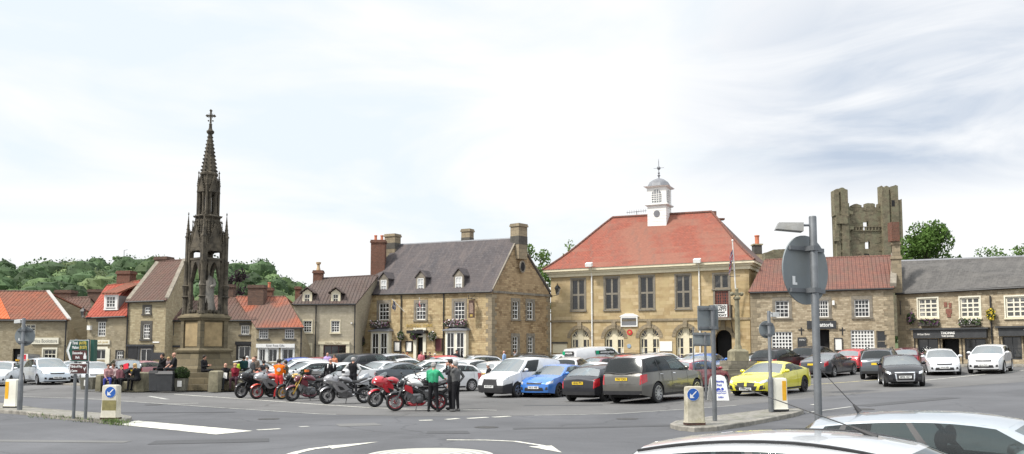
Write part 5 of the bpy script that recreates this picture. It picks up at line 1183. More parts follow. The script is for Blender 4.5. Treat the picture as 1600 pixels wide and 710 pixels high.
# ================================================================ castle tower
m_cas = stone('castle_stone', (.25, .215, .15), (.16, .14, .10), (.1, .092, .07), .55, .27, stain=(.075, .08, .05), amount=.7, patch=(.2, .195, .13))
TY = 170.; F_ = Fac(fp(1309, TY), fp(1404, TY), 5, 5); tz = lambda py: at(0, py, TY).z
ct = root('castle_tower', (F_.pt(F_.L/2, 12)), 'ruined medieval castle tower with broken turrets and empty windows showing sky', 'castle tower'); co_ = ct.location
def pxu(px): return F_.uv(px, 400)[0]
def hole(p): u0, z0, u1, z1 = F_.rect(p); return (u0, z0, u1, z1)
m_in = m_cas
F_.zl = F_.zr = tz(324); F_.holes += [hole((1348.5, 345, 1357.5, 360)), hole((1351.5, 376.5, 1360, 389)), hole((1327, 376, 1330, 379))]
k = MB(co_); F_.wall(k, .9); B_ = Fac(F_.pt(0, 0, -.9), F_.pt(F_.L, 0, -.9), 5, F_.zl); B_.holes = list(F_.holes); B_.wall(k, .1)
k.poly([F_.pt(0, F_.zl), F_.pt(F_.L, F_.zl), F_.pt(F_.L, F_.zl, -.9), F_.pt(0, F_.zl, -.9)])
# arched heads, merlons, string of corbels
for h in F_.holes[:2]:
    uc, r = (h[0]+h[2])/2, (h[2]-h[0])/2
    for i in range(8):
        a0, a1 = pi*i/8, pi*(i+1)/8; k.poly([F_.pt(uc+r*cos(a0), h[3]-r+r*sin(a0), .01), F_.pt(uc+r*cos(a0), h[3], .01), F_.pt(uc+r*cos(a1), h[3], .01), F_.pt(uc+r*cos(a1), h[3]-r+r*sin(a1), .01)])
tw = k.build('tower_wall', m_cas, ct)
def jag(a, b, yt, yb, o0=.0, o1=-1.2, name='merlon', mat=None):
    k = MB(co_); u0, u1 = pxu(a), pxu(b); z0, z1 = tz(yb), tz(yt); n = max(2, int((u1-u0)/.4)); tops = [z1 - abs(random.gauss(0, .22)) for _ in range(n+1)]
    for i in range(n):
        ua, ub = u0+(u1-u0)*i/n, u0+(u1-u0)*(i+1)/n
        k.hexa([F_.pt(ua, z0, o0), F_.pt(ub, z0, o0), F_.pt(ub, z0, o1), F_.pt(ua, z0, o1), F_.pt(ua, tops[i], o0), F_.pt(ub, tops[i+1], o0), F_.pt(ub, tops[i+1], o1), F_.pt(ua, tops[i], o1)])
    return k.build(name, mat or m_cas, ct)
for a, b, t in ((1333.5, 1349, 317.5), (1355.5, 1370, 317), (1375.5, 1381, 317.5), (1325, 1328, 319)): jag(a, b, t, 324.5)
for a, b, t, bt, o0 in ((1303.7, 1311, 295.5, 338, .9), (1305.5, 1312, 303, 420, .8), (1310.6, 1314.6, 304, 420, .6), (1314.4, 1325, 293.8, 420, .95), (1325, 1327, 318, 420, .8), (1378.5, 1389.5, 291.5, 420, .9), (1389, 1393, 297, 420, .6), (1392.5, 1403.5, 290.5, 420, 1.0), (1403, 1409.5, 311, 420, .8)): jag(a, b, t, bt, o0, -.9 if a < 1326 else -1.2, 'turret')
k = MB(co_)
for a, b, t, bt, o in ((1306, 1323, 338, 351, 1.6), (1302.5, 1309, 360, 378, 1.4), (1326, 1381, 354.5, 355.6, .25), (1326, 1381, 360.5, 361.6, .2)): F_.box(k, pxu(a), pxu(b), tz(bt), tz(t), -.1, min(o, 1.1))
u = pxu(1327)
while u < pxu(1380): F_.box(k, u, u+.3, tz(360.5), tz(355.6), -.05, .22); u += .62
k.build('corbel_table', m_cas, ct); k = MB(co_); F_.box(k, pxu(1392.5), pxu(1397.5), tz(324), tz(314.5), 1.0, 1.03); 
F_.box(k, pxu(1350), pxu(1358), tz(404), tz(397), -.02, .02); k.build('slit', m_dark, ct)
kf = MB(co_)
for i in range(110):
    u = random.uniform(pxu(1305), pxu(1403)); z = random.uniform(tz(405), tz(326)); 
    if any(h[0]-.6 < u < h[2]+.6 and h[1]-.6 < z < h[3]+.6 for h in F_.holes): continue
    F_.box(kf, u, u+random.uniform(.3, 1.3), z, z+random.uniform(.25, .7), -.05, random.uniform(.02, .07) + (.75 if u < pxu(1324) or u > pxu(1392) else .6 if False else 0))
o = kf.build('broken_facing', m_cas, ct); o['kind'] = 'stuff'
# ivy/growth and low ruin left of it
k = MB(at(1214, 408, 150)); a_, b_ = at(1193, 408, 150), at(1234, 408, 150)
for i in range(6):
    x0 = a_.x+(b_.x-a_.x)*i/6; x1 = a_.x+(b_.x-a_.x)*(i+1)/6; zt_ = at(0, (397, 392.5, 390.5, 391, 389, 390)[i], 150).z; k.box((x0, 149, 4), (x1, 151.5+i % 2*.2, zt_+random.uniform(-.2, .2)))
o = k.build('ruined_wall', m_cas); tag(o, 'low ruined castle wall above the restaurant roof left of the round sign', 'ruin')
# ---------------------------------------------------------------- vehicles
def glassm(name, tint, refl_ior=1.55, trans=.5, rough=.02):
    m, nt, b = _nt(name); out = nt.nodes['Material Output']; nt.nodes.remove(b)
    d = N(nt, 'ShaderNodeBsdfTransparent'); d.inputs[0].default_value = c4(tint); k = N(nt, 'ShaderNodeBsdfDiffuse'); k.inputs[0].default_value = (.012, .014, .015, 1)
    mx = N(nt, 'ShaderNodeMixShader'); mx.inputs[0].default_value = trans; nt.links.new(k.outputs[0], mx.inputs[1]); nt.links.new(d.outputs[0], mx.inputs[2])
    g = N(nt, 'ShaderNodeBsdfGlossy'); g.inputs['Roughness'].default_value = rough; g.inputs[0].default_value = (.95, 1, 1, 1)
    fr = N(nt, 'ShaderNodeFresnel'); ge = N(nt, 'ShaderNodeNewGeometry'); mr = N(nt, 'ShaderNodeMapRange')   # a thin pane: the same reflection from both sides
    mr.inputs[3].default_value = refl_ior; mr.inputs[4].default_value = 1/refl_ior; nt.links.new(ge.outputs['Backfacing'], mr.inputs[0]); nt.links.new(mr.outputs[0], fr.inputs[0]); m2 = N(nt, 'ShaderNodeMixShader')
    nt.links.new(fr.outputs[0], m2.inputs[0]); nt.links.new(mx.outputs[0], m2.inputs[1]); nt.links.new(g.outputs[0], m2.inputs[2]); nt.links.new(m2.outputs[0], out.inputs[0]); return m
m_gside = glassm('car_glass', (.6, .7, .68), 1.5, .72); m_gscreen = glassm('windscreen_glass', (.6, .68, .66), 3.3, .5); m_gtint = glassm('tinted_car_glass', (.15, .15, .16), 1.45, .2, .12)
m_tyre = M('tyre_rubber', (.02, .02, .021), .85, var=.2, scale=8); m_alloy = M('alloy', (.55, .56, .57), .3, .8, var=.1); m_alloydk = M('dark_alloy', (.05, .05, .055), .35, .6, var=.1)
m_well = M('wheel_well', (.012, .012, .012), .95, var=0); m_trim = M('black_trim', (.022, .022, .024), .55, var=.2, scale=5); m_chrome = M('chrome', (.75, .76, .78), .12, 1., var=0)
m_lampw = M('headlamp', (.62, .64, .66), .12, .55, var=.25, scale=9, coat=1.); m_lampr = M('tail_lamp', (.42, .012, .02), .2, 0, var=.3, scale=9, coat=1.); m_lampy = M('indicator', (.7, .3, .03), .25, var=.1)
m_plw = M('plate_white', (.72, .73, .72), .5, var=.05); m_ply = M('plate_yellow', (.75, .52, .03), .5, var=.05); m_pltext = M('plate_letters', (.02, .02, .02), .6, var=0)
m_seat = M('seat_fabric', (.045, .047, .052), .9, var=.2, scale=10); m_cabin = M('cabin', (.02, .02, .021), .95, var=0)
P = dict(white=paint('paint_white', (.66, .67, .68)), silver=paint('paint_silver', (.52, .54, .57), .35, .35), bluesilver=paint('paint_blue_silver', (.56, .62, .68), .3, .32), grey=paint('paint_grey', (.075, .08, .09), .3), darkgrey=paint('paint_dark_grey', (.035, .036, .042), .3),
         black=paint('paint_black', (.012, .012, .015), .0), blue=paint('paint_blue', (.04, .17, .52), .15), navy=paint('paint_cobalt', (.02, .07, .42), .1), red=paint('paint_dark_red', (.27, .02, .035), .1), maroon=paint('paint_maroon', (.13, .012, .03), .2), pink=paint('paint_pinkish', (.5, .25, .27), .2), yellow=paint('paint_gold_yellow', (.72, .66, .05), .1, .3),
         bronze=paint('paint_bronze_grey', (.135, .131, .118), .4, .3), soft=paint('paint_soft_white', (.47, .485, .50)), softblue=paint('paint_soft_blue', (.37, .41, .445), .3, .3), slate=paint('paint_slate', (.11, .125, .14), .4, .3), litred=paint('paint_red', (.5, .05, .06)), palesilver=paint('paint_pale_silver', (.66, .68, .70), .2, .3))
S_ = lambda **k: k
HATCH = S_(L=4.1, W=1.74, H=1.46, nose=.70, hood=.92, cowl=1.0, ws=1.02, rf=1.95, rr=3.62, rb=4.0, belt=1.02, tail=.98, wr=.31, fo=.80, ro=.68, win=[(.07, .47), (.5, .80), (.83, .92)], rake=.1)
SALOON = S_(L=4.65, W=1.8, H=1.43, nose=.66, hood=.86, cowl=.96, ws=1.25, rf=2.15, rr=3.3, rb=4.05, belt=.98, tail=1.0, wr=.32, fo=.88, ro=.95, win=[(.07, .46), (.49, .80), (.82, .92)], rake=.1)
COUPE = S_(L=4.67, W=1.87, H=1.38, nose=.64, hood=.84, cowl=.93, ws=1.4, rf=2.25, rr=3.15, rb=4.1, belt=.96, tail=1.0, wr=.34, fo=.83, ro=1.0, win=[(.08, .56), (.59, .88)], rake=.12)
ESTATE = S_(L=4.6, W=1.8, H=1.47, nose=.66, hood=.88, cowl=.97, ws=1.2, rf=2.1, rr=4.1, rb=4.5, belt=1.0, tail=.98, wr=.32, fo=.88, ro=.9, win=[(.07, .38), (.4, .66), (.69, .93)], rake=.1)
SUV = S_(L=4.55, W=1.86, H=1.68, nose=.82, hood=1.04, cowl=1.12, ws=1.2, rf=2.0, rr=4.0, rb=4.42, belt=1.14, tail=1.08, wr=.36, fo=.86, ro=.86, win=[(.07, .42), (.45, .72), (.75, .93)], rake=.08, clear=.24)
BIGSUV = S_(L=5.0, W=2.0, H=1.85, nose=.95, hood=1.16, cowl=1.22, ws=1.45, rf=2.2, rr=4.66, rb=4.92, blackpillar=True, belt=1.22, tail=1.16, wr=.39, fo=.87, ro=1.0, win=[(.06, .40), (.42, .68), (.70, .95)], rake=.06, clear=.26)
MPV = S_(L=4.6, W=1.85, H=1.7, nose=.78, hood=1.0, cowl=1.1, ws=.95, rf=2.05, rr=4.1, rb=4.5, belt=1.08, tail=1.02, wr=.33, fo=.9, ro=.8, win=[(.06, .2), (.22, .48), (.5, .74), (.76, .94)], rake=.14)
VAN = S_(L=4.38, W=1.83, H=1.8, nose=.86, hood=1.06, cowl=1.16, ws=.95, rf=1.75, rr=4.2, rb=4.34, belt=1.12, tail=1.05, wr=.32, fo=.88, ro=.75, win=[(.05, .36)], rake=.1, blind=True)
BIGVAN = S_(L=5.0, W=1.95, H=1.97, nose=.95, hood=1.12, cowl=1.24, ws=.75, rf=1.45, rr=4.85, rb=4.96, belt=1.2, tail=1.1, wr=.34, fo=.9, ro=1.0, win=[(.04, .25)], rake=.12, blind=True)
def lerp(a, b, t): return a+(b-a)*t
def pwl(pts, x):
    if x <= pts[0][0]: return pts[0][1]
    for (a, va), (b, vb) in zip(pts, pts[1:]):
        if x <= b: t = (x-a)/(b-a); t = t*t*(3-2*t)*.5+t*.5; return lerp(va, vb, t)
    return pts[-1][1]
NCAR = [0]
def wheel_mesh(r, w=.2, spokes=5, rimm=None, lo=False):
    """tyre and rim whose axle is the y axis, outer face at y=+w/2"""
    n = 14 if lo else 24
    k = MB(); k.lathe([(r*.70, -w/2), (r*.93, -w/2), (r, -w*.36), (r, w*.36), (r*.93, w/2), (r*.70, w/2), (r*.68, w*.3)], n, ax='y', caps=False)
    q = MB(); q.lathe([(r*.70, w*.28), (r*.72, w*.49), (r*.65, w*.5), (r*.62, w*.2)], n, ax='y', caps=False)
    q.k = 1; q.lathe([(.01, w*.12), (r*.66, w*.12)], n, ax='y', caps=False); q.k = 0
    q.lathe([(r*.14, w*.12), (r*.14, w*.42), (.005, w*.44)], 10, ax='y', caps=False)
    for i in range(spokes):
        a = 2*pi*i/spokes+.3; c, s = cos(a), sin(a); h0, h1 = r*.09, r*.075 if spokes < 8 else r*.04
        def pp(rad, off, y): return (c*rad - s*off, y, s*rad + c*off)
        q.hexa([pp(r*.1, -h0, w*.14), pp(r*.66, -h1, w*.14), pp(r*.66, h1, w*.14), pp(r*.1, h0, w*.14), pp(r*.1, -h0, w*.4), pp(r*.66, -h1, w*.46), pp(r*.66, h1, w*.46), pp(r*.1, h0, w*.4)])
    return k, q
WH = {}
def car(name, label, spec, X, Y, yaw, col, rim=None, spokes=5, lo=False, group='cars parked in the market square', cat='car', plate=None, bump=None, roofcol=None, tint=False, rails=False, doors=True, face='std', z=None, blackarch=False, **over):
    s = dict(spec); s.update(over); L, W, H = s['L'], s['W'], s['H']; cl = s.get('clear', .19); wr = s['wr']; hw = W/2
    zz = gz(X, Y)
    # sit the car on the sloping ground
    th = R(yaw); fx, fy = cos(th), sin(th)
    dz = (gz(X+fx*1.3, Y+fy*1.3)-gz(X-fx*1.3, Y-fy*1.3))/2.6; dr = (gz(X-fy*.7, Y+fx*.7)-gz(X+fy*.7, Y-fx*.7))/1.4
    rt = root(name, (X, Y, (gz(X+fx*1.3, Y+fy*1.3)+gz(X-fx*1.3, Y-fy*1.3))/2), label, cat, group, th)
    rt.rotation_euler = (atan2(dr, 1), -atan2(dz, 1), th)
    mat = P[col]
    xfw, xrw = s['fo'], L-s['ro']; ra = wr*1.16
    top = [(0, s['nose']), (.18, lerp(s['nose'], s['hood'], .55)), (.45, s['hood']), (s['ws'], s['cowl'])]
    n_ = s['rb']
    top += [(lerp(s['ws'], n_, .5), s['belt']+.06), (n_, s['tail']+.08), (min(L-.04, n_+.12) if L-n_ < .3 else n_+.3, s['tail']+.05), (L, s['tail']-.05)]
    def zt(x): return pwl(top, x)
    def hwid(x):
        a = max(0, (.95-x)/.95); b = max(0, (x-(L-.8))/.8); return hw*(1-.2*a**2.1-.14*b**2.2)
    def zb(x):
        z = cl + .05*max(0, (.35-x)/.35) + .1*max(0, (x-L+.5)/.5)
        for c in (xfw, xrw):
            d = abs(x-c)
            if d < ra: z = max(z, wr + sqrt(ra*ra-d*d))
        return z
    def ysh(x, z):
        w_ = hwid(x); zm = .56*H/1.45; zt_ = zt(x)
        if z < zm: return w_*(1-.05*((zm-z)/(zm-.15))**2)
        return w_*(1-.055*((z-zm)/max(.2, zt_-zm))**1.6)
    xs = [0, .03, .08, .16, .28, .42] + [xfw+ra*cos(pi*i/10) for i in range(11)] + [xrw+ra*cos(pi*i/10) for i in range(11)] + [xfw+ra+.02, xfw-ra-.02, xrw+ra+.02, xrw-ra-.02, L-.3, L-.16, L-.08, L-.03, L, s['ws'], n_]
    xs += [lerp(s['ws'], n_, i/7) for i in range(1, 7)] + [lerp(.45, s['ws'], i/3) for i in range(1, 3)]
    xs = sorted(x for x in set(round(x, 3) for x in xs) if 0 <= x <= L); xs = [x for i, x in enumerate(xs) if i == 0 or x-xs[i-1] > .012]
    rk = s['rake']
    def shift(x, z):
        zt0 = s['nose']; h = (z-cl)/max(.1, zt0-cl)
        wf = max(0, (.6-x)/.6)**1.5; wb = max(0, (x-L+.5)/.5)**1.5; ht = (z-cl)/max(.1, s['tail']-cl)
        return wf*(rk*max(0, h-.45)*1.1 + .07*max(0, .35-h)) - wb*(.10*max(0, ht-.5) + .06*max(0, .4-ht))
    NZ = 7; CR = (.94, .8, .5, .2)
    def ring(x):
        a = []; zbb, ztt = zb(x), zt(x); zsh = ztt-.07; zbb = min(zbb, zsh-.03)
        for i in range(NZ+1):
            z = lerp(zbb, zsh, i/NZ); a.append((x+shift(x, z), ysh(x, z), z))
        ys = a[-1][1]
        for c in CR: z = ztt-.07*c**3; a.append((x+shift(x, z), ys*c*(.985 if c > .9 else 1), z))
        return a
    def tv(p): return (L/2-p[0], p[1], p[2])
    k = MB(); rings = [ring(x) for x in xs]; full = []
    for r in rings: full.append([tv((x, -y, z)) for x, y, z in r] + [tv((x, y, z)) for x, y, z in r[::-1]])
    ids = [k.P(f) for f in full]; m = len(full[0]); open_a, open_b = s['ws']-.01, n_+.01
    for i in range(len(xs)-1):
        cab = xs[i] >= open_a and xs[i+1] <= open_b
        for j in range(m-1):
            if cab and NZ <= j < m-1-NZ: continue
            k.k = 1 if bump == 'black' and xs[i+1] <= xfw+.02 and (j < 4 or j >= m-1-4) and (xs[i+1] <= xfw-ra+.05 or j in (0, m-2)) else 0
            k.face((ids[i]+j, ids[i+1]+j, ids[i+1]+j+1, ids[i]+j+1))
    def cap(r, x, sg, bul):
        rows = []; k.k = 0
        for (px_, y, z) in r: rows.append([tv((px_ - sg*bul*(1-t*t), y*t, z)) for t in (-1, -.8, -.5, 0, .5, .8, 1)])
        if sg > 0: rows = [q[::-1] for q in rows]
        if bump == 'black' and sg > 0: k.k = 1; k.grid(rows[:5]); k.k = 0; k.grid(rows[4:])
        else: k.grid(rows)
    cap(rings[0], 0, 1, .09); cap(rings[-1], L, -1, .05)
    body = k.build('body', [mat, m_trim], rt, 40, merge=True, fixn=True)
    # ---- greenhouse
    CRN = s.get('crown', .075); ws, rf, rr, rb = s['ws'], s['rf'], s['rr'], s['rb']; wrf = hw*s.get('rw', .76)
    def bel(t): x = lerp(ws, rb, t); z = zt(x)-.07; return V((x, ysh(x, z), z))
    xm = lerp(rf, rr, .35)
    def roofz(x): d = (x-xm); q = (d/(rf-xm))**2*.055 if x < xm else (d/(rr-xm))**2*s.get('rdrop', .10); return H-CRN-q
    def rtop(t): x = lerp(rf, rr, t); e = wrf*(1-.05*abs(2*t-1)**2); return V((x, e, roofz(x)))
    def side(a, t):
        p = bel(a).lerp(rtop(a), t); p.y += .035*sin(pi*t); p.z += 0
        if a < .001: pass
        return p
    brk = [0]; flags = []
    for (a, b) in s['win']:
        if a > brk[-1]: flags.append(0); brk.append(a)
        flags.append(1); brk.append(b)
    flags.append(0); brk.append(1)
    tb = [0, .05, .2, .4, .6, .78, s.get('wtop', .9), 1]; wt = (1, 5)
    kb, kg, ko = MB(), [], MB()
    for sg in (-1, 1):
        for (a, b), fl in zip(zip(brk, brk[1:]), flags):
            nn = 4 if b-a > .12 else 1
            al = [lerp(a, b, i/nn) for i in range(nn+1)]
            g = MB()
            for u, v in zip(al, al[1:]):
                for j in range(len(tb)-1):
                    q = [side(u, tb[j]), side(v, tb[j]), side(v, tb[j+1]), side(u, tb[j+1])]; q = [tv((p.x, sg*p.y, p.z)) for p in q]
                    if sg > 0: q = q[::-1]
                    kb.k = 1 if (not fl and .2 < a and b < .85 and wt[0] <= j <= wt[1] and not s.get('blind')) else 0
                    (g if fl and wt[0] <= j <= wt[1] else kb).poly(q)
            kb.k = 0
            if g.f: kg.append((g, (a+b)/2, sg))
    # windscreen and rear window
    def screen(bt, tt, bul0, bul1, fl):
        ab = [-1, -.93, -.6, -.2, .2, .6, .93, 1]; tbk = [0, .04, .35, .65, .95, 1]; g = MB()
        def pt(a, t):
            b0 = V((bt.x - fl*bul0*(1-a*a), bt.y*a, 0)); ys_ = max(.1, bt.y); b0.z = (zt(b0.x)-.07*abs(a)**3) if abs(a) < 1 else bt.z
            t0 = V((tt.x - fl*bul1*(1-a*a), tt.y*a, tt.z + CRN*(1-abs(a)**2.6))); p = b0.lerp(t0, t); p.z += .03*sin(pi*t)*(1-a*a); p.y += .035*sin(pi*t)*a; return p
        for u, v in zip(ab, ab[1:]):
            for c, d in zip(tbk, tbk[1:]):
                q = [tv(pt(u, c)), tv(pt(v, c)), tv(pt(v, d)), tv(pt(u, d))]
                if fl < 0: q = q[::-1]
                (g if abs(u+v)/2 < .93 and .04 <= (c+d)/2 <= .95 else kb).poly(q)
        return g
    gw = screen(side(0, 0), side(0, 1), .2, .1, 1); gr = screen(side(1, 0), side(1, 1), .07, .05, -1)
    # roof
    kr = MB(); rows = []
    for i in range(11):
        t = i/10; e = side(t, 1); row = []
        for a in (-1, -.97, -.88, -.6, -.2, .2, .6, .88, .97, 1):
            bx = (-.1*(1-a*a)*(1-t)**3 + .05*(1-a*a)*t**3); row.append(tv((e.x+bx, e.y*a, e.z+CRN*(1-abs(a)**2.6))))
        rows.append(row)
    kr.grid(rows)
    if s.get('blind'):
        gr_blind = True
    ca = kb.build('cabin_frame', [m_trim if s.get('blackpillar') else mat, m_trim], rt, 40, merge=True, fixn=True)
    kr.build('roof', P[roofcol] if roofcol else mat, rt, 40, fixn=True)
    def outw(o, d):
        n = sum((p.normal*p.area for p in o.data.polygons), V((0, 0, 0)))
        if n.dot(V(d)) < 0: o.data.flip_normals()
    for g, a, sg in kg: outw(g.build('side_window', m_gtint if (tint and a > .42) else m_gside, rt, 40, merge=True), (0, sg, 0))
    outw(gw.build('windscreen', m_gscreen, rt, 40, merge=True), (1, 0, .3)); outw(gr.build('rear_window', m_gtint if tint else m_gscreen, rt, 40, merge=True) if not s.get('blind') else gr.build('rear_door', mat, rt, 40, merge=True), (-1, 0, .2))
    bvh_b = BVHTree.FromObject(body, bpy.context.evaluated_depsgraph_get()) if False else None
    bm = bmesh.new(); bm.from_mesh(body.data); bm2 = bm; bvh_b = BVHTree.FromBMesh(bm); bm.free()
    def decal(k, c4_, org, n=5, m_=3, off=.008):
        """a quad given in projection space laid onto the body; org(p2)-> (origin, dir)"""
        rows = []
        for j in range(m_+1):
            row = []
            for i in range(n+1):
                a, b = i/n, j/m_; p = [lerp(lerp(c4_[0][q], c4_[1][q], a), lerp(c4_[3][q], c4_[2][q], a), b) for q in (0, 1)]
                o, d = org(p); h = bvh_b.ray_cast(o, d)
                if h[0] is None: h = bvh_b.find_nearest(o + d*2)
                row.append(h[0] - d*off)
            rows.append(row)
        k.grid(rows)
    front = lambda p: (V((L/2+2, p[0], p[1])), V((-1, 0, 0))); rear = lambda p: (V((-L/2-2, p[0], p[1])), V((1, 0, 0)))
    def corner(sg, back=False):
        d = V((-1 if not back else 1, -sg*.55, 0)).normalized()
        def f(p): o = V((0, 0, p[1])) + V((L/2-.25 if not back else -L/2+.2, sg*p[0], 0)); return o - d*2, d
        return f
    lside = lambda sg: (lambda p: (V((L/2-p[0], sg*3, p[1])), V((0, -sg, 0))))
    nz = s['nose']; tl = s['tail']; cap_w = hw*.8
    # front
    k = MB(); gx = hw*.42
    if face == 'kidney':
        for sg in (-1, 1): decal(k, [(sg*.05, nz-.06), (sg*.40, nz-.09), (sg*.36, nz-.23), (sg*.06, nz-.22)], front)
        decal(k, [(-.42, .25), (.42, .25), (.5, .42), (-.5, .42)], front)
        for sg in (-1, 1): decal(k, [(sg*.56, .26), (sg*.78, .3), (sg*.76, .47), (sg*.62, .44)], front)
    elif face == 'single':
        decal(k, [(-.36, .3), (.36, .3), (.4, nz-.06), (-.4, nz-.06)], front)
        for sg in (-1, 1): decal(k, [(sg*.5, .3), (sg*.72, .32), (sg*.7, .44), (sg*.52, .44)], front)
    else:
        decal(k, [(-gx, nz-.10), (gx, nz-.10), (gx*1.05, nz-.0), (-gx*1.05, nz-.0)], front)
        decal(k, [(-hw*.55, cl+.12), (hw*.55, cl+.12), (hw*.5, cl+.27), (-hw*.5, cl+.27)], front)
        for sg in (-1, 1): decal(k, [(sg*hw*.64, cl+.16), (sg*hw*.78, cl+.18), (sg*hw*.76, cl+.3), (sg*hw*.66, cl+.28)], front)
    k.build('grille', m_trim, rt, 40)
    if face == 'single':
        k = MB()
        for q in ([(-.4, nz-.06), (.4, nz-.06), (.42, nz-.02), (-.42, nz-.02)], [(-.36, .27), (.36, .27), (.36, .31), (-.36, .31)], [(-.42, nz-.03), (-.37, nz-.03), (-.33, .29), (-.38, .29)], [(.42, nz-.03), (.37, nz-.03), (.33, .29), (.38, .29)]): decal(k, q, front, off=.014)
        k.build('grille_surround', m_chrome, rt, 40)
    if bump == 'black':
        k = MB()
        decal(k, [(-hw*.5, cl+.33), (hw*.5, cl+.33), (hw*.42, nz-.1), (-hw*.42, nz-.1)], front, 8, 2, .012)
        k.build('bumper_cladding', m_trim, rt, 40)
        for sg in (-1, 1): k = MB(); decal(k, [(xfw+ra+.03, cl), (xrw-ra-.03, cl), (xrw-ra-.03, cl+.16), (xfw+ra+.03, cl+.16)], lside(sg), 6, 2, .012); k.build('sill_cladding', m_trim, rt, 40)
    for sg in (-1, 1):
        k = MB(); hz0 = nz-.02; decal(k, [(hw*.48, hz0-.10), (hw*.93, hz0-.03), (hw*.97, hz0+.09), (hw*.56, hz0-.0)], corner(sg), 7, 3, .01); k.build('headlight', m_lampw, rt, 40)
        k = MB(); hh = s.get('lamp_h', .26)
        decal(k, [(hw*.66, tl-.1-hh), (hw*1.0, tl-.05-hh*.8), (hw*.99, tl-.04), (hw*.7, tl-.07)], corner(sg, True), 6, 4, .01); k.build('taillight', m_lampr, rt, 40)
    # rear bumper, plates
    k = MB(); decal(k, [(-hw*.85, cl+.1), (hw*.85, cl+.1), (hw*.85, cl+.24), (-hw*.85, cl+.24)], rear, 8, 2, .01); k.build('rear_valance', m_trim, rt, 40)
    pz = nz-.36 if face != 'kidney' else .3; pzr = s.get('platez', tl-.22)
    for (sg, z, mt, nm) in ((1, max(cl+.12, pz) if face == 'kidney' else max(cl+.27, pz), m_plw, 'front'), (-1, pzr, m_ply, 'rear')):
        h = bvh_b.ray_cast(V((sg*(L/2+2), 0, z)), V((-sg, 0, 0))); x = (h[0].x if h[0] else sg*L/2) + sg*.012
        h2 = bvh_b.ray_cast(V((sg*(L/2+2), .24, z)), V((-sg, 0, 0))); 
        k = MB(); k.box((x-.02*sg, -.26, z-.055), (x+.012*sg, .26, z+.055)); po = k.build('number_plate', mt, rt)
        if plate: text('registration', plate, .105, m_pltext, frame((x+.014*sg, 0, z), (0, sg, 0), (0, 0, 1)), po, width=.44, bold=.003, extr=.001)
    # underbody, cabin, seats
    k = MB(); k.box((-L/2+.25, -hw*.62, cl-.02), (L/2-.25, hw*.62, .62)); k.box((L/2-xrw+ra+.03, -hw*.9, cl+.01), (L/2-xfw-ra-.03, hw*.9, .45)); k.box((L/2-xfw-ra*1.02, -hw*.62, .2), (L/2-xfw+ra*1.02, hw*.62, wr+ra)); k.build('underbody', m_well, rt)
    k = MB(); k.poly([tv((x, y, zt(x)-.22)) for (x, y) in ((ws-.05, -hw*.9), (ws+.5, -hw*.9), (ws+.5, hw*.9), (ws-.05, hw*.9))]); k.box(tv((ws+.4, -hw*.86, .5)), tv((rb-.1, hw*.86, .62)))
    if L-rb < .4: k.box(tv((rr-.15, -hw*.82, .5)), tv((rb-.12, hw*.82, s['belt']-.08)))
    for sg in (-1, 1):
        rows = []
        for i in range(9): x = lerp(ws, rb, i/8); y = ysh(x, zt(x)-.07); rows.append([tv((x, sg*(y-.006), zt(x)-.069)), tv((x, sg*(y-.05), zt(x)-.10)), tv((x, sg*(y-.09), .45))])
        k.grid(rows)
    k.build('cabin_floor', m_cabin, rt)
    if not s.get('blind') or True:
        k = MB(); xa, xb = lerp(rf, rr, .18), lerp(rf, rr, .68); bz = s['belt']
        for x, ys in ((xa, (-.37, .37)), (xb, (-.42, 0, .42))):
            if s.get('blind') and x == xb: continue
            for y in ys:
                w_ = .22; k.hexa([tv(p) for p in ((x, y-w_, .6), (x, y+w_, .6), (x+.14, y+w_, .6), (x+.14, y-w_, .6), (x+.2, y-w_*.85, bz+.08), (x+.2, y+w_*.85, bz+.08), (x+.3, y+w_*.85, bz+.08), (x+.3, y-w_*.85, bz+.08))])
                k.ball(tv((x+.26, y, bz+.2)), (.06, .13, .1), 8, 6)
        k.build('seats', m_seat, rt, 40)
        k = MB(); c = tv((xa-.5, -.37 if True else .37, bz-.06)); k.lathe([(.18, -.012), (.2, 0), (.18, .012), (.165, 0), (.18, -.012)], 14, c, ax='x', caps=False); k.build('steering_wheel', m_trim, rt, 40)
    # wheels
    key = (round(wr, 2), spokes, rim, lo)
    if key not in WH:
        a, b = wheel_mesh(wr, .2, spokes, lo=lo); rm = {None: m_alloy, 'dark': m_alloydk}[rim]
        o1 = a.build('wheel', m_tyre, None, 40, fixn=True); o2 = b.build('rim', [rm, m_well], None, 35); WH[key] = (o1.data, o2.data); bpy.data.objects.remove(o1); bpy.data.objects.remove(o2)
    for x in (xfw, xrw):
        for sg in (1, -1):
            o = bpy.data.objects.new('wheel', WH[key][0]); COL.objects.link(o); o.parent = rt; o.location = tv((x, sg*(hwid(x)-.1), wr)); o.rotation_euler = (0, random.random()*6, 0 if sg > 0 else pi)
            o2 = bpy.data.objects.new('rim', WH[key][1]); COL.objects.link(o2); o2.parent = o
    # mirrors, handles, seams
    for sg in (-1, 1):
        p = side(.06, .12); k = MB(); c = V(tv((p.x+.1, sg*(p.y+.12), p.z+.06))); k.ball(c, (.075, .12, .075), 8, 6); k.tube(c, V(tv((p.x+.1, sg*(p.y-.01), p.z-.0))), .03, n=6); k.build('door_mirror', m_trim if s.get('blackmirror') else mat, rt, 50)
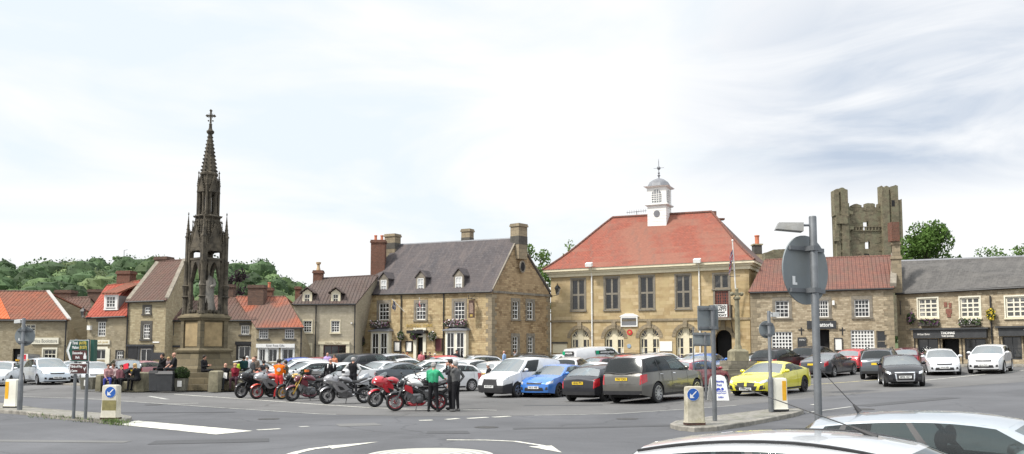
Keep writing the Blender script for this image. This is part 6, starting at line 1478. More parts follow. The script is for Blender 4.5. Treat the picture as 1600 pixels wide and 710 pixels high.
    if not lo:
        k = MB(); khs = []
        for sg in (-1, 1):
            bb = [lerp(ws, rb, q) for q in ([s['win'][0][0]-.0, s['win'][0][1]+.015] + ([s['win'][1][1]+.015] if len(s['win']) > 2 and L-rb < 1.2 else []))]
            for x in bb:
                z1 = zt(x)-.09; z0 = zb(x)+.05; decal(k, [(x, z0), (x+.014, z0), (x+.014, z1), (x, z1)], lside(sg), 1, 8, .004)
            for x in bb[1:]: kh = MB(); khs.append(kh); decal(kh, [(x-.27, zt(x)-.19), (x-.06, zt(x)-.18), (x-.06, zt(x)-.145), (x-.27, zt(x)-.155)], lside(sg), 2, 1, .02)
            decal(k, [(xfw+ra+.03, cl+.02), (xrw-ra-.03, cl+.02), (xrw-ra-.03, cl+.1), (xfw+ra+.03, cl+.1)], lside(sg), 5, 1, .006)
        k.build('door_seam', m_trim, rt, 40); [kh.build('door_handle', m_chrome if col in ('bronze', 'darkgrey') else mat, rt, 40) for kh in khs]
        k = MB(); decal(k, [(-hw*.62, cl+.47), (hw*.62, cl+.47), (hw*.62, cl+.478), (-hw*.62, cl+.478)], rear, 6, 1, .004); k.build('tailgate_seam', m_trim, rt)
    if rails:
        for sg in (-1, 1):
            k = MB(); k.path([tv((side(t, 1).x, sg*(side(t, 1).y-.06), side(t, 1).z+.06+(.045 if .04 < t < .96 else 0))) for t in (.02, .05, .3, .6, .95, .98)], .018, 6); k.build('roof_rail', m_chrome if rails == 'chrome' else m_trim, rt, 40)
    rt['dims'] = 0; del rt['dims']
    return rt, dict(side=side, tv=tv, s=s, H=H, decal=decal, lside=lside, rear=rear, front=front, mat=mat, roofz=roofz)
def antenna(c, x, y, tip, base=.03):
    rt, d = c; k = MB(); z = d['roofz'](x)+.075; p = V(d['tv']((x, y, z))); q = V(d['tv']((x+tip[0], y, z+tip[1])))
    k.tube(p-V((0, 0, .01)), p.lerp(q, .16), base, .009, n=8); k.tube(p.lerp(q, .15), q, .005, .0035, n=6); k.build('antenna', m_trim, rt, 40)

def PC(px, Y, yaw, spec, col, label, name='parked_car', **k):
    return car(name, label, spec, put(px, Y), Y, yaw, col, **k)
# ---- front rows
car('parked_suv', 'large bronze-grey luxury SUV with pale roof and yellow rear plate, nearest of the parked cars', BIGSUV, 5.74, 36.0, 51, 'bronze', spokes=10, tint=True, plate='YF67 CXO', roofcol='palesilver', cat='suv', lamp_h=.34)
car('parked_car', 'dark grey hatchback seen from behind between the blue hatchback and the bronze SUV', dict(HATCH, L=4.3, W=1.82), 4.01, 37.7, 51, 'darkgrey', plate='ND62 PPV', rim='dark', lamp_h=.34)
car('parked_car', 'bright blue hatchback facing the camera beside the white panel van', HATCH, 2.01, 41.6, 240, 'blue', plate='NX15 WBF', rim='dark', face='std')
car('panel_van', 'white panel van with black bumper facing the camera left of the blue hatchback', VAN, .44, 41.8, 230, 'white', plate='WO15 HVT', bump='black', cat='van')
car('parked_car', 'white hatchback with tall red tail lamp behind the two standing bikers', dict(HATCH, L=4.0), -3.63, 46.5, 216, 'white', spokes=10, lamp_h=.4)
car('parked_car', 'dark grey four-door coupe with curved chrome window line behind the red-faired motorcycle', dict(SALOON, L=4.9, W=1.87, H=1.40), -6.29, 51.8, 34, 'slate', plate=None, platez=.62, lo=True)
car('parked_car', 'silver hatchback facing the camera behind the biker with grey jacket sleeves', HATCH, -7.67, 51.5, 236, 'silver')
car('parked_car', 'metallic yellow sports coupe with black wheels and twin kidney grille', dict(COUPE), 11.1, 38.6, 229, 'yellow', rim='dark', face='kidney', plate='EW63 LGX', spokes=10, roofcol='yellow')
car('driven_car', 'black hatchback with tall chrome-edged grille driving towards the camera', dict(HATCH, H=1.43), 18.2, 42.2, 252, 'black', face='single', plate='MF06 XDY', group=None)
car('parked_car', 'silver hatchback facing the camera left of the white crossover at the right', dict(HATCH, L=4.2, W=1.79), 24.9, 52.3, 250, 'palesilver', plate='YP10 HEV')
car('parked_car', 'white crossover facing the camera, farthest right of the cars by the shops', dict(SUV, L=4.36, H=1.62), 27.8, 52.3, 233, 'white', plate='NJ16 FXO')
car('driven_car', 'dark grey saloon seen from behind, right of the yellow coupe and tall pole', SALOON, 18.9, 53.6, 47, 'grey', spokes=7, group=None)
car('parked_suv', 'dark slate SUV with yellow plate seen from behind, just left of the black hatchback', SUV, 20.6, 50.2, 62, 'slate', tint=True, cat='suv', rails=True)
car('parked_car', 'pale blue-silver people carrier facing the camera behind the left round sign', dict(MPV, L=4.85, W=1.9), -29.8, 57.7, 312, 'bluesilver', plate='YP63 WBJ')
car('parked_car', 'small silver hatchback at the left edge facing the camera', dict(HATCH, L=3.9, H=1.5), -31.2, 55.0, 286, 'palesilver', rim='dark')
# ---- left end
PC(196, 59.5, 122, dict(SUV, H=1.62, L=4.3), 'slate', 'dark grey estate seen from behind, beyond the people on the stone benches', lo=True)
PC(150, 57.5, 300, HATCH, 'palesilver', 'pale silver hatchback behind the green direction sign', lo=True)
PC(120, 62.5, 300, HATCH, 'white', 'white hatchback half hidden between the people carrier and the direction sign', lo=True)
PC(237, 62.5, 60, HATCH, 'pink', 'pinkish red hatchback behind the litter bins', lo=True)
tc_, td_ = PC(50, 63, 300, ESTATE, 'grey', 'dark estate with raised tailgate behind the pale blue people carrier', lo=True)
k = MB(); rows = []
for i in range(6):
    t = i/5; rows.append([(-1.75-1.15*t, y*(.75-.06*t), 1.5+.42*sin(t*1.9)-.05*abs(y)**3) for y in (-1, -.8, -.3, .3, .8, 1)])
k.grid(rows); k.build('raised_tailgate', P['grey'], tc_, 40)
# ---- middle rows, from the monument to the inn
PC(402, 60, 332, HATCH, 'white', 'white hatchback beyond the group by the monument steps, facing right', lo=True)
PC(466, 56, 208, ESTATE, 'palesilver', 'pale silver estate behind the biker in orange', lo=True, rails='chrome')
PC(482, 51.5, 216, HATCH, 'white', 'white hatchback half hidden behind the potted bush and the black bin', lo=True)
PC(533, 50, 203, SALOON, 'white', 'white saloon behind the bald biker in black leather', lo=True)
PC(479, 66, 36, HATCH, 'navy', 'cobalt blue hatchback in front of the gift shop', lo=True)
PC(511, 64.5, 42, HATCH, 'red', 'dark red hatchback beside the person in a lilac shirt', lo=True)
PC(548, 65.5, 40, SUV, 'black', 'black SUV below the small blue sign, left of the dark grey one', lo=True, tint=True, cat='suv')
PC(586, 62, 44, SUV, 'darkgrey', 'dark grey SUV with yellow plate parked before the left bay of the inn', lo=True, tint=True, cat='suv', plate='YH14 KDE')
PC(622, 65.5, 48, dict(SUV, H=1.6), 'silver', 'silver SUV parked in front of the menu boards of the inn', lo=True, cat='suv')
PC(642, 59, 22, SALOON, 'white', 'white saloon with black boot spoiler in front of the inn door', lo=True)
PC(668, 54.5, 200, HATCH, 'white', 'white hatchback directly behind the man in the green shirt', lo=True)
PC(690, 60.5, 214, HATCH, 'palesilver', 'pale hatchback in front of the inn doorway, facing left', lo=True)
PC(706, 66, 30, HATCH, 'litred', 'red car with only its roof showing before the right bay of the inn', lo=True)
PC(708, 56, 212, HATCH, 'white', 'white hatchback with bright windscreen behind the dark-haired biker', lo=True)
PC(738, 64.5, 212, ESTATE, 'silver', 'silver estate along the inn front near its right corner', lo=True, rails=True)
PC(740, 52.5, 62, SUV, 'white', 'white SUV seen from behind, left of the white-haired man in black', lo=True, H=1.55, cat='suv')
PC(786, 52, 55, HATCH, 'white', 'white hatchback seen from behind, mostly hidden by the panel van', lo=True)
PC(815, 65, 208, dict(ESTATE, H=1.52), 'grey', 'dark grey estate parked along the inn gable', lo=True, rails=True)
PC(868, 66, 214, HATCH, 'palesilver', 'silver hatchback between the inn gable and the lettered white van', lo=True)
PC(893, 54, 72, dict(SUV, H=1.58), 'white', 'white crossover with dark rear window behind the panel van roof', lo=True, tint=True, cat='suv')
ev, ed = PC(931, 65.5, 34, BIGVAN, 'white', 'tall white van with green and black lettered panels in front of the town hall', name='hire_van', lo=True, cat='van')
m_green = M('green_panel', (.0, .33, .16), .5, var=.1)
for (sg, xc, wd) in ((-1, None, 1.15), (1, .15, 1.75)):
    k = MB(); g2 = MB()
    if xc is None:
        xr = -BIGVAN['L']/2-.07; k.box((xr-.012, -wd/2, 1.42), (xr+.1, wd/2, 1.68)); o = k.build('lettered_panel', m_black, ev); g2.box((xr-.02, wd/2-.28, 1.42), (xr-.005, wd/2, 1.68)); g2.build('green_block', m_green, o)
        text('lettering', 'enterprise', .22, m_plw, frame((xr-.016, -.14, 1.56), (0, -1, 0), Zv), o, width=.8, bold=.006)
    else:
        ys = -BIGVAN['W']/2*.93-.02; k.box((xc-wd/2, ys-.02, 1.42), (xc+wd/2, ys+.2, 1.68)); o = k.build('lettered_panel', m_black, ev); g2.box((xc-wd/2, ys-.03, 1.42), (xc-wd/2+.28, ys-.01, 1.68)); g2.build('green_block', m_green, o)
        text('lettering', 'enterprise', .22, m_plw, frame((xc+.15, ys-.024, 1.56), (1, 0, 0), Zv), o, width=1.25, bold=.006)
PC(930, 56.5, 226, HATCH, 'maroon', 'maroon hatchback facing the camera in front of the lettered white van', lo=True)
PC(926, 47.5, 206, SALOON, 'palesilver', 'pale silver saloon behind the dark grey hatchback, facing left', lo=True)
PC(968, 59, 210, HATCH, 'litred', 'bright red hatchback between the maroon one and the black estate', lo=True)
PC(984, 63, 38, ESTATE, 'black', 'black estate roof in front of the second arched door', lo=True, rails=True)
PC(1034, 55.5, 46, dict(SUV, H=1.66), 'white', 'white SUV with black rear window directly behind the bronze SUV', lo=True, tint=True, cat='suv', rails=True)
PC(1086, 43.5, 52, dict(ESTATE, H=1.52), 'red', 'crimson estate right of the bronze SUV, seen from its side', roofcol='palesilver', rails='chrome')
PC(1083, 59, 230, HATCH, 'palesilver', 'pale hatchback before the fourth arched door, facing left', lo=True)
PC(1107, 57.5, 62, dict(HATCH, H=1.48), 'blue', 'blue hatchback behind the grey sign backs, left of the cross steps', lo=True)
PC(1184, 58.5, 208, HATCH, 'white', 'white hatchback just behind the market cross pedestal', lo=True)
PC(1216, 57, 46, SUV, 'black', 'black SUV with amber plate just right of the market cross', lo=True, tint=True, cat='suv', plate='NL13 OWX')
PC(1274, 60, 44, SUV, 'darkgrey', 'dark SUV parked below the dark restaurant name board', lo=True, tint=True, cat='suv')
PC(1338, 58.5, 50, HATCH, 'litred', 'red hatchback between the grey saloon and the slate SUV', lo=True)
PC(1416, 57.5, 62, HATCH, 'maroon', 'maroon car behind the black hatchback near the restaurant corner', lo=True)
# ---- the cars beside the photographer
c1 = car('parked_car', 'white hatchback in the bottom right corner, only its roof and window tops in view', dict(HATCH, H=1.49, rdrop=.12, crown=.065, wtop=.95), 2.50, 6.1, 325, 'soft', group='cars parked beside the camera', spokes=7)
antenna(c1, 2.12, .12, (1.02, .33), .026)
for sg in (-1, 1):
    k = MB(); k.path([c1[1]['tv']((c1[1]['side'](t, 1).x, sg*(c1[1]['side'](t, 1).y-.10), c1[1]['roofz'](c1[1]['side'](t, 1).x)+.034)) for t in [i/16 for i in range(17)]], .011, 5); k.build('roof_gutter', m_trim, c1[0], 40)
c2 = car('parked_car', 'pale blue-silver hatchback behind the nearest white one, seats showing through its windows', dict(HATCH, H=1.47, crown=.05, wtop=.955), 4.62, 8.6, 328, 'softblue', group='cars parked beside the camera', spokes=7)
antenna(c2, 3.3, 0, (.38, .42), .03)
car('parked_car', 'dark grey car cut off by the right edge of the picture', HATCH, 9.1, 12.3, 155, 'darkgrey', group='cars parked beside the camera', lo=True)
# ---------------------------------------------------------------- motorcycles
m_engine = M('engine_metal', (.16, .16, .165), .45, .7, var=.35, scale=14); m_engdk = M('dark_engine', (.035, .035, .037), .5, .5, var=.3, scale=14); m_gold_f = M('gold_fork', (.65, .42, .1), .3, .8, var=.1)
m_redrim = M('red_rim', (.32, .02, .03), .35, .2, var=.1); m_seatb = M('bike_seat', (.016, .016, .017), .7, var=.2); m_screen = glassm('bike_screen', (.75, .8, .8), 1.9, .8); m_disc = M('brake_disc', (.45, .45, .46), .3, .9, var=.1)
B = dict(black=paint('bike_black', (.012, .012, .014)), red=paint('bike_red', (.48, .012, .025)), yellow=paint('bike_yellow', (.5, .3, .02)), silver=paint('bike_silver', (.30, .30, .31), .5), white=paint('bike_white', (.68, .68, .68)), wine=paint('bike_wine', (.14, .01, .025)), lred=paint('bike_orange_red', (.6, .06, .03)), grey=paint('bike_grey', (.12, .12, .125), .4))
def loft(k, secs, n=12, e=2.4):
    rows = []
    for (x, z, hw, hh) in secs:
        row = []
        for i in range(n+1):
            a = 2*pi*i/n; c, s = cos(a), sin(a); row.append((x, hw*math.copysign(abs(c)**(2/e), c), z + hh*math.copysign(abs(s)**(2/e), s)))
        rows.append(row)
    k.grid(rows); k.poly(rows[0][:-1][::-1]); k.poly(rows[-1][:-1])
def bike(label, px, yb, yaw, kind, fair, tank, tail=None, rim=None, fork=None, second=None, lean=9, pts=None):
    th = R(yaw); c = pts or grd(px, yb); hd = V((cos(th), sin(th), 0)); p = c - hd*.72
    r = root('motorcycle', (p.x, p.y, gz(p.x, p.y)), label, 'motorcycle', 'motorcycles parked in a row', th); r.scale = (1.05, 1.05, 1.05); r.rotation_euler = (R(-lean) if False else R(-lean), 0, th)
    rm = rim or m_alloydk; tail = tail or fair; sec = second or fair
    def part(nm, k, m, sm_=45, par=None): return k.build(nm, m, par or r, sm_, fixn=True)
    for x, w_, nm in ((.72, .115, 'front_wheel'), (-.70, .18, 'rear_wheel')):
        k = MB(); k.lathe([(.225, -w_*.38), (.265, -w_*.5), (.297, -w_*.36), (.312, 0), (.297, w_*.36), (.265, w_*.5), (.225, w_*.38)], 26, (x, 0, .312), 'y', caps=False); o = part(nm, k, m_tyre)
        k = MB(); k.lathe([(.228, -w_*.3), (.238, -w_*.4), (.205, -w_*.3), (.205, w_*.3), (.238, w_*.4), (.228, w_*.3)], 26, (x, 0, .312), 'y', caps=False); k.lathe([(.045, -w_*.55), (.045, w_*.55)], 10, (x, 0, .312), 'y')
        for i in range(6):
            a = 2*pi*i/6; k.tube((x+.04*cos(a), 0, .312+.04*sin(a)), (x+.215*cos(a+.25), 0, .312+.215*sin(a+.25)), .017, .013, n=6)
        part('rim', k, rm, 40, o)
        k = MB()
        for sg in ((-1, 1) if x > 0 else (-1,)): k.lathe([(.09, sg*w_*.52), (.155, sg*w_*.52), (.155, sg*(w_*.52+.006)), (.09, sg*(w_*.52+.006)), (.09, sg*w_*.52)], 20, (x, 0, .312), 'y', caps=False)
        part('brake_disc', k, m_disc, 40, o)
    hx, hz_ = .42, .96
    for sg in (-1, 1):
        k = MB(); k.tube((.72, sg*.095, .312), (.58, sg*.095, .62), .03, .03, n=8); k.tube((.58, sg*.095, .62), (hx, sg*.095, hz_+.02), .024, n=8); part('fork', k, fork or m_engine)
    k = MB(); rows = []
    for i in range(9):
        a = R(32+i*11); rows.append([(.72+cos(a)*(.335+.01*(abs(y) < 1)), y*.075, .312+sin(a)*(.335+.012*(abs(y) < .6))-.03*(abs(y) > .9)) for y in (-1, -.6, 0, .6, 1)])
    k.grid(rows); part('front_mudguard', k, sec if kind != 'silver' else fair)
    # frame and engine
    k = MB()
    for sg in (-1, 1):
        k.path([(hx-.02, sg*.05, hz_-.06), (.2, sg*.15, .78), (-.2, sg*.14, .58), (-.22, sg*.12, .42)], .035, 7); k.path([(-.2, sg*.12, .45), (-.7, sg*.11, .312)], [.04, .03], 7); k.path([(-.15, sg*.09, .7), (-.75, sg*.07, .88)], .018, 6)
    part('frame', k, m_engdk)
    k = MB(); k.cbox((.02, 0, .42), (.42, .30, .24)); k.hexa([(x+.14, y, z) for (x, y, z) in ((.0, -.13, .5), (.2, -.13, .42), (.2, .13, .42), (0, .13, .5), (.05, -.12, .74), (.22, -.12, .68), (.22, .12, .68), (.05, .12, .74))]); 
    for sg in (-1, 1): k.lathe([(.12, sg*.14), (.12, sg*.18), (.09, sg*.2)], 14, (-.06, 0, .40), 'y'); k.lathe([(.08, sg*.14), (.08, sg*.19)], 12, (.13, 0, .36), 'y')
    for i in range(4): k.path([(.34, -.09+.06*i, .6), (.42, -.09+.06*i, .42), (.3, -.06+.04*i, .24), (.0, -.03, .2)], .02, 6)
    part('engine', k, m_engine if kind in ('naked', 'silver') else m_engdk)
    k = MB(); ez = .55 if kind != 'silver' else .5; k.tube((-.1, -.13, .22), (-.4, -.2, .3), .03, n=8); k.tube((-.38, -.2, .3), (-.92 if kind != 'naked' else -.75, -.24, ez), .055, .06, n=10); part('exhaust', k, m_chrome if kind == 'silver' else m_engine)
    k = MB(); loft(k, [(.36, .90, .07, .05), (.28, .95, .14, .1), (.12, .96, .17, .12), (-.04, .92, .15, .11), (-.18, .84, .09, .06)]); part('fuel_tank', k, tank)
    k = MB(); loft(k, [(-.1, .83, .1, .04), (-.25, .82, .14, .045), (-.45, .84, .14, .045), (-.52, .88, .1, .05), (-.78, .93, .07, .045)]); part('seat', k, m_seatb)
    k = MB(); loft(k, [(-.3, .76, .12, .05), (-.55, .82, .13, .06), (-.8, .9, .09, .055), (-.97, .95, .04, .03)]); part('tail_fairing', k, tail)
    k = MB(); k.cbox((-.96, 0, .91), (.03, .1, .05)); part('tail_lamp', k, m_lampr); k = MB(); k.path([(-.85, 0, .86), (-1.0, 0, .68)], .02, 5); k.hexa([(-.985, -.1, .56), (-.975, -.1, .56), (-.975, .1, .56), (-.985, .1, .56), (-1.02, -.1, .72), (-1.01, -.1, .72), (-1.01, .1, .72), (-1.02, .1, .72)]); part('plate_hanger', k, m_trim)
    k = MB(); bw = .36 if kind in ('naked', 'tourer') else .33; bz = 1.04 if kind == 'naked' else 1.0
    k.path([(hx-.02, 0, hz_+.02), (hx-.04, .18, bz), (hx-.12, bw, bz-.0)], .014, 6); k.path([(hx-.02, 0, hz_+.02), (hx-.04, -.18, bz), (hx-.12, -bw, bz-.0)], .014, 6)
    for sg in (-1, 1): k.tube((hx-.08, sg*(bw-.1), bz), (hx-.14, sg*(bw+.02), bz-.005), .02, n=6); k.tube((hx-.04, sg*(bw-.13), bz+.01), (hx-.02, sg*(bw), bz-.01), .008, n=5)
    part('handlebar', k, m_trim)
    for sg in (-1, 1):
        k = MB(); q = (hx+.1 if kind == 'naked' else .6, sg*(bw-.02), bz+.17 if kind == 'naked' else 1.14); k.path([(hx-.02 if kind == 'naked' else .62, sg*.17, bz), q], .008, 5); k.ball(q, (.03, .075, .045), 8, 6); part('mirror', k, m_trim)
    if kind == 'naked':
        k = MB(); loft(k, [(.68, .86, .06, .05), (.64, .88, .12, .11), (.52, .92, .13, .12), (.44, .93, .09, .08)]); part('headlamp_cowl', k, sec)
        k = MB(); k.ball((.66, .0, .86), (.03, .09, .06), 8, 6); part('headlamp', k, m_lampw); k = MB(); k.grid([[(.62-.12*t, y*(.1-.02*t), .97+.16*t-.03*abs(y)) for y in (-1, -.5, 0, .5, 1)] for t in (0, .5, 1)]); part('fly_screen', k, m_screen)
        for sg in (-1, 1):
            k = MB(); k.hexa([(.44, sg*.13, .72), (.18, sg*.19, .6), (.16, sg*.21, .62), (.42, sg*.15, .74), (.42, sg*.13, .9), (.2, sg*.18, .84), (.2, sg*.2, .84), (.42, sg*.15, .9)]); part('radiator_shroud', k, fair)
        k = MB(); loft(k, [(.36, .28, .06, .04), (.2, .24, .14, .08), (-.15, .24, .13, .07), (-.28, .28, .06, .04)]); part('belly_pan', k, fair)
    else:
        full = kind in ('sport', 'silver'); k = MB()
        loft(k, [(.90, .90, .04, .05), (.85, .92, .12, .11), (.74, .94, .2, .16), (.6, .92, .25, .21), (.45, .88, .26, .24), (.36, .84, .22, .22)])
        part('nose_fairing', k, fair)
        for sg in (-1, 1):
            k = MB(); out = [(.62, .98), (.44, .97), (.24, .86), (.1, .76), (-.02, .64), (.06, .54), (.24, .47), (.38, .5), (.5, .62), (.6, .76)] if full else [(.62, .98), (.4, .98), (.2, .84), (.16, .66), (.3, .55), (.45, .58), (.6, .76)]
            k.prism([(x, sg*(.19+.05*sin((z-.2)*3.6)), z) for x, z in out], (0, sg*.02, 0)); so_ = part('side_fairing', k, fair)
            if full:
                k = MB(); k.prism([(x, sg*(.15+.05*sin((z-.2)*3.6)), z) for x, z in [(.06, .54), (-.16, .42), (-.24, .3), (.08, .22), (.3, .3), (.40, .5), (.24, .5)]], (0, sg*.02, 0)); part('lower_fairing', k, B['grey'] if kind == 'silver' else B['black'])
            k = MB(); k.prism([(x, sg*(.226+.05*sin((z-.2)*3.6)), z) for x, z in ((.42, .74), (.22, .68), (.12, .58), (.30, .57))], (0, sg*.006, 0)); part('fairing_vent', k, m_engdk, 45, so_)
            k = MB(); k.ball((.83, sg*.085, .90), (.06, .055, .045), 8, 6); part('headlamp', k, m_lampw)
        k = MB(); k.grid([[(.74-.34*t, y*(.17-.02*t)*(1 if t < .9 else .8), 1.06+.20*t**.85-.07*abs(y)**2.2+(.04 if kind == 'tall' else 0)) for y in (-1, -.7, -.35, 0, .35, .7, 1)] for t in (0, .25, .5, .75, 1)]); part('screen', k, m_screen)
    k = MB(); k.tube((.0, .12, .3), (.1, .34, .0), .014, n=6); part('side_stand', k, m_trim)
    return r
b1 = bike('black fully faired motorcycle at the left end of the row', 377, 622.5, 226, 'sport', B['black'], B['black'])
bike('red, white and black motorcycle, second from the monument end of the row', 402, 624, 216, 'sport', B['silver'], B['lred'], B['red'], rim=m_redrim, second=B['lred'])
bike('black motorcycle with yellow tank behind the one with gold forks', 441, 624.5, 226, 'naked', B['black'], B['yellow'], second=B['black'], rim=m_gold_f)
bike('dark wine-red naked motorcycle with gold fork legs', 457, 627.5, 215, 'naked', B['wine'], B['wine'], B['black'], fork=m_gold_f)
bike('black motorcycle mostly hidden behind the silver one', 496, 618, 214, 'naked', B['black'], B['black'])
b5 = bike('silver fully faired motorcycle with chrome exhaust and a white helmet on its tank', 512, 631.5, 205, 'silver', B['silver'], B['silver'], rim=m_alloydk, second=B['white'])
bike('red half-faired motorcycle in front of the dark grey coupe', 587, 636.5, 214, 'tourer', B['red'], B['red'], B['red'])
b7 = bike('naked motorcycle with red wheels and red cowl beside the man in green', 619, 642.5, 192, 'naked', B['red'], B['white'], B['black'], rim=m_redrim, second=B['black'])
bike('black motorcycle directly behind the one with red wheels', 640, 634, 190, 'naked', B['black'], B['white'], B['black'])
def helmet(o, r, label, col, loc, rz=0, accent=None):
    t = root('helmet', loc, label, 'helmet', None, rz); k = MB(); k.ball((0, 0, .13), (.135, .165, .14), 16, 12); k.lathe([(.115, .0), (.13, .06), (.12, .08)], 14, (0, 0, .0), sy=1.2); k.build('shell', col, t, 60)
    k = MB(); rows = []
    for j in range(4):
        z = .10+.025*j*1.3; rows.append([(.141*sin(R(a)), .171*cos(R(a)), z) for a in range(-70, 71, 20)])
    k.grid(rows); k.build('visor', m_trim if not accent else accent, t, 60)
def bl(b, x, y, z): bpy.context.view_layer.update(); return b.matrix_world @ V((x, y, z))
helmet(None, 0, 'white helmet resting on the tank of the silver motorcycle', B['white'], bl(b5, .06, 0, 1.07), R(110))
helmet(None, 0, 'black helmet with orange visor strip on the motorcycle with gold forks', B['black'], bl(scene.objects['motorcycle.003'], .12, 0, 1.07), R(140), M('orange_visor', (.6, .15, .03), .3))
helmet(None, 0, 'black helmet on the bike with red wheels, left of the man in green', B['black'], bl(b7, -.3, 0, .86), R(60))
# ---------------------------------------------------------------- trees
def leafm(name, c, v=.5):
    m, nt, b = _nt(name); b.inputs['Roughness'].default_value = .7; b.inputs['Specular IOR Level'].default_value = .2
    g_ = N(nt, 'ShaderNodeNewGeometry'); o = N(nt, 'ShaderNodeTexCoord').outputs['Object']; f = noi(nt, o, .35, 4, .6)
    a = ramp(nt, f, [(.3, tuple(x*(1-v*.6) for x in c)), (.7, tuple(x*(1+v*.8) for x in c))])
    h = N(nt, 'ShaderNodeHueSaturation'); nt.links.new(a, h.inputs['Color'])
    mr = N(nt, 'ShaderNodeMapRange'); mr.inputs[3].default_value = .6; mr.inputs[4].default_value = 1.45; nt.links.new(g_.outputs['Random Per Island'], mr.inputs[0]); nt.links.new(mr.outputs[0], h.inputs['Value'])
    nt.links.new(h.outputs[0], b.inputs['Base Color'])
    tr = N(nt, 'ShaderNodeBsdfTranslucent'); nt.links.new(h.outputs[0], tr.inputs['Color']); mx = N(nt, 'ShaderNodeMixShader'); mx.inputs[0].default_value = .25
    nt.links.new(b.outputs[0], mx.inputs[1]); nt.links.new(tr.outputs[0], mx.inputs[2]); nt.links.new(mx.outputs[0], nt.nodes['Material Output'].inputs[0]); return m
m_lf = leafm('leaf_green', (.10, .17, .04)); m_lfd = leafm('leaf_deep', (.085, .15, .035)); m_lfc = leafm('leaf_copper', (.028, .018, .022)); m_wdl = leafm('woodland_leaf', (.085, .13, .052), .7); m_wd2 = leafm('woodland_leaf_dark', (.055, .092, .04), .6); m_wd3 = leafm('woodland_leaf_light', (.105, .14, .06), .7)
m_bark = M('bark', (.1, .08, .06), .95, var=.35, scale=6, bmp=.5)
def crown_leaves(k, blobs, per, size):
    for (c, r) in blobs:
        for _ in range(int(per*r*r)):
            d = V((random.gauss(0, 1), random.gauss(0, 1), random.gauss(0, 1))).normalized()
            rr = r*(random.random()**.28)*random.uniform(.9, 1.08); p = V(c) + V((d.x, d.y, d.z*.85))*rr
            k.leaf(p, size*random.uniform(.6, 1.3))
def tree(loc, H, W, label, mat, per=26, size=.33, nb=26, trunk=.35, base=.28, seed=1):
    random.seed(seed); r = root('tree', loc, label, 'tree'); blobs = []
    for i in range(nb):
        t = random.random(); a = random.random()*6.28; z = H*(base+(1-base)*t)*.97; 
        env = W/2*sqrt(max(.05, 1-((t-.42)/.62)**2)); q = env*sqrt(random.random())*.95; blobs.append(((q*cos(a), q*sin(a), z-.04*H), W*random.uniform(.13, .22)))
    k = MB(); crown_leaves(k, blobs, per*2.6, size*.58); k.build('crown', mat, r)
    k = MB(); k.path([(0, 0, -.3), (.05, .02, H*.2), (-.1, .05, H*.45), (.05, 0, H*.75)], [trunk, trunk*.75, trunk*.5, trunk*.15], 8)
    for (c, rr) in blobs[::2]:
        z = max(H*.2, c[2]-H*.22); k.path([(0, 0, z), ((c[0])*.5, c[1]*.5, (z+c[2])/2+.2), c], [trunk*.35, trunk*.2, .04], 5)
    k.build('trunk', m_bark, r, 50); return r
def tree_px(x0, x1, yt, Y, z0, label, mat, **kw):
    a, b = at(x0, yt, Y), at(x1, yt, Y); return tree(((a.x+b.x)/2, Y, z0), a.z-z0, b.x-a.x, label, mat, **kw)
tree_px(806, 864, 370, 100, 1, 'broad green tree behind the inn gable, lower of the two behind it', m_lf, seed=3, per=34, size=.3, nb=36)
tree_px(868, 925, 365.5, 112, 1, 'open-crowned green tree behind the left end of the town hall roof', m_lf, seed=5, per=17, size=.3, nb=30)
tree_px(1400, 1496, 341, 140, 1, 'big dense round green tree right of the castle tower', m_lfd, seed=8, per=34, size=.42, nb=64)
tree_px(340, 398, 418, 92, 0, 'dark copper beech behind the cottages right of the monument', m_lfc, seed=11, per=30, size=.3, nb=30, base=.2)
tree_px(1518, 1580, 384, 190, 8, 'low spreading tree on the skyline above the slate roof', m_lfd, seed=13, per=12, size=.5, nb=22)
tree_px(1570, 1640, 383, 180, 8, 'tree at the right edge of the skyline above the slate roof', m_lf, seed=14, per=12, size=.5, nb=24)
tree_px(1478, 1508, 396, 185, 8, 'small distant tree just right of the big round tree', m_lf, seed=15, per=12, size=.45, nb=12)
tree_px(1276, 1320, 394, 210, 8, 'distant green tree between the ruin and the castle tower', m_lfd, seed=16, per=10, size=.5, nb=16)
tree_px(172, 192, 402.5, 262, 29, 'single dark round tree standing above the woods on the left skyline', m_lfd, seed=17, per=14, size=.5, nb=10)
# woodland on the hill: one mass nobody could count
random.seed(21); ks = [MB(), MB(), MB()]
def clump(k, c, r):
    b = len(k.v); k.ball(c, (r*.86, r*.86, r*.8), 9, 7)
    for v in k.v[b:]: n_ = noise.noise(v*.55)*r*.28; d = (v-V(c)).normalized(); v += d*n_
    sz = .0016*c[1]
    for _ in range(int(30*r*(160/c[1])**.8)):
        d = V((random.gauss(0, 1), random.gauss(0, 1)-.4, random.gauss(0, 1)+.25)).normalized()
        if d.y > .3: continue
        k.leaf(V(c) + V((d.x*r, d.y*r, d.z*r*.93))*random.uniform(.84, 1.06), sz*random.uniform(.6, 1.2))
y = 112
while y < 262:
    x = -y*.66; x1 = -y*.08 if y > 160 else -y*.12
    while x < x1:
        xx = x + random.uniform(-2, 2); yy = y + random.uniform(-3, 3); r = random.uniform(2.2, 4.8)
        z = hz(xx, yy); cov = 1 if y > 140 else .6
        if random.random() < cov: clump(ks[random.choice((0, 0, 1, 1, 2))], (xx, yy, z + r*.45 + random.uniform(0, 2.5)), r)
        x += random.uniform(3.2, 5.4)
    y += 8.5
for y in (225, 245):
    for x in range(40, 140, 6):
        r = random.uniform(3, 5); clump(ks[random.choice((0, 1))], (x+random.uniform(-2, 2), y, hz(x, y)+r*.4), r)
kk = ks[0]
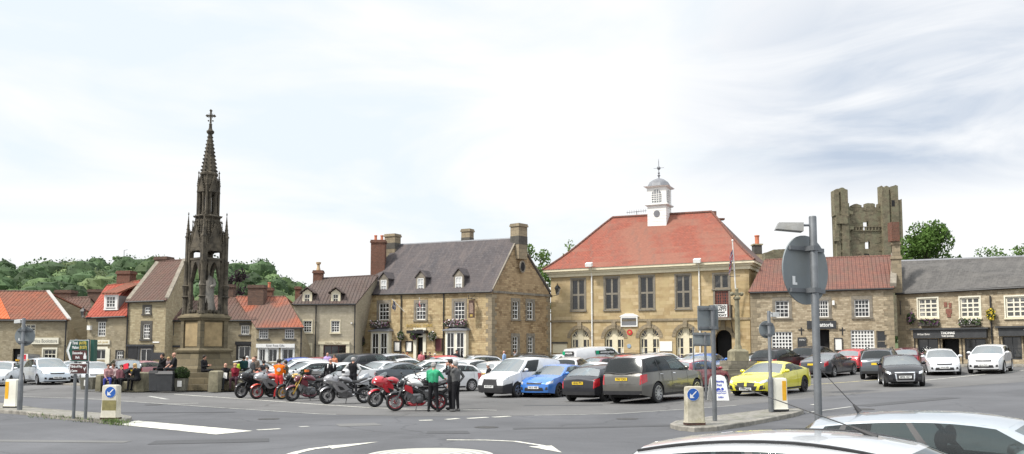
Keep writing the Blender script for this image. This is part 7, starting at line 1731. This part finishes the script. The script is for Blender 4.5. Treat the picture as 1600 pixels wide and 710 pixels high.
for i, q in enumerate(ks[1:], 1):
    b = len(kk.v); kk.v += q.v; kk.f += [tuple(a+b for a in f) for f in q.f]; kk.m += [i]*len(q.f)
o = kk.build('woodland', [m_wdl, m_wd2, m_wd3]); tag(o, kind='stuff')
k = MB(at(194, 402, 258)); p = at(194, 405, 258); k.tube(p-V((0, 0, 6)), at(194, 391.5, 258), .09, n=5); k.tube(at(194, 391.5, 258), at(199, 390.5, 258), .08, n=5); tag(k.build('lamp_post', m_lead), 'thin distant lamp post rising above the woods on the left skyline', 'lamp post')
# ---------------------------------------------------------------- street furniture
m_galv = M('galvanised_steel', (.17, .18, .19), .5, .5, var=.2, scale=5); m_signback = M('sign_back_grey', (.19, .215, .225), .55, .1, var=.12, scale=3, dirt=(.2, .21, .2))
m_bol = M('bollard_shell', (.50, .47, .39), .6, var=.15, scale=4, dirt=(.36, .33, .25)); m_bolw = M('white_bollard_shell', (.70, .68, .58), .5, var=.1, scale=4); m_amber = M('amber_panel', (.75, .4, .02), .4, var=.1); m_olive = M('faded_panel', (.21, .185, .075), .6, var=.3, scale=7)
m_bluedisc = M('blue_disc', (.02, .10, .38), .35, var=.1); m_mossdirt = M('algae_stain', (.24, .22, .12), .8, var=.4, scale=6)
m_sgreen = M('sign_green', (.012, .075, .055), .45, var=.1); m_sbrown = M('sign_brown', (.075, .022, .02), .45, var=.1); m_syel = M('sign_yellow_letters', (.62, .5, .1), .5, var=0)
def bollard(px, yb, label, keep=True, yaw=0, shell=None):
    p = grd(px, yb); h0 = gz(p.x, p.y)+.11; p = grd(px, yb - 0); k_ = (CH-h0)/(CH-gz(p.x, p.y)); X, Y = p.x*k_, p.y*k_
    r = root('bollard', (X, Y, h0), label, 'bollard', 'traffic island bollards', R(yaw)); k = MB()
    def ring(w_, d_, z): return [(x*w_/2, y*d_/2, z) for x, y in ((-1, -.7), (-.85, -1), (.85, -1), (1, -.7), (1, .7), (.85, 1), (-.85, 1), (-1, .7))]
    secs = [(.54, .32, .06), (.5, .29, .1), (.47, .26, .5), (.47, .26, .93), (.44, .23, .975), (.30, .14, .99)]
    ids = [k.P(ring(*s)) for s in secs]
    for a, b in zip(ids, ids[1:]):
        for i in range(8): k.face((a+i, a+(i+1) % 8, b+(i+1) % 8, b+i))
    k.face([ids[-1]+i for i in range(8)]); k.build('shell', shell or m_bol, r, 30)
    k = MB(); k.box((-.25, -.15, 0), (.25, .15, .07)); k.build('base', M('rusty_base', (.09, .05, .04), .9, var=.3) if keep else m_trim, r)
    if keep:
        c = (.03 if px < 800 else -.06, -.135, .78); k = MB(); k.prism([(c[0]+.155*cos(2*pi*i/24), c[1], c[2]+.155*sin(2*pi*i/24)) for i in range(24)], (0, -.006, 0)); d = k.build('arrow_disc', m_bluedisc, r)
        k = MB(); y0 = c[1]-.0085
        def q(pts): k.poly([(c[0]+x, y0, c[2]+z) for x, z in pts])
        q([(.075, .095), (.095, .075), (-.02, -.04), (-.04, -.02)]); q([(-.09, -.09), (.03, -.085), (.005, -.06), (-.06, .005), (-.085, .03)]); k.build('arrow', m_plw, d)
        k = MB(); k.prism([(c[0]+.165*cos(2*pi*i/24), c[1]+.002, c[2]+.165*sin(2*pi*i/24)) for i in range(24)], (0, -.004, 0)); k.build('disc_rim', m_plw, d)
        if px < 800:
            k = MB(); k.box((-.2, -.139, .12), (.215, -.13, .55)); k.build('faded_panel', m_olive, r); k = MB(); k.box((-.242, -.07, .12), (-.233, .07, .85)); k.build('side_panel', m_olive, r)
    else:
        k = MB(); x = -.2 if px < 100 else .06; k.box((x, -.137, .2), (x+.13, -.12, .9)); k.build('amber_panel', m_amber, r)
    return r
bollard(173, 655.5, 'stained cream bollard with blue keep-left arrow beside the long white road wedge', yaw=-4)
bollard(1085, 664, 'weathered grey bollard with blue keep-left arrow on the island right of the bronze SUV', yaw=6, shell=M('stained_shell', (.40, .37, .29), .7, var=.3, scale=5, dirt=(.22, .2, .11)))
bollard(19, 637.5, 'clean white bollard with amber strip at the left edge', False, -8, m_bolw)
bollard(1217, 642.5, 'clean white bollard with amber strip in front of the yellow coupe', False, 10, m_bolw)
def pole(mb, z1, r, h0=0): mb.lathe([(r*1.5, h0), (r*1.5, h0+1.0), (r*1.45, h0+1.08), (r, h0+1.12), (r, z1)] if r > .05 and False else [(r, h0), (r, z1)], 12)
def isl(px, yb, h=.11):
    p = grd(px, yb); h0 = gz(p.x, p.y)+h; k_ = (CH-h0)/(CH-gz(p.x, p.y)); return V((p.x*k_, p.y*k_, h0))
def zat(py, Y): return at(800, py, Y).z
def round_sign(loc, label, ytop, yc, rad, yaw, pr=.06, lampy=None, lampdir=-1, thick=True, lampw=.5, sticker=False, lampz=None):
    r = root('traffic_sign', loc, label, 'traffic sign', 'round traffic signs seen from behind', R(yaw)); Y = loc.y; top = zat(ytop, Y)-loc.z; zc = zat(yc, Y)-loc.z
    k = MB(); k.lathe([(pr*1.5, 0), (pr*1.5, .95), (pr*1.3, 1.02), (pr, 1.05), (pr, top), (pr*.9, top+.015)] if thick else [(pr, 0), (pr, top), (pr*.9, top+.015)], 14); k.build('pole', m_galv, r, 40)
    k = MB(); d = .075+pr; k.lathe([(rad, 0), (rad, .02)], 36, (0, d, zc), 'y'); dd = k.build('sign_disc', m_signback, r, 40)
    for z in (zc-rad*.6, zc+rad*.6): k = MB(); k.box((-rad*.75, d-.035, z-.025), (rad*.75, d-.002, z+.025)); k.box((-pr*1.25, -pr*1.1, z-.03), (pr*1.25, d-.03, z+.03)); k.build('bracket', m_galv, r)
    if sticker: k = MB(); k.box((-rad*.62, d-.006, zc-rad*.45), (-rad*.5, d-.003, zc-rad*.2)); k.box((-rad*.5, d-.006, zc-rad*.45), (-rad*.42, d-.003, zc-rad*.38)); k.build('sticker', m_plw, dd)
    if lampy is not None:
        z = zat(lampy, Y)-loc.z; k = MB(); x1 = lampdir*lampw; k.path([(0, 0, z), (lampdir*.1, .02, z+.0), (x1*.5, .1, z-.02)], .022, 8)
        k.hexa([(min(x1, x1*.35), -.0, z-.12), (max(x1, x1*.35), -.0, z-.10), (max(x1, x1*.35), .2, z-.10), (min(x1, x1*.35), .2, z-.12), (min(x1, x1*.4), .03, z+.0), (max(x1, x1*.4), .03, z+.03), (max(x1, x1*.4), .17, z+.03), (min(x1, x1*.4), .17, z+.0)]); k.build('lamp_head', M('lamp_grey', (.42, .43, .42), .5, .2, var=.2), r)
    return r
pl = isl(30.5, 641); round_sign(pl, 'round grey sign back on a lamp-topped pole beside the left white bollard', 498, 525.5, .33, 4, .055, 500, -1, True, .32, True)
k = MB(); 
pr2 = isl(1205, 643.5); round_sign(pr2, 'small round sign back on a lamp-topped pole right of the market cross', 487, 515, .265, 14, .05, 489, 1, True, .36)
pb = V((put(1274, 11.2), 11.2, gz(5, 11.2))); rb_ = round_sign(pb, 'large round grey sign back on the tall pole in front of the castle tower', 340, 421, .44, 34, .047, None, -1, False, .5, True)
k = MB(); z = zat(352, 11.2)-pb.z; k.path([(0, 0, z), (-.1, -.05, z+.0), (-.16, -.1, z)], .016, 8)
Ri = Matrix.Rotation(-R(40), 3, 'Z'); 
pts = [Ri @ V(p) for p in ((-.46, -.08, z-.05), (-.13, -.08, z-.085), (-.13, .1, z-.085), (-.46, .1, z-.05), (-.42, -.05, z+.035), (-.12, -.05, z+.03), (-.12, .07, z+.03), (-.42, .07, z+.035))]
k2 = MB(); k2.hexa(pts); k2.build('lamp_head', M('lamp_shell', (.24, .24, .23), .5, .2, var=.2, dirt=(.2, .19, .16)), rb_); k3 = MB(); k3.tube(Ri @ V((0, 0, z)), Ri @ V((-.14, 0, z)), .016, n=8); k3.build('lamp_arm', m_galv, rb_)
# rectangular sign backs by the island
def rect_sign(loc, label, px0, px1, y0, y1, ytop, pr, yaw, poles=(0,)):
    Y = loc.y; r = root('road_sign', loc, label, 'road sign', None, R(yaw)); k = MB()
    for x in poles: k.lathe([(pr, 0), (pr, zat(ytop, Y)-loc.z)], 12, (x, 0, 0))
    k.build('pole', m_galv, r, 40); c = cos(R(yaw)); a, b = (at(px0, 500, Y).x-loc.x)/c, (at(px1, 500, Y).x-loc.x)/c; z0, z1 = zat(y1, Y)-loc.z, zat(y0, Y)-loc.z
    k = MB(); k.box((a, pr+.05, z0), (b, pr+.075, z1)); o = k.build('sign_plate', m_signback, r); k = MB()
    for t in (.12, .88): z = z0+(z1-z0)*t; k.box((a+.02, pr+.012, z-.03), (b-.02, pr+.047, z+.03)); k.box((-pr*1.3, -pr*1.2, z-.035), (pr*1.3, pr+.012, z+.035))
    k.build('bracket', m_galv, r); return r
rs = rect_sign(isl(1117, 657.5), 'square grey sign back on a pole at the island nose, hiding part of the balcony', 1092, 1120, 478, 517, 477, .06, 14)
k = MB(); z0, z1 = zat(516, 25)-rs.location.z, zat(478.5, 25)-rs.location.z; k.hexa([(-.02, .13, z0), (.17, .02, z0), (.18, .05, z0), (0, .16, z0), (-.02, .13, z1), (.17, .02, z1), (.18, .05, z1), (0, .16, z1)]); k.build('second_plate', m_signback, rs)
lo2 = grd(1103.5, 625.5); rect_sign(lo2, 'smaller grey sign back on a thin pole behind the square one', 1083, 1111, 520, 541, 519, .05, 0)
lo3 = V((put(1082.5, 41), 41, gz(8.3, 41))); k = MB(lo3); k.o = lo3; k.tube(lo3, V((lo3.x, 41, zat(512, 41))), .03, n=8); tag(k.build('post', m_galv, None, 40), 'thin bare grey post left of the smaller grey sign back', 'post')
# direction signs
dl = isl(126.5, 654.5); ds = root('direction_sign', dl, 'green direction sign pointing left with brown park panel, on two grey posts', 'direction sign'); Y = dl.y; S0 = lambda px, py: at(px, py, Y) - dl
for px in (117, 135.5): k = MB(); x = S0(px, 600).x; k.lathe([(.045, 0), (.045, zat(530, Y)-dl.z)], 12, (x, 0, 0)); k.build('post', m_galv, ds, 40)
def sp(name, pix, mat, o0, o1, par=None): k = MB(); k.prism([V((S0(*p).x, -o0, S0(*p).z)) for p in pix], (0, -(o1-o0), 0)); return k.build(name, mat, par or ds, fixn=True)
pw = sp('sign_rim', [(105.5, 548), (112, 531.5), (140.5, 531.5), (140.5, 565), (111.5, 565)], m_plw, .06, .085)
gs = sp('green_panel', [(106.3, 548), (112.5, 532.3), (139.9, 532.3), (139.9, 564.3), (112, 564.3)], m_sgreen, .06, .095); sp('sign_chevron', [(107, 548), (112.3, 534), (114.6, 534), (110, 548), (114, 563), (111.6, 563)], m_plw, .0952, .099, gs)
bpanel = sp('brown_panel', [(115.3, 547.8), (138.5, 547.8), (138.5, 562.5), (115.3, 562.5)], m_sbrown, .0954, .1, gs)
def stx(body, x0, x1, yc, h, mat, par, o=.1, body_bold=.003): a, b = S0(x0, yc), S0(x1, yc); text('lettering', body, h, mat, frame(((a.x+b.x)/2, -o-.002, a.z), (1, 0, 0), Zv), par, width=b.x-a.x, bold=body_bold)
stx('Thirsk', 115.5, 124.5, 536.5, .12, m_plw, gs); stx('(A170)', 126.5, 137.5, 536.5, .12, m_syel, gs); stx('Malton', 115.5, 125.5, 543.3, .12, m_plw, gs); stx('(B1257)', 127, 138, 543.3, .12, m_syel, gs)
stx('Duncombe', 116, 131.5, 552, .1, m_plw, bpanel, .102); stx('Park', 120.5, 127, 558.8, .1, m_plw, bpanel, .102)
k = MB()
for p in ([(133, 561), (137.5, 561), (137.5, 556), (133, 556)], [(133.8, 556), (136.7, 556), (136.7, 552.5), (133.8, 552.5)], [(134.8, 552.5), (135.7, 552.5), (135.25, 549.5)]): k.poly([V((S0(*q).x, -.104, S0(*q).z)) for q in p])
k.build('house_symbol', m_plw, bpanel)
bs = sp('brown_sign', [(108.5, 576), (111.5, 568), (138.5, 568), (138.5, 584.5), (111.5, 584.5)], m_plw, .06, .085); b2 = sp('brown_face', [(109.6, 576), (112, 569), (137.8, 569), (137.8, 583.6), (112, 583.6)], m_sbrown, .06, .095, bs)
sp('sign_chevron', [(110, 576), (112.3, 570), (113.6, 570), (111.5, 576), (113.6, 582.6), (112.2, 582.6)], m_plw, .0952, .099, b2); stx('Birds of Prey', 114.3, 131, 573, .1, m_plw, b2); stx('Centre', 114.3, 123.3, 579.7, .1, m_plw, b2)
k = MB(); k.poly([V((S0(*q).x, -.1, S0(*q).z)) for q in ((131.5, 573), (134, 576), (137.3, 572.5), (135.3, 578), (135, 581), (133.8, 577.5))]); k.build('bird_symbol', m_plw, b2)
k = MB(); k.box((S0(141, 560).x, -.02, zat(565, Y)-dl.z), (S0(146.5, 560).x, .2, zat(531, Y)-dl.z)); k.build('side_panel', m_sgreen, ds)
# bins, planters
def bin_(px, Y, w, h, label, z0=.1):
    X = put(px, Y); r = root('litter_bin', (X, Y, z0), label, 'bin'); k = MB(); k.hexa([(a*w*.45, b*w*.45, 0) for a, b in ((-1, -1), (1, -1), (1, 1), (-1, 1))] + [(a*w*.5, b*w*.5, h*.86) for a, b in ((-1, -1), (1, -1), (1, 1), (-1, 1))]); k.build('body', m_charcoal, r)
    k = MB(); k.hexa([(a*w*.53, b*w*.53, h*.86) for a, b in ((-1, -1), (1, -1), (1, 1), (-1, 1))] + [(a*w*.46, b*w*.46+w*.04, h) for a, b in ((-1, -1), (1, -1), (1, 1), (-1, 1))]); k.build('lid', m_trim, r); k = MB(); k.tube((-w*.4, w*.55, h*.9), (w*.4, w*.55, h*.9), .02, n=6); k.build('handle', m_trim, r, 40)
    return r
bin_(245, 45.2, .42, 1.0, 'narrow black wheeled bin in front of the monument steps', gz(0, 40)+.1)
bin_(264.5, 45.4, .84, .98, 'wide dark litter bin right of the narrow wheeled bin'); bin_(499, 46.5, .75, 1.05, 'black wheeled bin right of the clipped bush', .0)
m_box = leafm('box_leaf', (.035, .06, .02), .5)
def planter(px, Y, label, bush=True, notice=True, z0=.1, w=.55, pm=None):
    X = put(px, Y); r = root('planter', (X, Y, z0), label, 'planter'); k = MB(); k.hexa([(a*w*.42, b*w*.42, 0) for a, b in ((-1, -1), (1, -1), (1, 1), (-1, 1))] + [(a*w*.5, b*w*.5, .62) for a, b in ((-1, -1), (1, -1), (1, 1), (-1, 1))]); k.build('tub', pm or M('planter_stone', (.13, .125, .1), .9, var=.3), r)
    if notice: k = MB(); k.box((-.11, -w*.5-.01, .2), (.11, -w*.44, .5)); k.build('notice', m_paper, r)
    if bush:
        k = MB(); random.seed(px)
        for _ in range(900):
            d = V((random.gauss(0, 1), random.gauss(0, 1), random.gauss(0, 1))).normalized(); k.leaf(V((0, 0, .86)) + V((d.x*.4, d.y*.4, d.z*.34))*random.uniform(.8, 1.03), .045)
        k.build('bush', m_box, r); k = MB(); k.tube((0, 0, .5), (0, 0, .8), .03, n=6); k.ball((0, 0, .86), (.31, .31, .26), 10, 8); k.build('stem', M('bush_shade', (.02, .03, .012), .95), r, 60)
planter(287, 45.6, 'stone planter with clipped round bush and a small white notice'); planter(481, 46.8, 'clipped bush in a tub behind the gold-forked motorcycle', True, False, 0)
planter(144, 47, 'dark stone tub with a white notice behind the brown bird of prey sign', False, True, .1, .7)
# stone blocks and benches at the front of the platform
def block(px, Y, w, d, h, label, z0=.1, name='stone_block', cat='stone block'):
    X = put(px, Y); k = MB((X, Y, z0)); n = .05; k.hexa([(X+a*w/2, Y+b*d/2, z0-.05) for a, b in ((-1, -1), (1, -1), (1, 1), (-1, 1))] + [(X+a*(w/2-.02), Y+b*(d/2-.02), z0+h-.06) for a, b in ((-1, -1), (1, -1), (1, 1), (-1, 1))]); k.hexa([(X+a*(w/2-.02), Y+b*(d/2-.02), z0+h-.06) for a, b in ((-1, -1), (1, -1), (1, 1), (-1, 1))] + [(X+a*(w/2-.1), Y+b*(d/2-.08), z0+h) for a, b in ((-1, -1), (1, -1), (1, 1), (-1, 1))])
    o = k.build(name, m_cross if cat != 'x' else m_mon); return tag(o, label, cat)
block(341, 45.7, .5, 1.0, 1.0, 'worn stone end block beside the couple eating on the steps'); block(222, 45.9, .78, .9, .92, 'worn stone end block right of the bench with the blond woman')
block(186, 46.3, 1.75, .5, .46, 'long low stone bench left of the monument, with people on it', name='stone_bench', cat='bench'); block(186, 46.75, 1.8, .16, .82, 'stone back wall behind the long low bench', name='low_wall', cat='wall'); block(163, 46.2, .28, .8, .8, 'stone end block at the left end of the long bench')
block(362, 46.6, 1.2, .5, .46, 'short stone seat under the couple eating', name='stone_bench', cat='bench')
block(412, 43.9, 1.1, .45, .44, 'low stone seat under the woman in salmon', 0, 'stone_bench', 'bench')
# A-board
ab = grd(1122, 626.5); ra_ = root('advertising_board', ab, 'white folding pavement board with blue swimming pool lettering beside the grey posts', 'sign board', None, R(12)); tl_ = .12
m_bl = M('blue_print', (.03, .06, .42), .5, var=0)
for sg in (-1, 1):
    k = MB(); pts = [(-.33, .02), (.33, .02), (.31, .80), (.26, .92), (.12, .98), (-.12, .98), (-.26, .92), (-.31, .80)]; k.prism([(x, sg*(.26-.25*z), z) for x, z in pts], (0, sg*.02, 0)); o = k.build('board', m_white, ra_, fixn=True)
    if sg < 0:
        fr = lambda z: frame((0, -(.26-.25*z)-.024, z), (1, 0, 0), V((0, .25, 1)))
        text('lettering', 'Swimming', .13, m_bl, fr(.74), o, width=.4, bold=.003); text('lettering', 'Pool', .13, m_bl, fr(.6), o, width=.19, bold=.003); text('lettering', 'OPEN', .09, m_bl, fr(.14), o, width=.22, bold=.002)
        k = MB()
        def q(pts): k.poly([(x, -(.26-.25*z)-.026, z) for x, z in pts])
        for j in range(2): q([(-.26+.0*j, .26+.07*j), (-.15, .3+.07*j), (-.05, .26+.07*j), (.05, .3+.07*j), (.15, .26+.07*j), (.25, .3+.07*j), (.25, .32+.07*j), (.15, .285+.07*j), (.05, .325+.07*j), (-.05, .285+.07*j), (-.15, .325+.07*j), (-.26, .285+.07*j)])
        q([(.11+.055*cos(i*pi/6), .45+.055*sin(i*pi/6)) for i in range(12)]); q([(-.2, .38), (.05, .41), (-.02, .5), (-.1, .49)]); k.build('swimmer_symbol', m_bl, o)
# bookshop banner and posts
bX = put(42, 64.2); rbn = root('feather_banner', (bX, 64.2, .05), 'white banner with red corner outside the bookshop', 'banner'); k = MB(); k.box((-.22, -.02, .6), (.22, .02, 1.85)); o = k.build('cloth', m_white, rbn); k = MB(); k.box((-.2, -.03, 1.45), (.1, -.022, 1.8)); k.build('red_print', M('red_print', (.6, .03, .05), .6), o); k = MB(); k.tube((-.24, 0, 0), (-.24, 0, 1.9), .02, n=6); k.build('pole', m_galv, rbn)
for px in (31, 49): p = V((put(px, 64.1), 64.1, .05)); r = root('post', p, 'black post with yellow cap outside the bookshop', 'post', 'yellow-capped posts outside the bookshop'); k = MB(); k.lathe([(.09, 0), (.08, 1.35)], 8); k.build('shaft', m_black, r, 40); k = MB(); k.lathe([(.13, 1.35), (.13, 1.47)], 8); k.build('cap', m_amber, r, 40)
# lanterns on brackets
def lantern(F_, px, py, arm, label, s=1.):
    u, z = F_.uv(px, py); r = root('wall_lantern', F_.pt(u, z, 0), label, 'lantern', 'wall lanterns', atan2(F_.U.y, F_.U.x)); k = MB(); k.path([(0, 0, 0), (0, -arm*.5, -.05), (0, -arm, 0)], .025, 6); k.tube((0, 0, .25), (0, 0, -.3), .03, n=6); k.build('bracket', m_gutter, r)
    k = MB(); k.lathe([(.1*s, .02), (.19*s, .45*s)], 4, (0, -arm, 0), ph=pi/4); k.build('lamp_glass', m_wcurt, r); k = MB(); k.lathe([(.24*s, .45*s), (.1*s, .66*s), (.03*s, .7*s), (.03*s, .82*s)], 4, (0, -arm, 0), ph=pi/4); k.build('cap', m_gutter, r)
lantern(Gg, 858, 462, .9, 'black wall lantern on the far corner of the inn gable', 1.2); lantern(C.f, 136, 497, .5, 'black wall lantern on the corner of the red-roofed shop') if hasattr(C, 'f') else None
# floodlights on the hall eaves
for px, py, lb in ((925.5, 415, 'white floodlight on the left drainpipe of the town hall'), (1093, 409, 'white floodlight on the right drainpipe of the town hall')):
    u, z = hf.uv(px, py); r = root('floodlight', hf.pt(u, z-.35, .5), lb, 'floodlight', None, atan2(hf.U.y, hf.U.x)); k = MB(); k.tube((0, .3, -.2), (0, -.25, .2), .03, n=6); k.build('bracket', m_white, r); k = MB(); k.hexa([(a*.27, y, z_) for (a, y, z_) in ((-1, -.5, .15), (1, -.5, .15), (1, -.1, .25), (-1, -.1, .25), (-1, -.55, .42), (1, -.55, .42), (1, -.15, .55), (-1, -.15, .55))]); k.build('lamp_head', m_white, r)
# flagpole and flag on the hall
fpb, fpt = hf.pt(hf.uv(1153, 482)[0], hf.uv(1153, 482)[1], .4), None
a_ = V(fpb); d_ = at(1144.5, 377, 68.2); r = root('flagpole', a_, 'white flagpole leaning from the town hall balcony wall', 'flagpole'); k = MB(a_); k.tube(a_, d_, .06, .04, n=10); k.build('pole', m_white, r, 40); k = MB(a_); k.ball(d_+Zv*.05, .08, 8, 6); k.build('finial', m_white, r, 40)
k = MB(a_); q = a_.lerp(d_, .48); k.tube(q+hf.U*.4, q-hf.U*.45+hf.n*-.3, .03, n=6); k.build('stay', m_gutter, r)
mf, nt, b = _nt('union_flag'); b.inputs['Roughness'].default_value = .9; f_ = noi(nt, N(nt, 'ShaderNodeTexCoord').outputs['Object'], 2.4, 2); nt.links.new(ramp(nt, f_, [(.42, (.02, .03, .16)), (.47, (.5, .48, .48)), (.53, (.45, .03, .05)), (.6, (.02, .03, .16))]), b.inputs['Base Color'])
fl_o = a_.lerp(d_, .93); k = MB(fl_o)
def flagcol(u, v):   # u along fly, v down the hoist, both 0..1
    x, y = u*2-1, v*2-1
    if abs(x) < .1 or abs(y) < .18: return 1
    if abs(x) < .18 or abs(y) < .32: return 2
    if abs(abs(x)-abs(y)) < .1: return 1
    if abs(abs(x)-abs(y)) < .24: return 2
    return 0
nu, nv = 26, 18; fl = 1.55; hoist = .95; pd = (d_-a_).normalized()
def fpnt(u, v): q = fl_o - pd*hoist*v; return q + V((-.22*u*fl + .06*sin(u*9+v*2), .12*sin(u*11+v)*u, -u*fl*.86))
for i in range(nu):
    for j in range(nv): k.k = flagcol((i+.5)/nu, (j+.5)/nv); k.poly([fpnt(i/nu, j/nv), fpnt((i+1)/nu, j/nv), fpnt((i+1)/nu, (j+1)/nv), fpnt(i/nu, (j+1)/nv)])
tag(k.build('flag', [M('flag_blue', (.012, .02, .13), .9), M('flag_red', (.42, .02, .04), .9), M('flag_white', (.62, .6, .6), .9)], None, 60), 'limp red, white and blue crossed flag on the town hall flagpole', 'flag')
# banner on the balcony
bu = (hf.uv(1119, 486)[0], hf.uv(1140, 486)[0]); bzz = (hf.uv(1130, 496.5)[1], hf.uv(1130, 477)[1]); bo_ = hf.pt(bu[0], bzz[0], .9); r = root('banner', bo_, 'white banner with black craft lettering hung on the town hall balcony', 'banner', None, atan2(hf.U.y, hf.U.x)); W_, H_ = bu[1]-bu[0], bzz[1]-bzz[0]
k = MB(); k.box((0, -.03, 0), (W_, -.01, H_)); o = k.build('cloth', m_white, r)
for t_, y, h in (('ARTISAN', .84, .3), ('CRAFTS', .6, .3), ('& MARKET', .37, .15), ('TODAY', .14, .24)): text('lettering', t_, h, m_black, frame((W_/2, -.034, H_*y), (1, 0, 0), Zv), o, width=W_*(.9 if h > .2 else .7), bold=.012)
# inn sign, flags, flowers
u, z = gl.uv(742, 483); so_ = gl.pt(u, z, 0); r = root('inn_sign', so_, 'dark framed hanging inn sign on iron bracket near the inn corner', 'hanging sign', None, atan2(gl.U.y, gl.U.x)); k = MB(); k.box((-.035, -1.05, .72), (.035, 0, .78)); k.tube((0, -1, .75), (0, -1, .98), .02, n=6); k.path([(0, 0, 1.1), (0, -.6, .78)], .018, 5); k.ball((0, -1., 1.0), .05, 6, 5); k.tube((-.55, -.5, .8), (.55, -.5, .8), .015, n=5); k.build('bracket', m_gutter, r)
k = MB(); k.hexa([(-.27, -.55, -.72), (.27, -.55, -.72), (.27, -.48, -.72), (-.27, -.48, -.72), (-.25, -.55, .68), (.25, -.55, .68), (.25, -.48, .68), (-.25, -.48, .68)]); b_ = k.build('board', m_wood, r); k = MB(); k.box((-.17, -.565, -.35), (.17, -.551, .45)); k.build('painted_panel', M('sign_painting', (.24, .17, .13), .6, var=.6, scale=9), b_); k = MB(); k.box((-.12, -.562, -.62), (.12, -.551, -.45)); k.build('name_strip', m_gold, b_)
for (px, py, dx, col, lb) in ((633, 488, -1, ((.05, .06, .11), (.25, .25, .27), (.45, .03, .04)), 'small furled blue and white flag left of the gilt inn name'), (659, 487, .6, ((.68, .66, .66), (.55, .03, .04), (.68, .66, .66)), 'small white flag with red cross hanging above the inn door')):
    u, z = gl.uv(px, py); p = gl.pt(u, z, .05); q = p + gl.U*dx*.65 + gl.n*.9 + Zv*1.05; r = root('flag_on_pole', p, lb, 'flag'); k = MB(p); k.tube(p, q, .025, n=6); k.build('pole', m_white, r, 40)
    k = MB(p); e_ = p.lerp(q, .95); f0 = p.lerp(q, .72)
    for i in range(8):
        for j in range(8):
            def gpnt(a, b): s_ = e_.lerp(f0, a); return s_ + V((.05*sin(b*6+a*5), .05*cos(b*7), -.75*b))
            k.k = 1 if (i in (3, 4) or j in (3, 4)) else 0; k.poly([gpnt(i/8, j/8), gpnt((i+1)/8, j/8), gpnt((i+1)/8, (j+1)/8), gpnt(i/8, (j+1)/8)])
    k.build('cloth', [M('flag_a', col[0], .9), M('flag_b', col[1], .9)], r, 60)
m_flw = [leafm('flower_leaf', (.05, .08, .03), .5), M('pink_petal', (.5, .16, .28), .8, var=.4, scale=8), M('white_petal', (.68, .62, .64), .8, var=.1), M('yellow_petal', (.65, .5, .05), .8), M('dark_petal', (.12, .04, .12), .8)]
def flowers(name, F_, pxr, py, lb, cat, hgt=.4, dep=.3, cols=(1, 2), n=260, off=.25, ball=False, group=None):
    u0, z0 = F_.uv(pxr[0], py); u1, _ = F_.uv(pxr[1], py); r = root(name, F_.pt((u0+u1)/2, z0, 0), lb, cat, group, atan2(F_.U.y, F_.U.x)); w_ = (u1-u0)/2; random.seed(int(pxr[0]*7)); k = MB()
    for i in range(n):
        if ball: d = V((random.gauss(0, 1), random.gauss(0, 1), random.gauss(0, 1))).normalized()*random.uniform(.7, 1); p = V((d.x*w_, -off+d.y*w_*.8, d.z*hgt))
        else: p = V((random.uniform(-w_, w_), -off+random.uniform(-dep, dep)*.6, random.triangular(-hgt*.7, hgt*.6, 0)))
        k.k = random.choice((0, 0, 0)+tuple(cols)); k.leaf(p, random.uniform(.05, .1))
    k.build('flowers', m_flw, r); k = MB()
    if ball: k.ball((0, -off, -hgt*.15), (w_*.6, w_*.5, hgt*.6), 8, 6); k.tube((0, -off, hgt*.4), (0, 0, hgt+.3), .012, n=4)
    else: k.box((-w_*.95, -off-.1, -hgt*.7), (w_*.95, -.02, -.05))
    k.build('basket' if ball else 'trough', m_dkstone, r, 50)
flowers('window_box', gl, (583, 610), 506, 'pink and white flower box on the left bay of the inn', 'flower box', .5, .4, (1, 2, 2, 4), 420, .35); flowers('window_box', gl, (699, 731), 504.5, 'pink and white flower box on the right bay of the inn', 'flower box', .5, .4, (1, 2, 2, 4), 420, .35)
for px, py, F_, lb, w_, cl_ in ((569, 533.5, gl, 'hanging basket beside the small blue sign on the inn', 5, (4,)), (630, 525, gl, 'hanging basket left of the inn door canopy', 5, (2,)), (650, 524, gl, 'hanging basket in front of the inn door', 5.5, (4,)), (679, 525.5, gl, 'hanging basket right of the inn door canopy', 6, (2,)), (1426, 498, jf, 'trailing green hanging basket at the left end of the stone shops', 7, (4,)), (1550.5, 492, jf, 'yellow hanging basket between the stone shop windows', 7.5, (3, 3, 3))): flowers('hanging_basket', F_, (px-w_, px+w_), py, lb, 'hanging basket', .42, .3, cl_, 260, .35, True)
flowers('window_box', jf, (1438, 1469), 503.5, 'dark trailing flower box under the left stone shop window', 'flower box', .42, .3, (4, 4), 340, .3); flowers('window_box', jf, (1500, 1534), 503.5, 'green trailing flower box under the middle stone shop window', 'flower box', .42, .3, (2,), 340, .3)
u, z = gl.uv(560, 533.5); 
k = MB(gl.pt(.15, z, 0)); gl.box(k, -.15, .25, z-.2, z+.2, .35, .4); gl.box(k, .02, .06, z-.02, z+.02, 0, .36); o = k.build('blue_sign', m_blue); tag(o, 'small square blue sign sticking out at the left corner of the inn', 'sign')
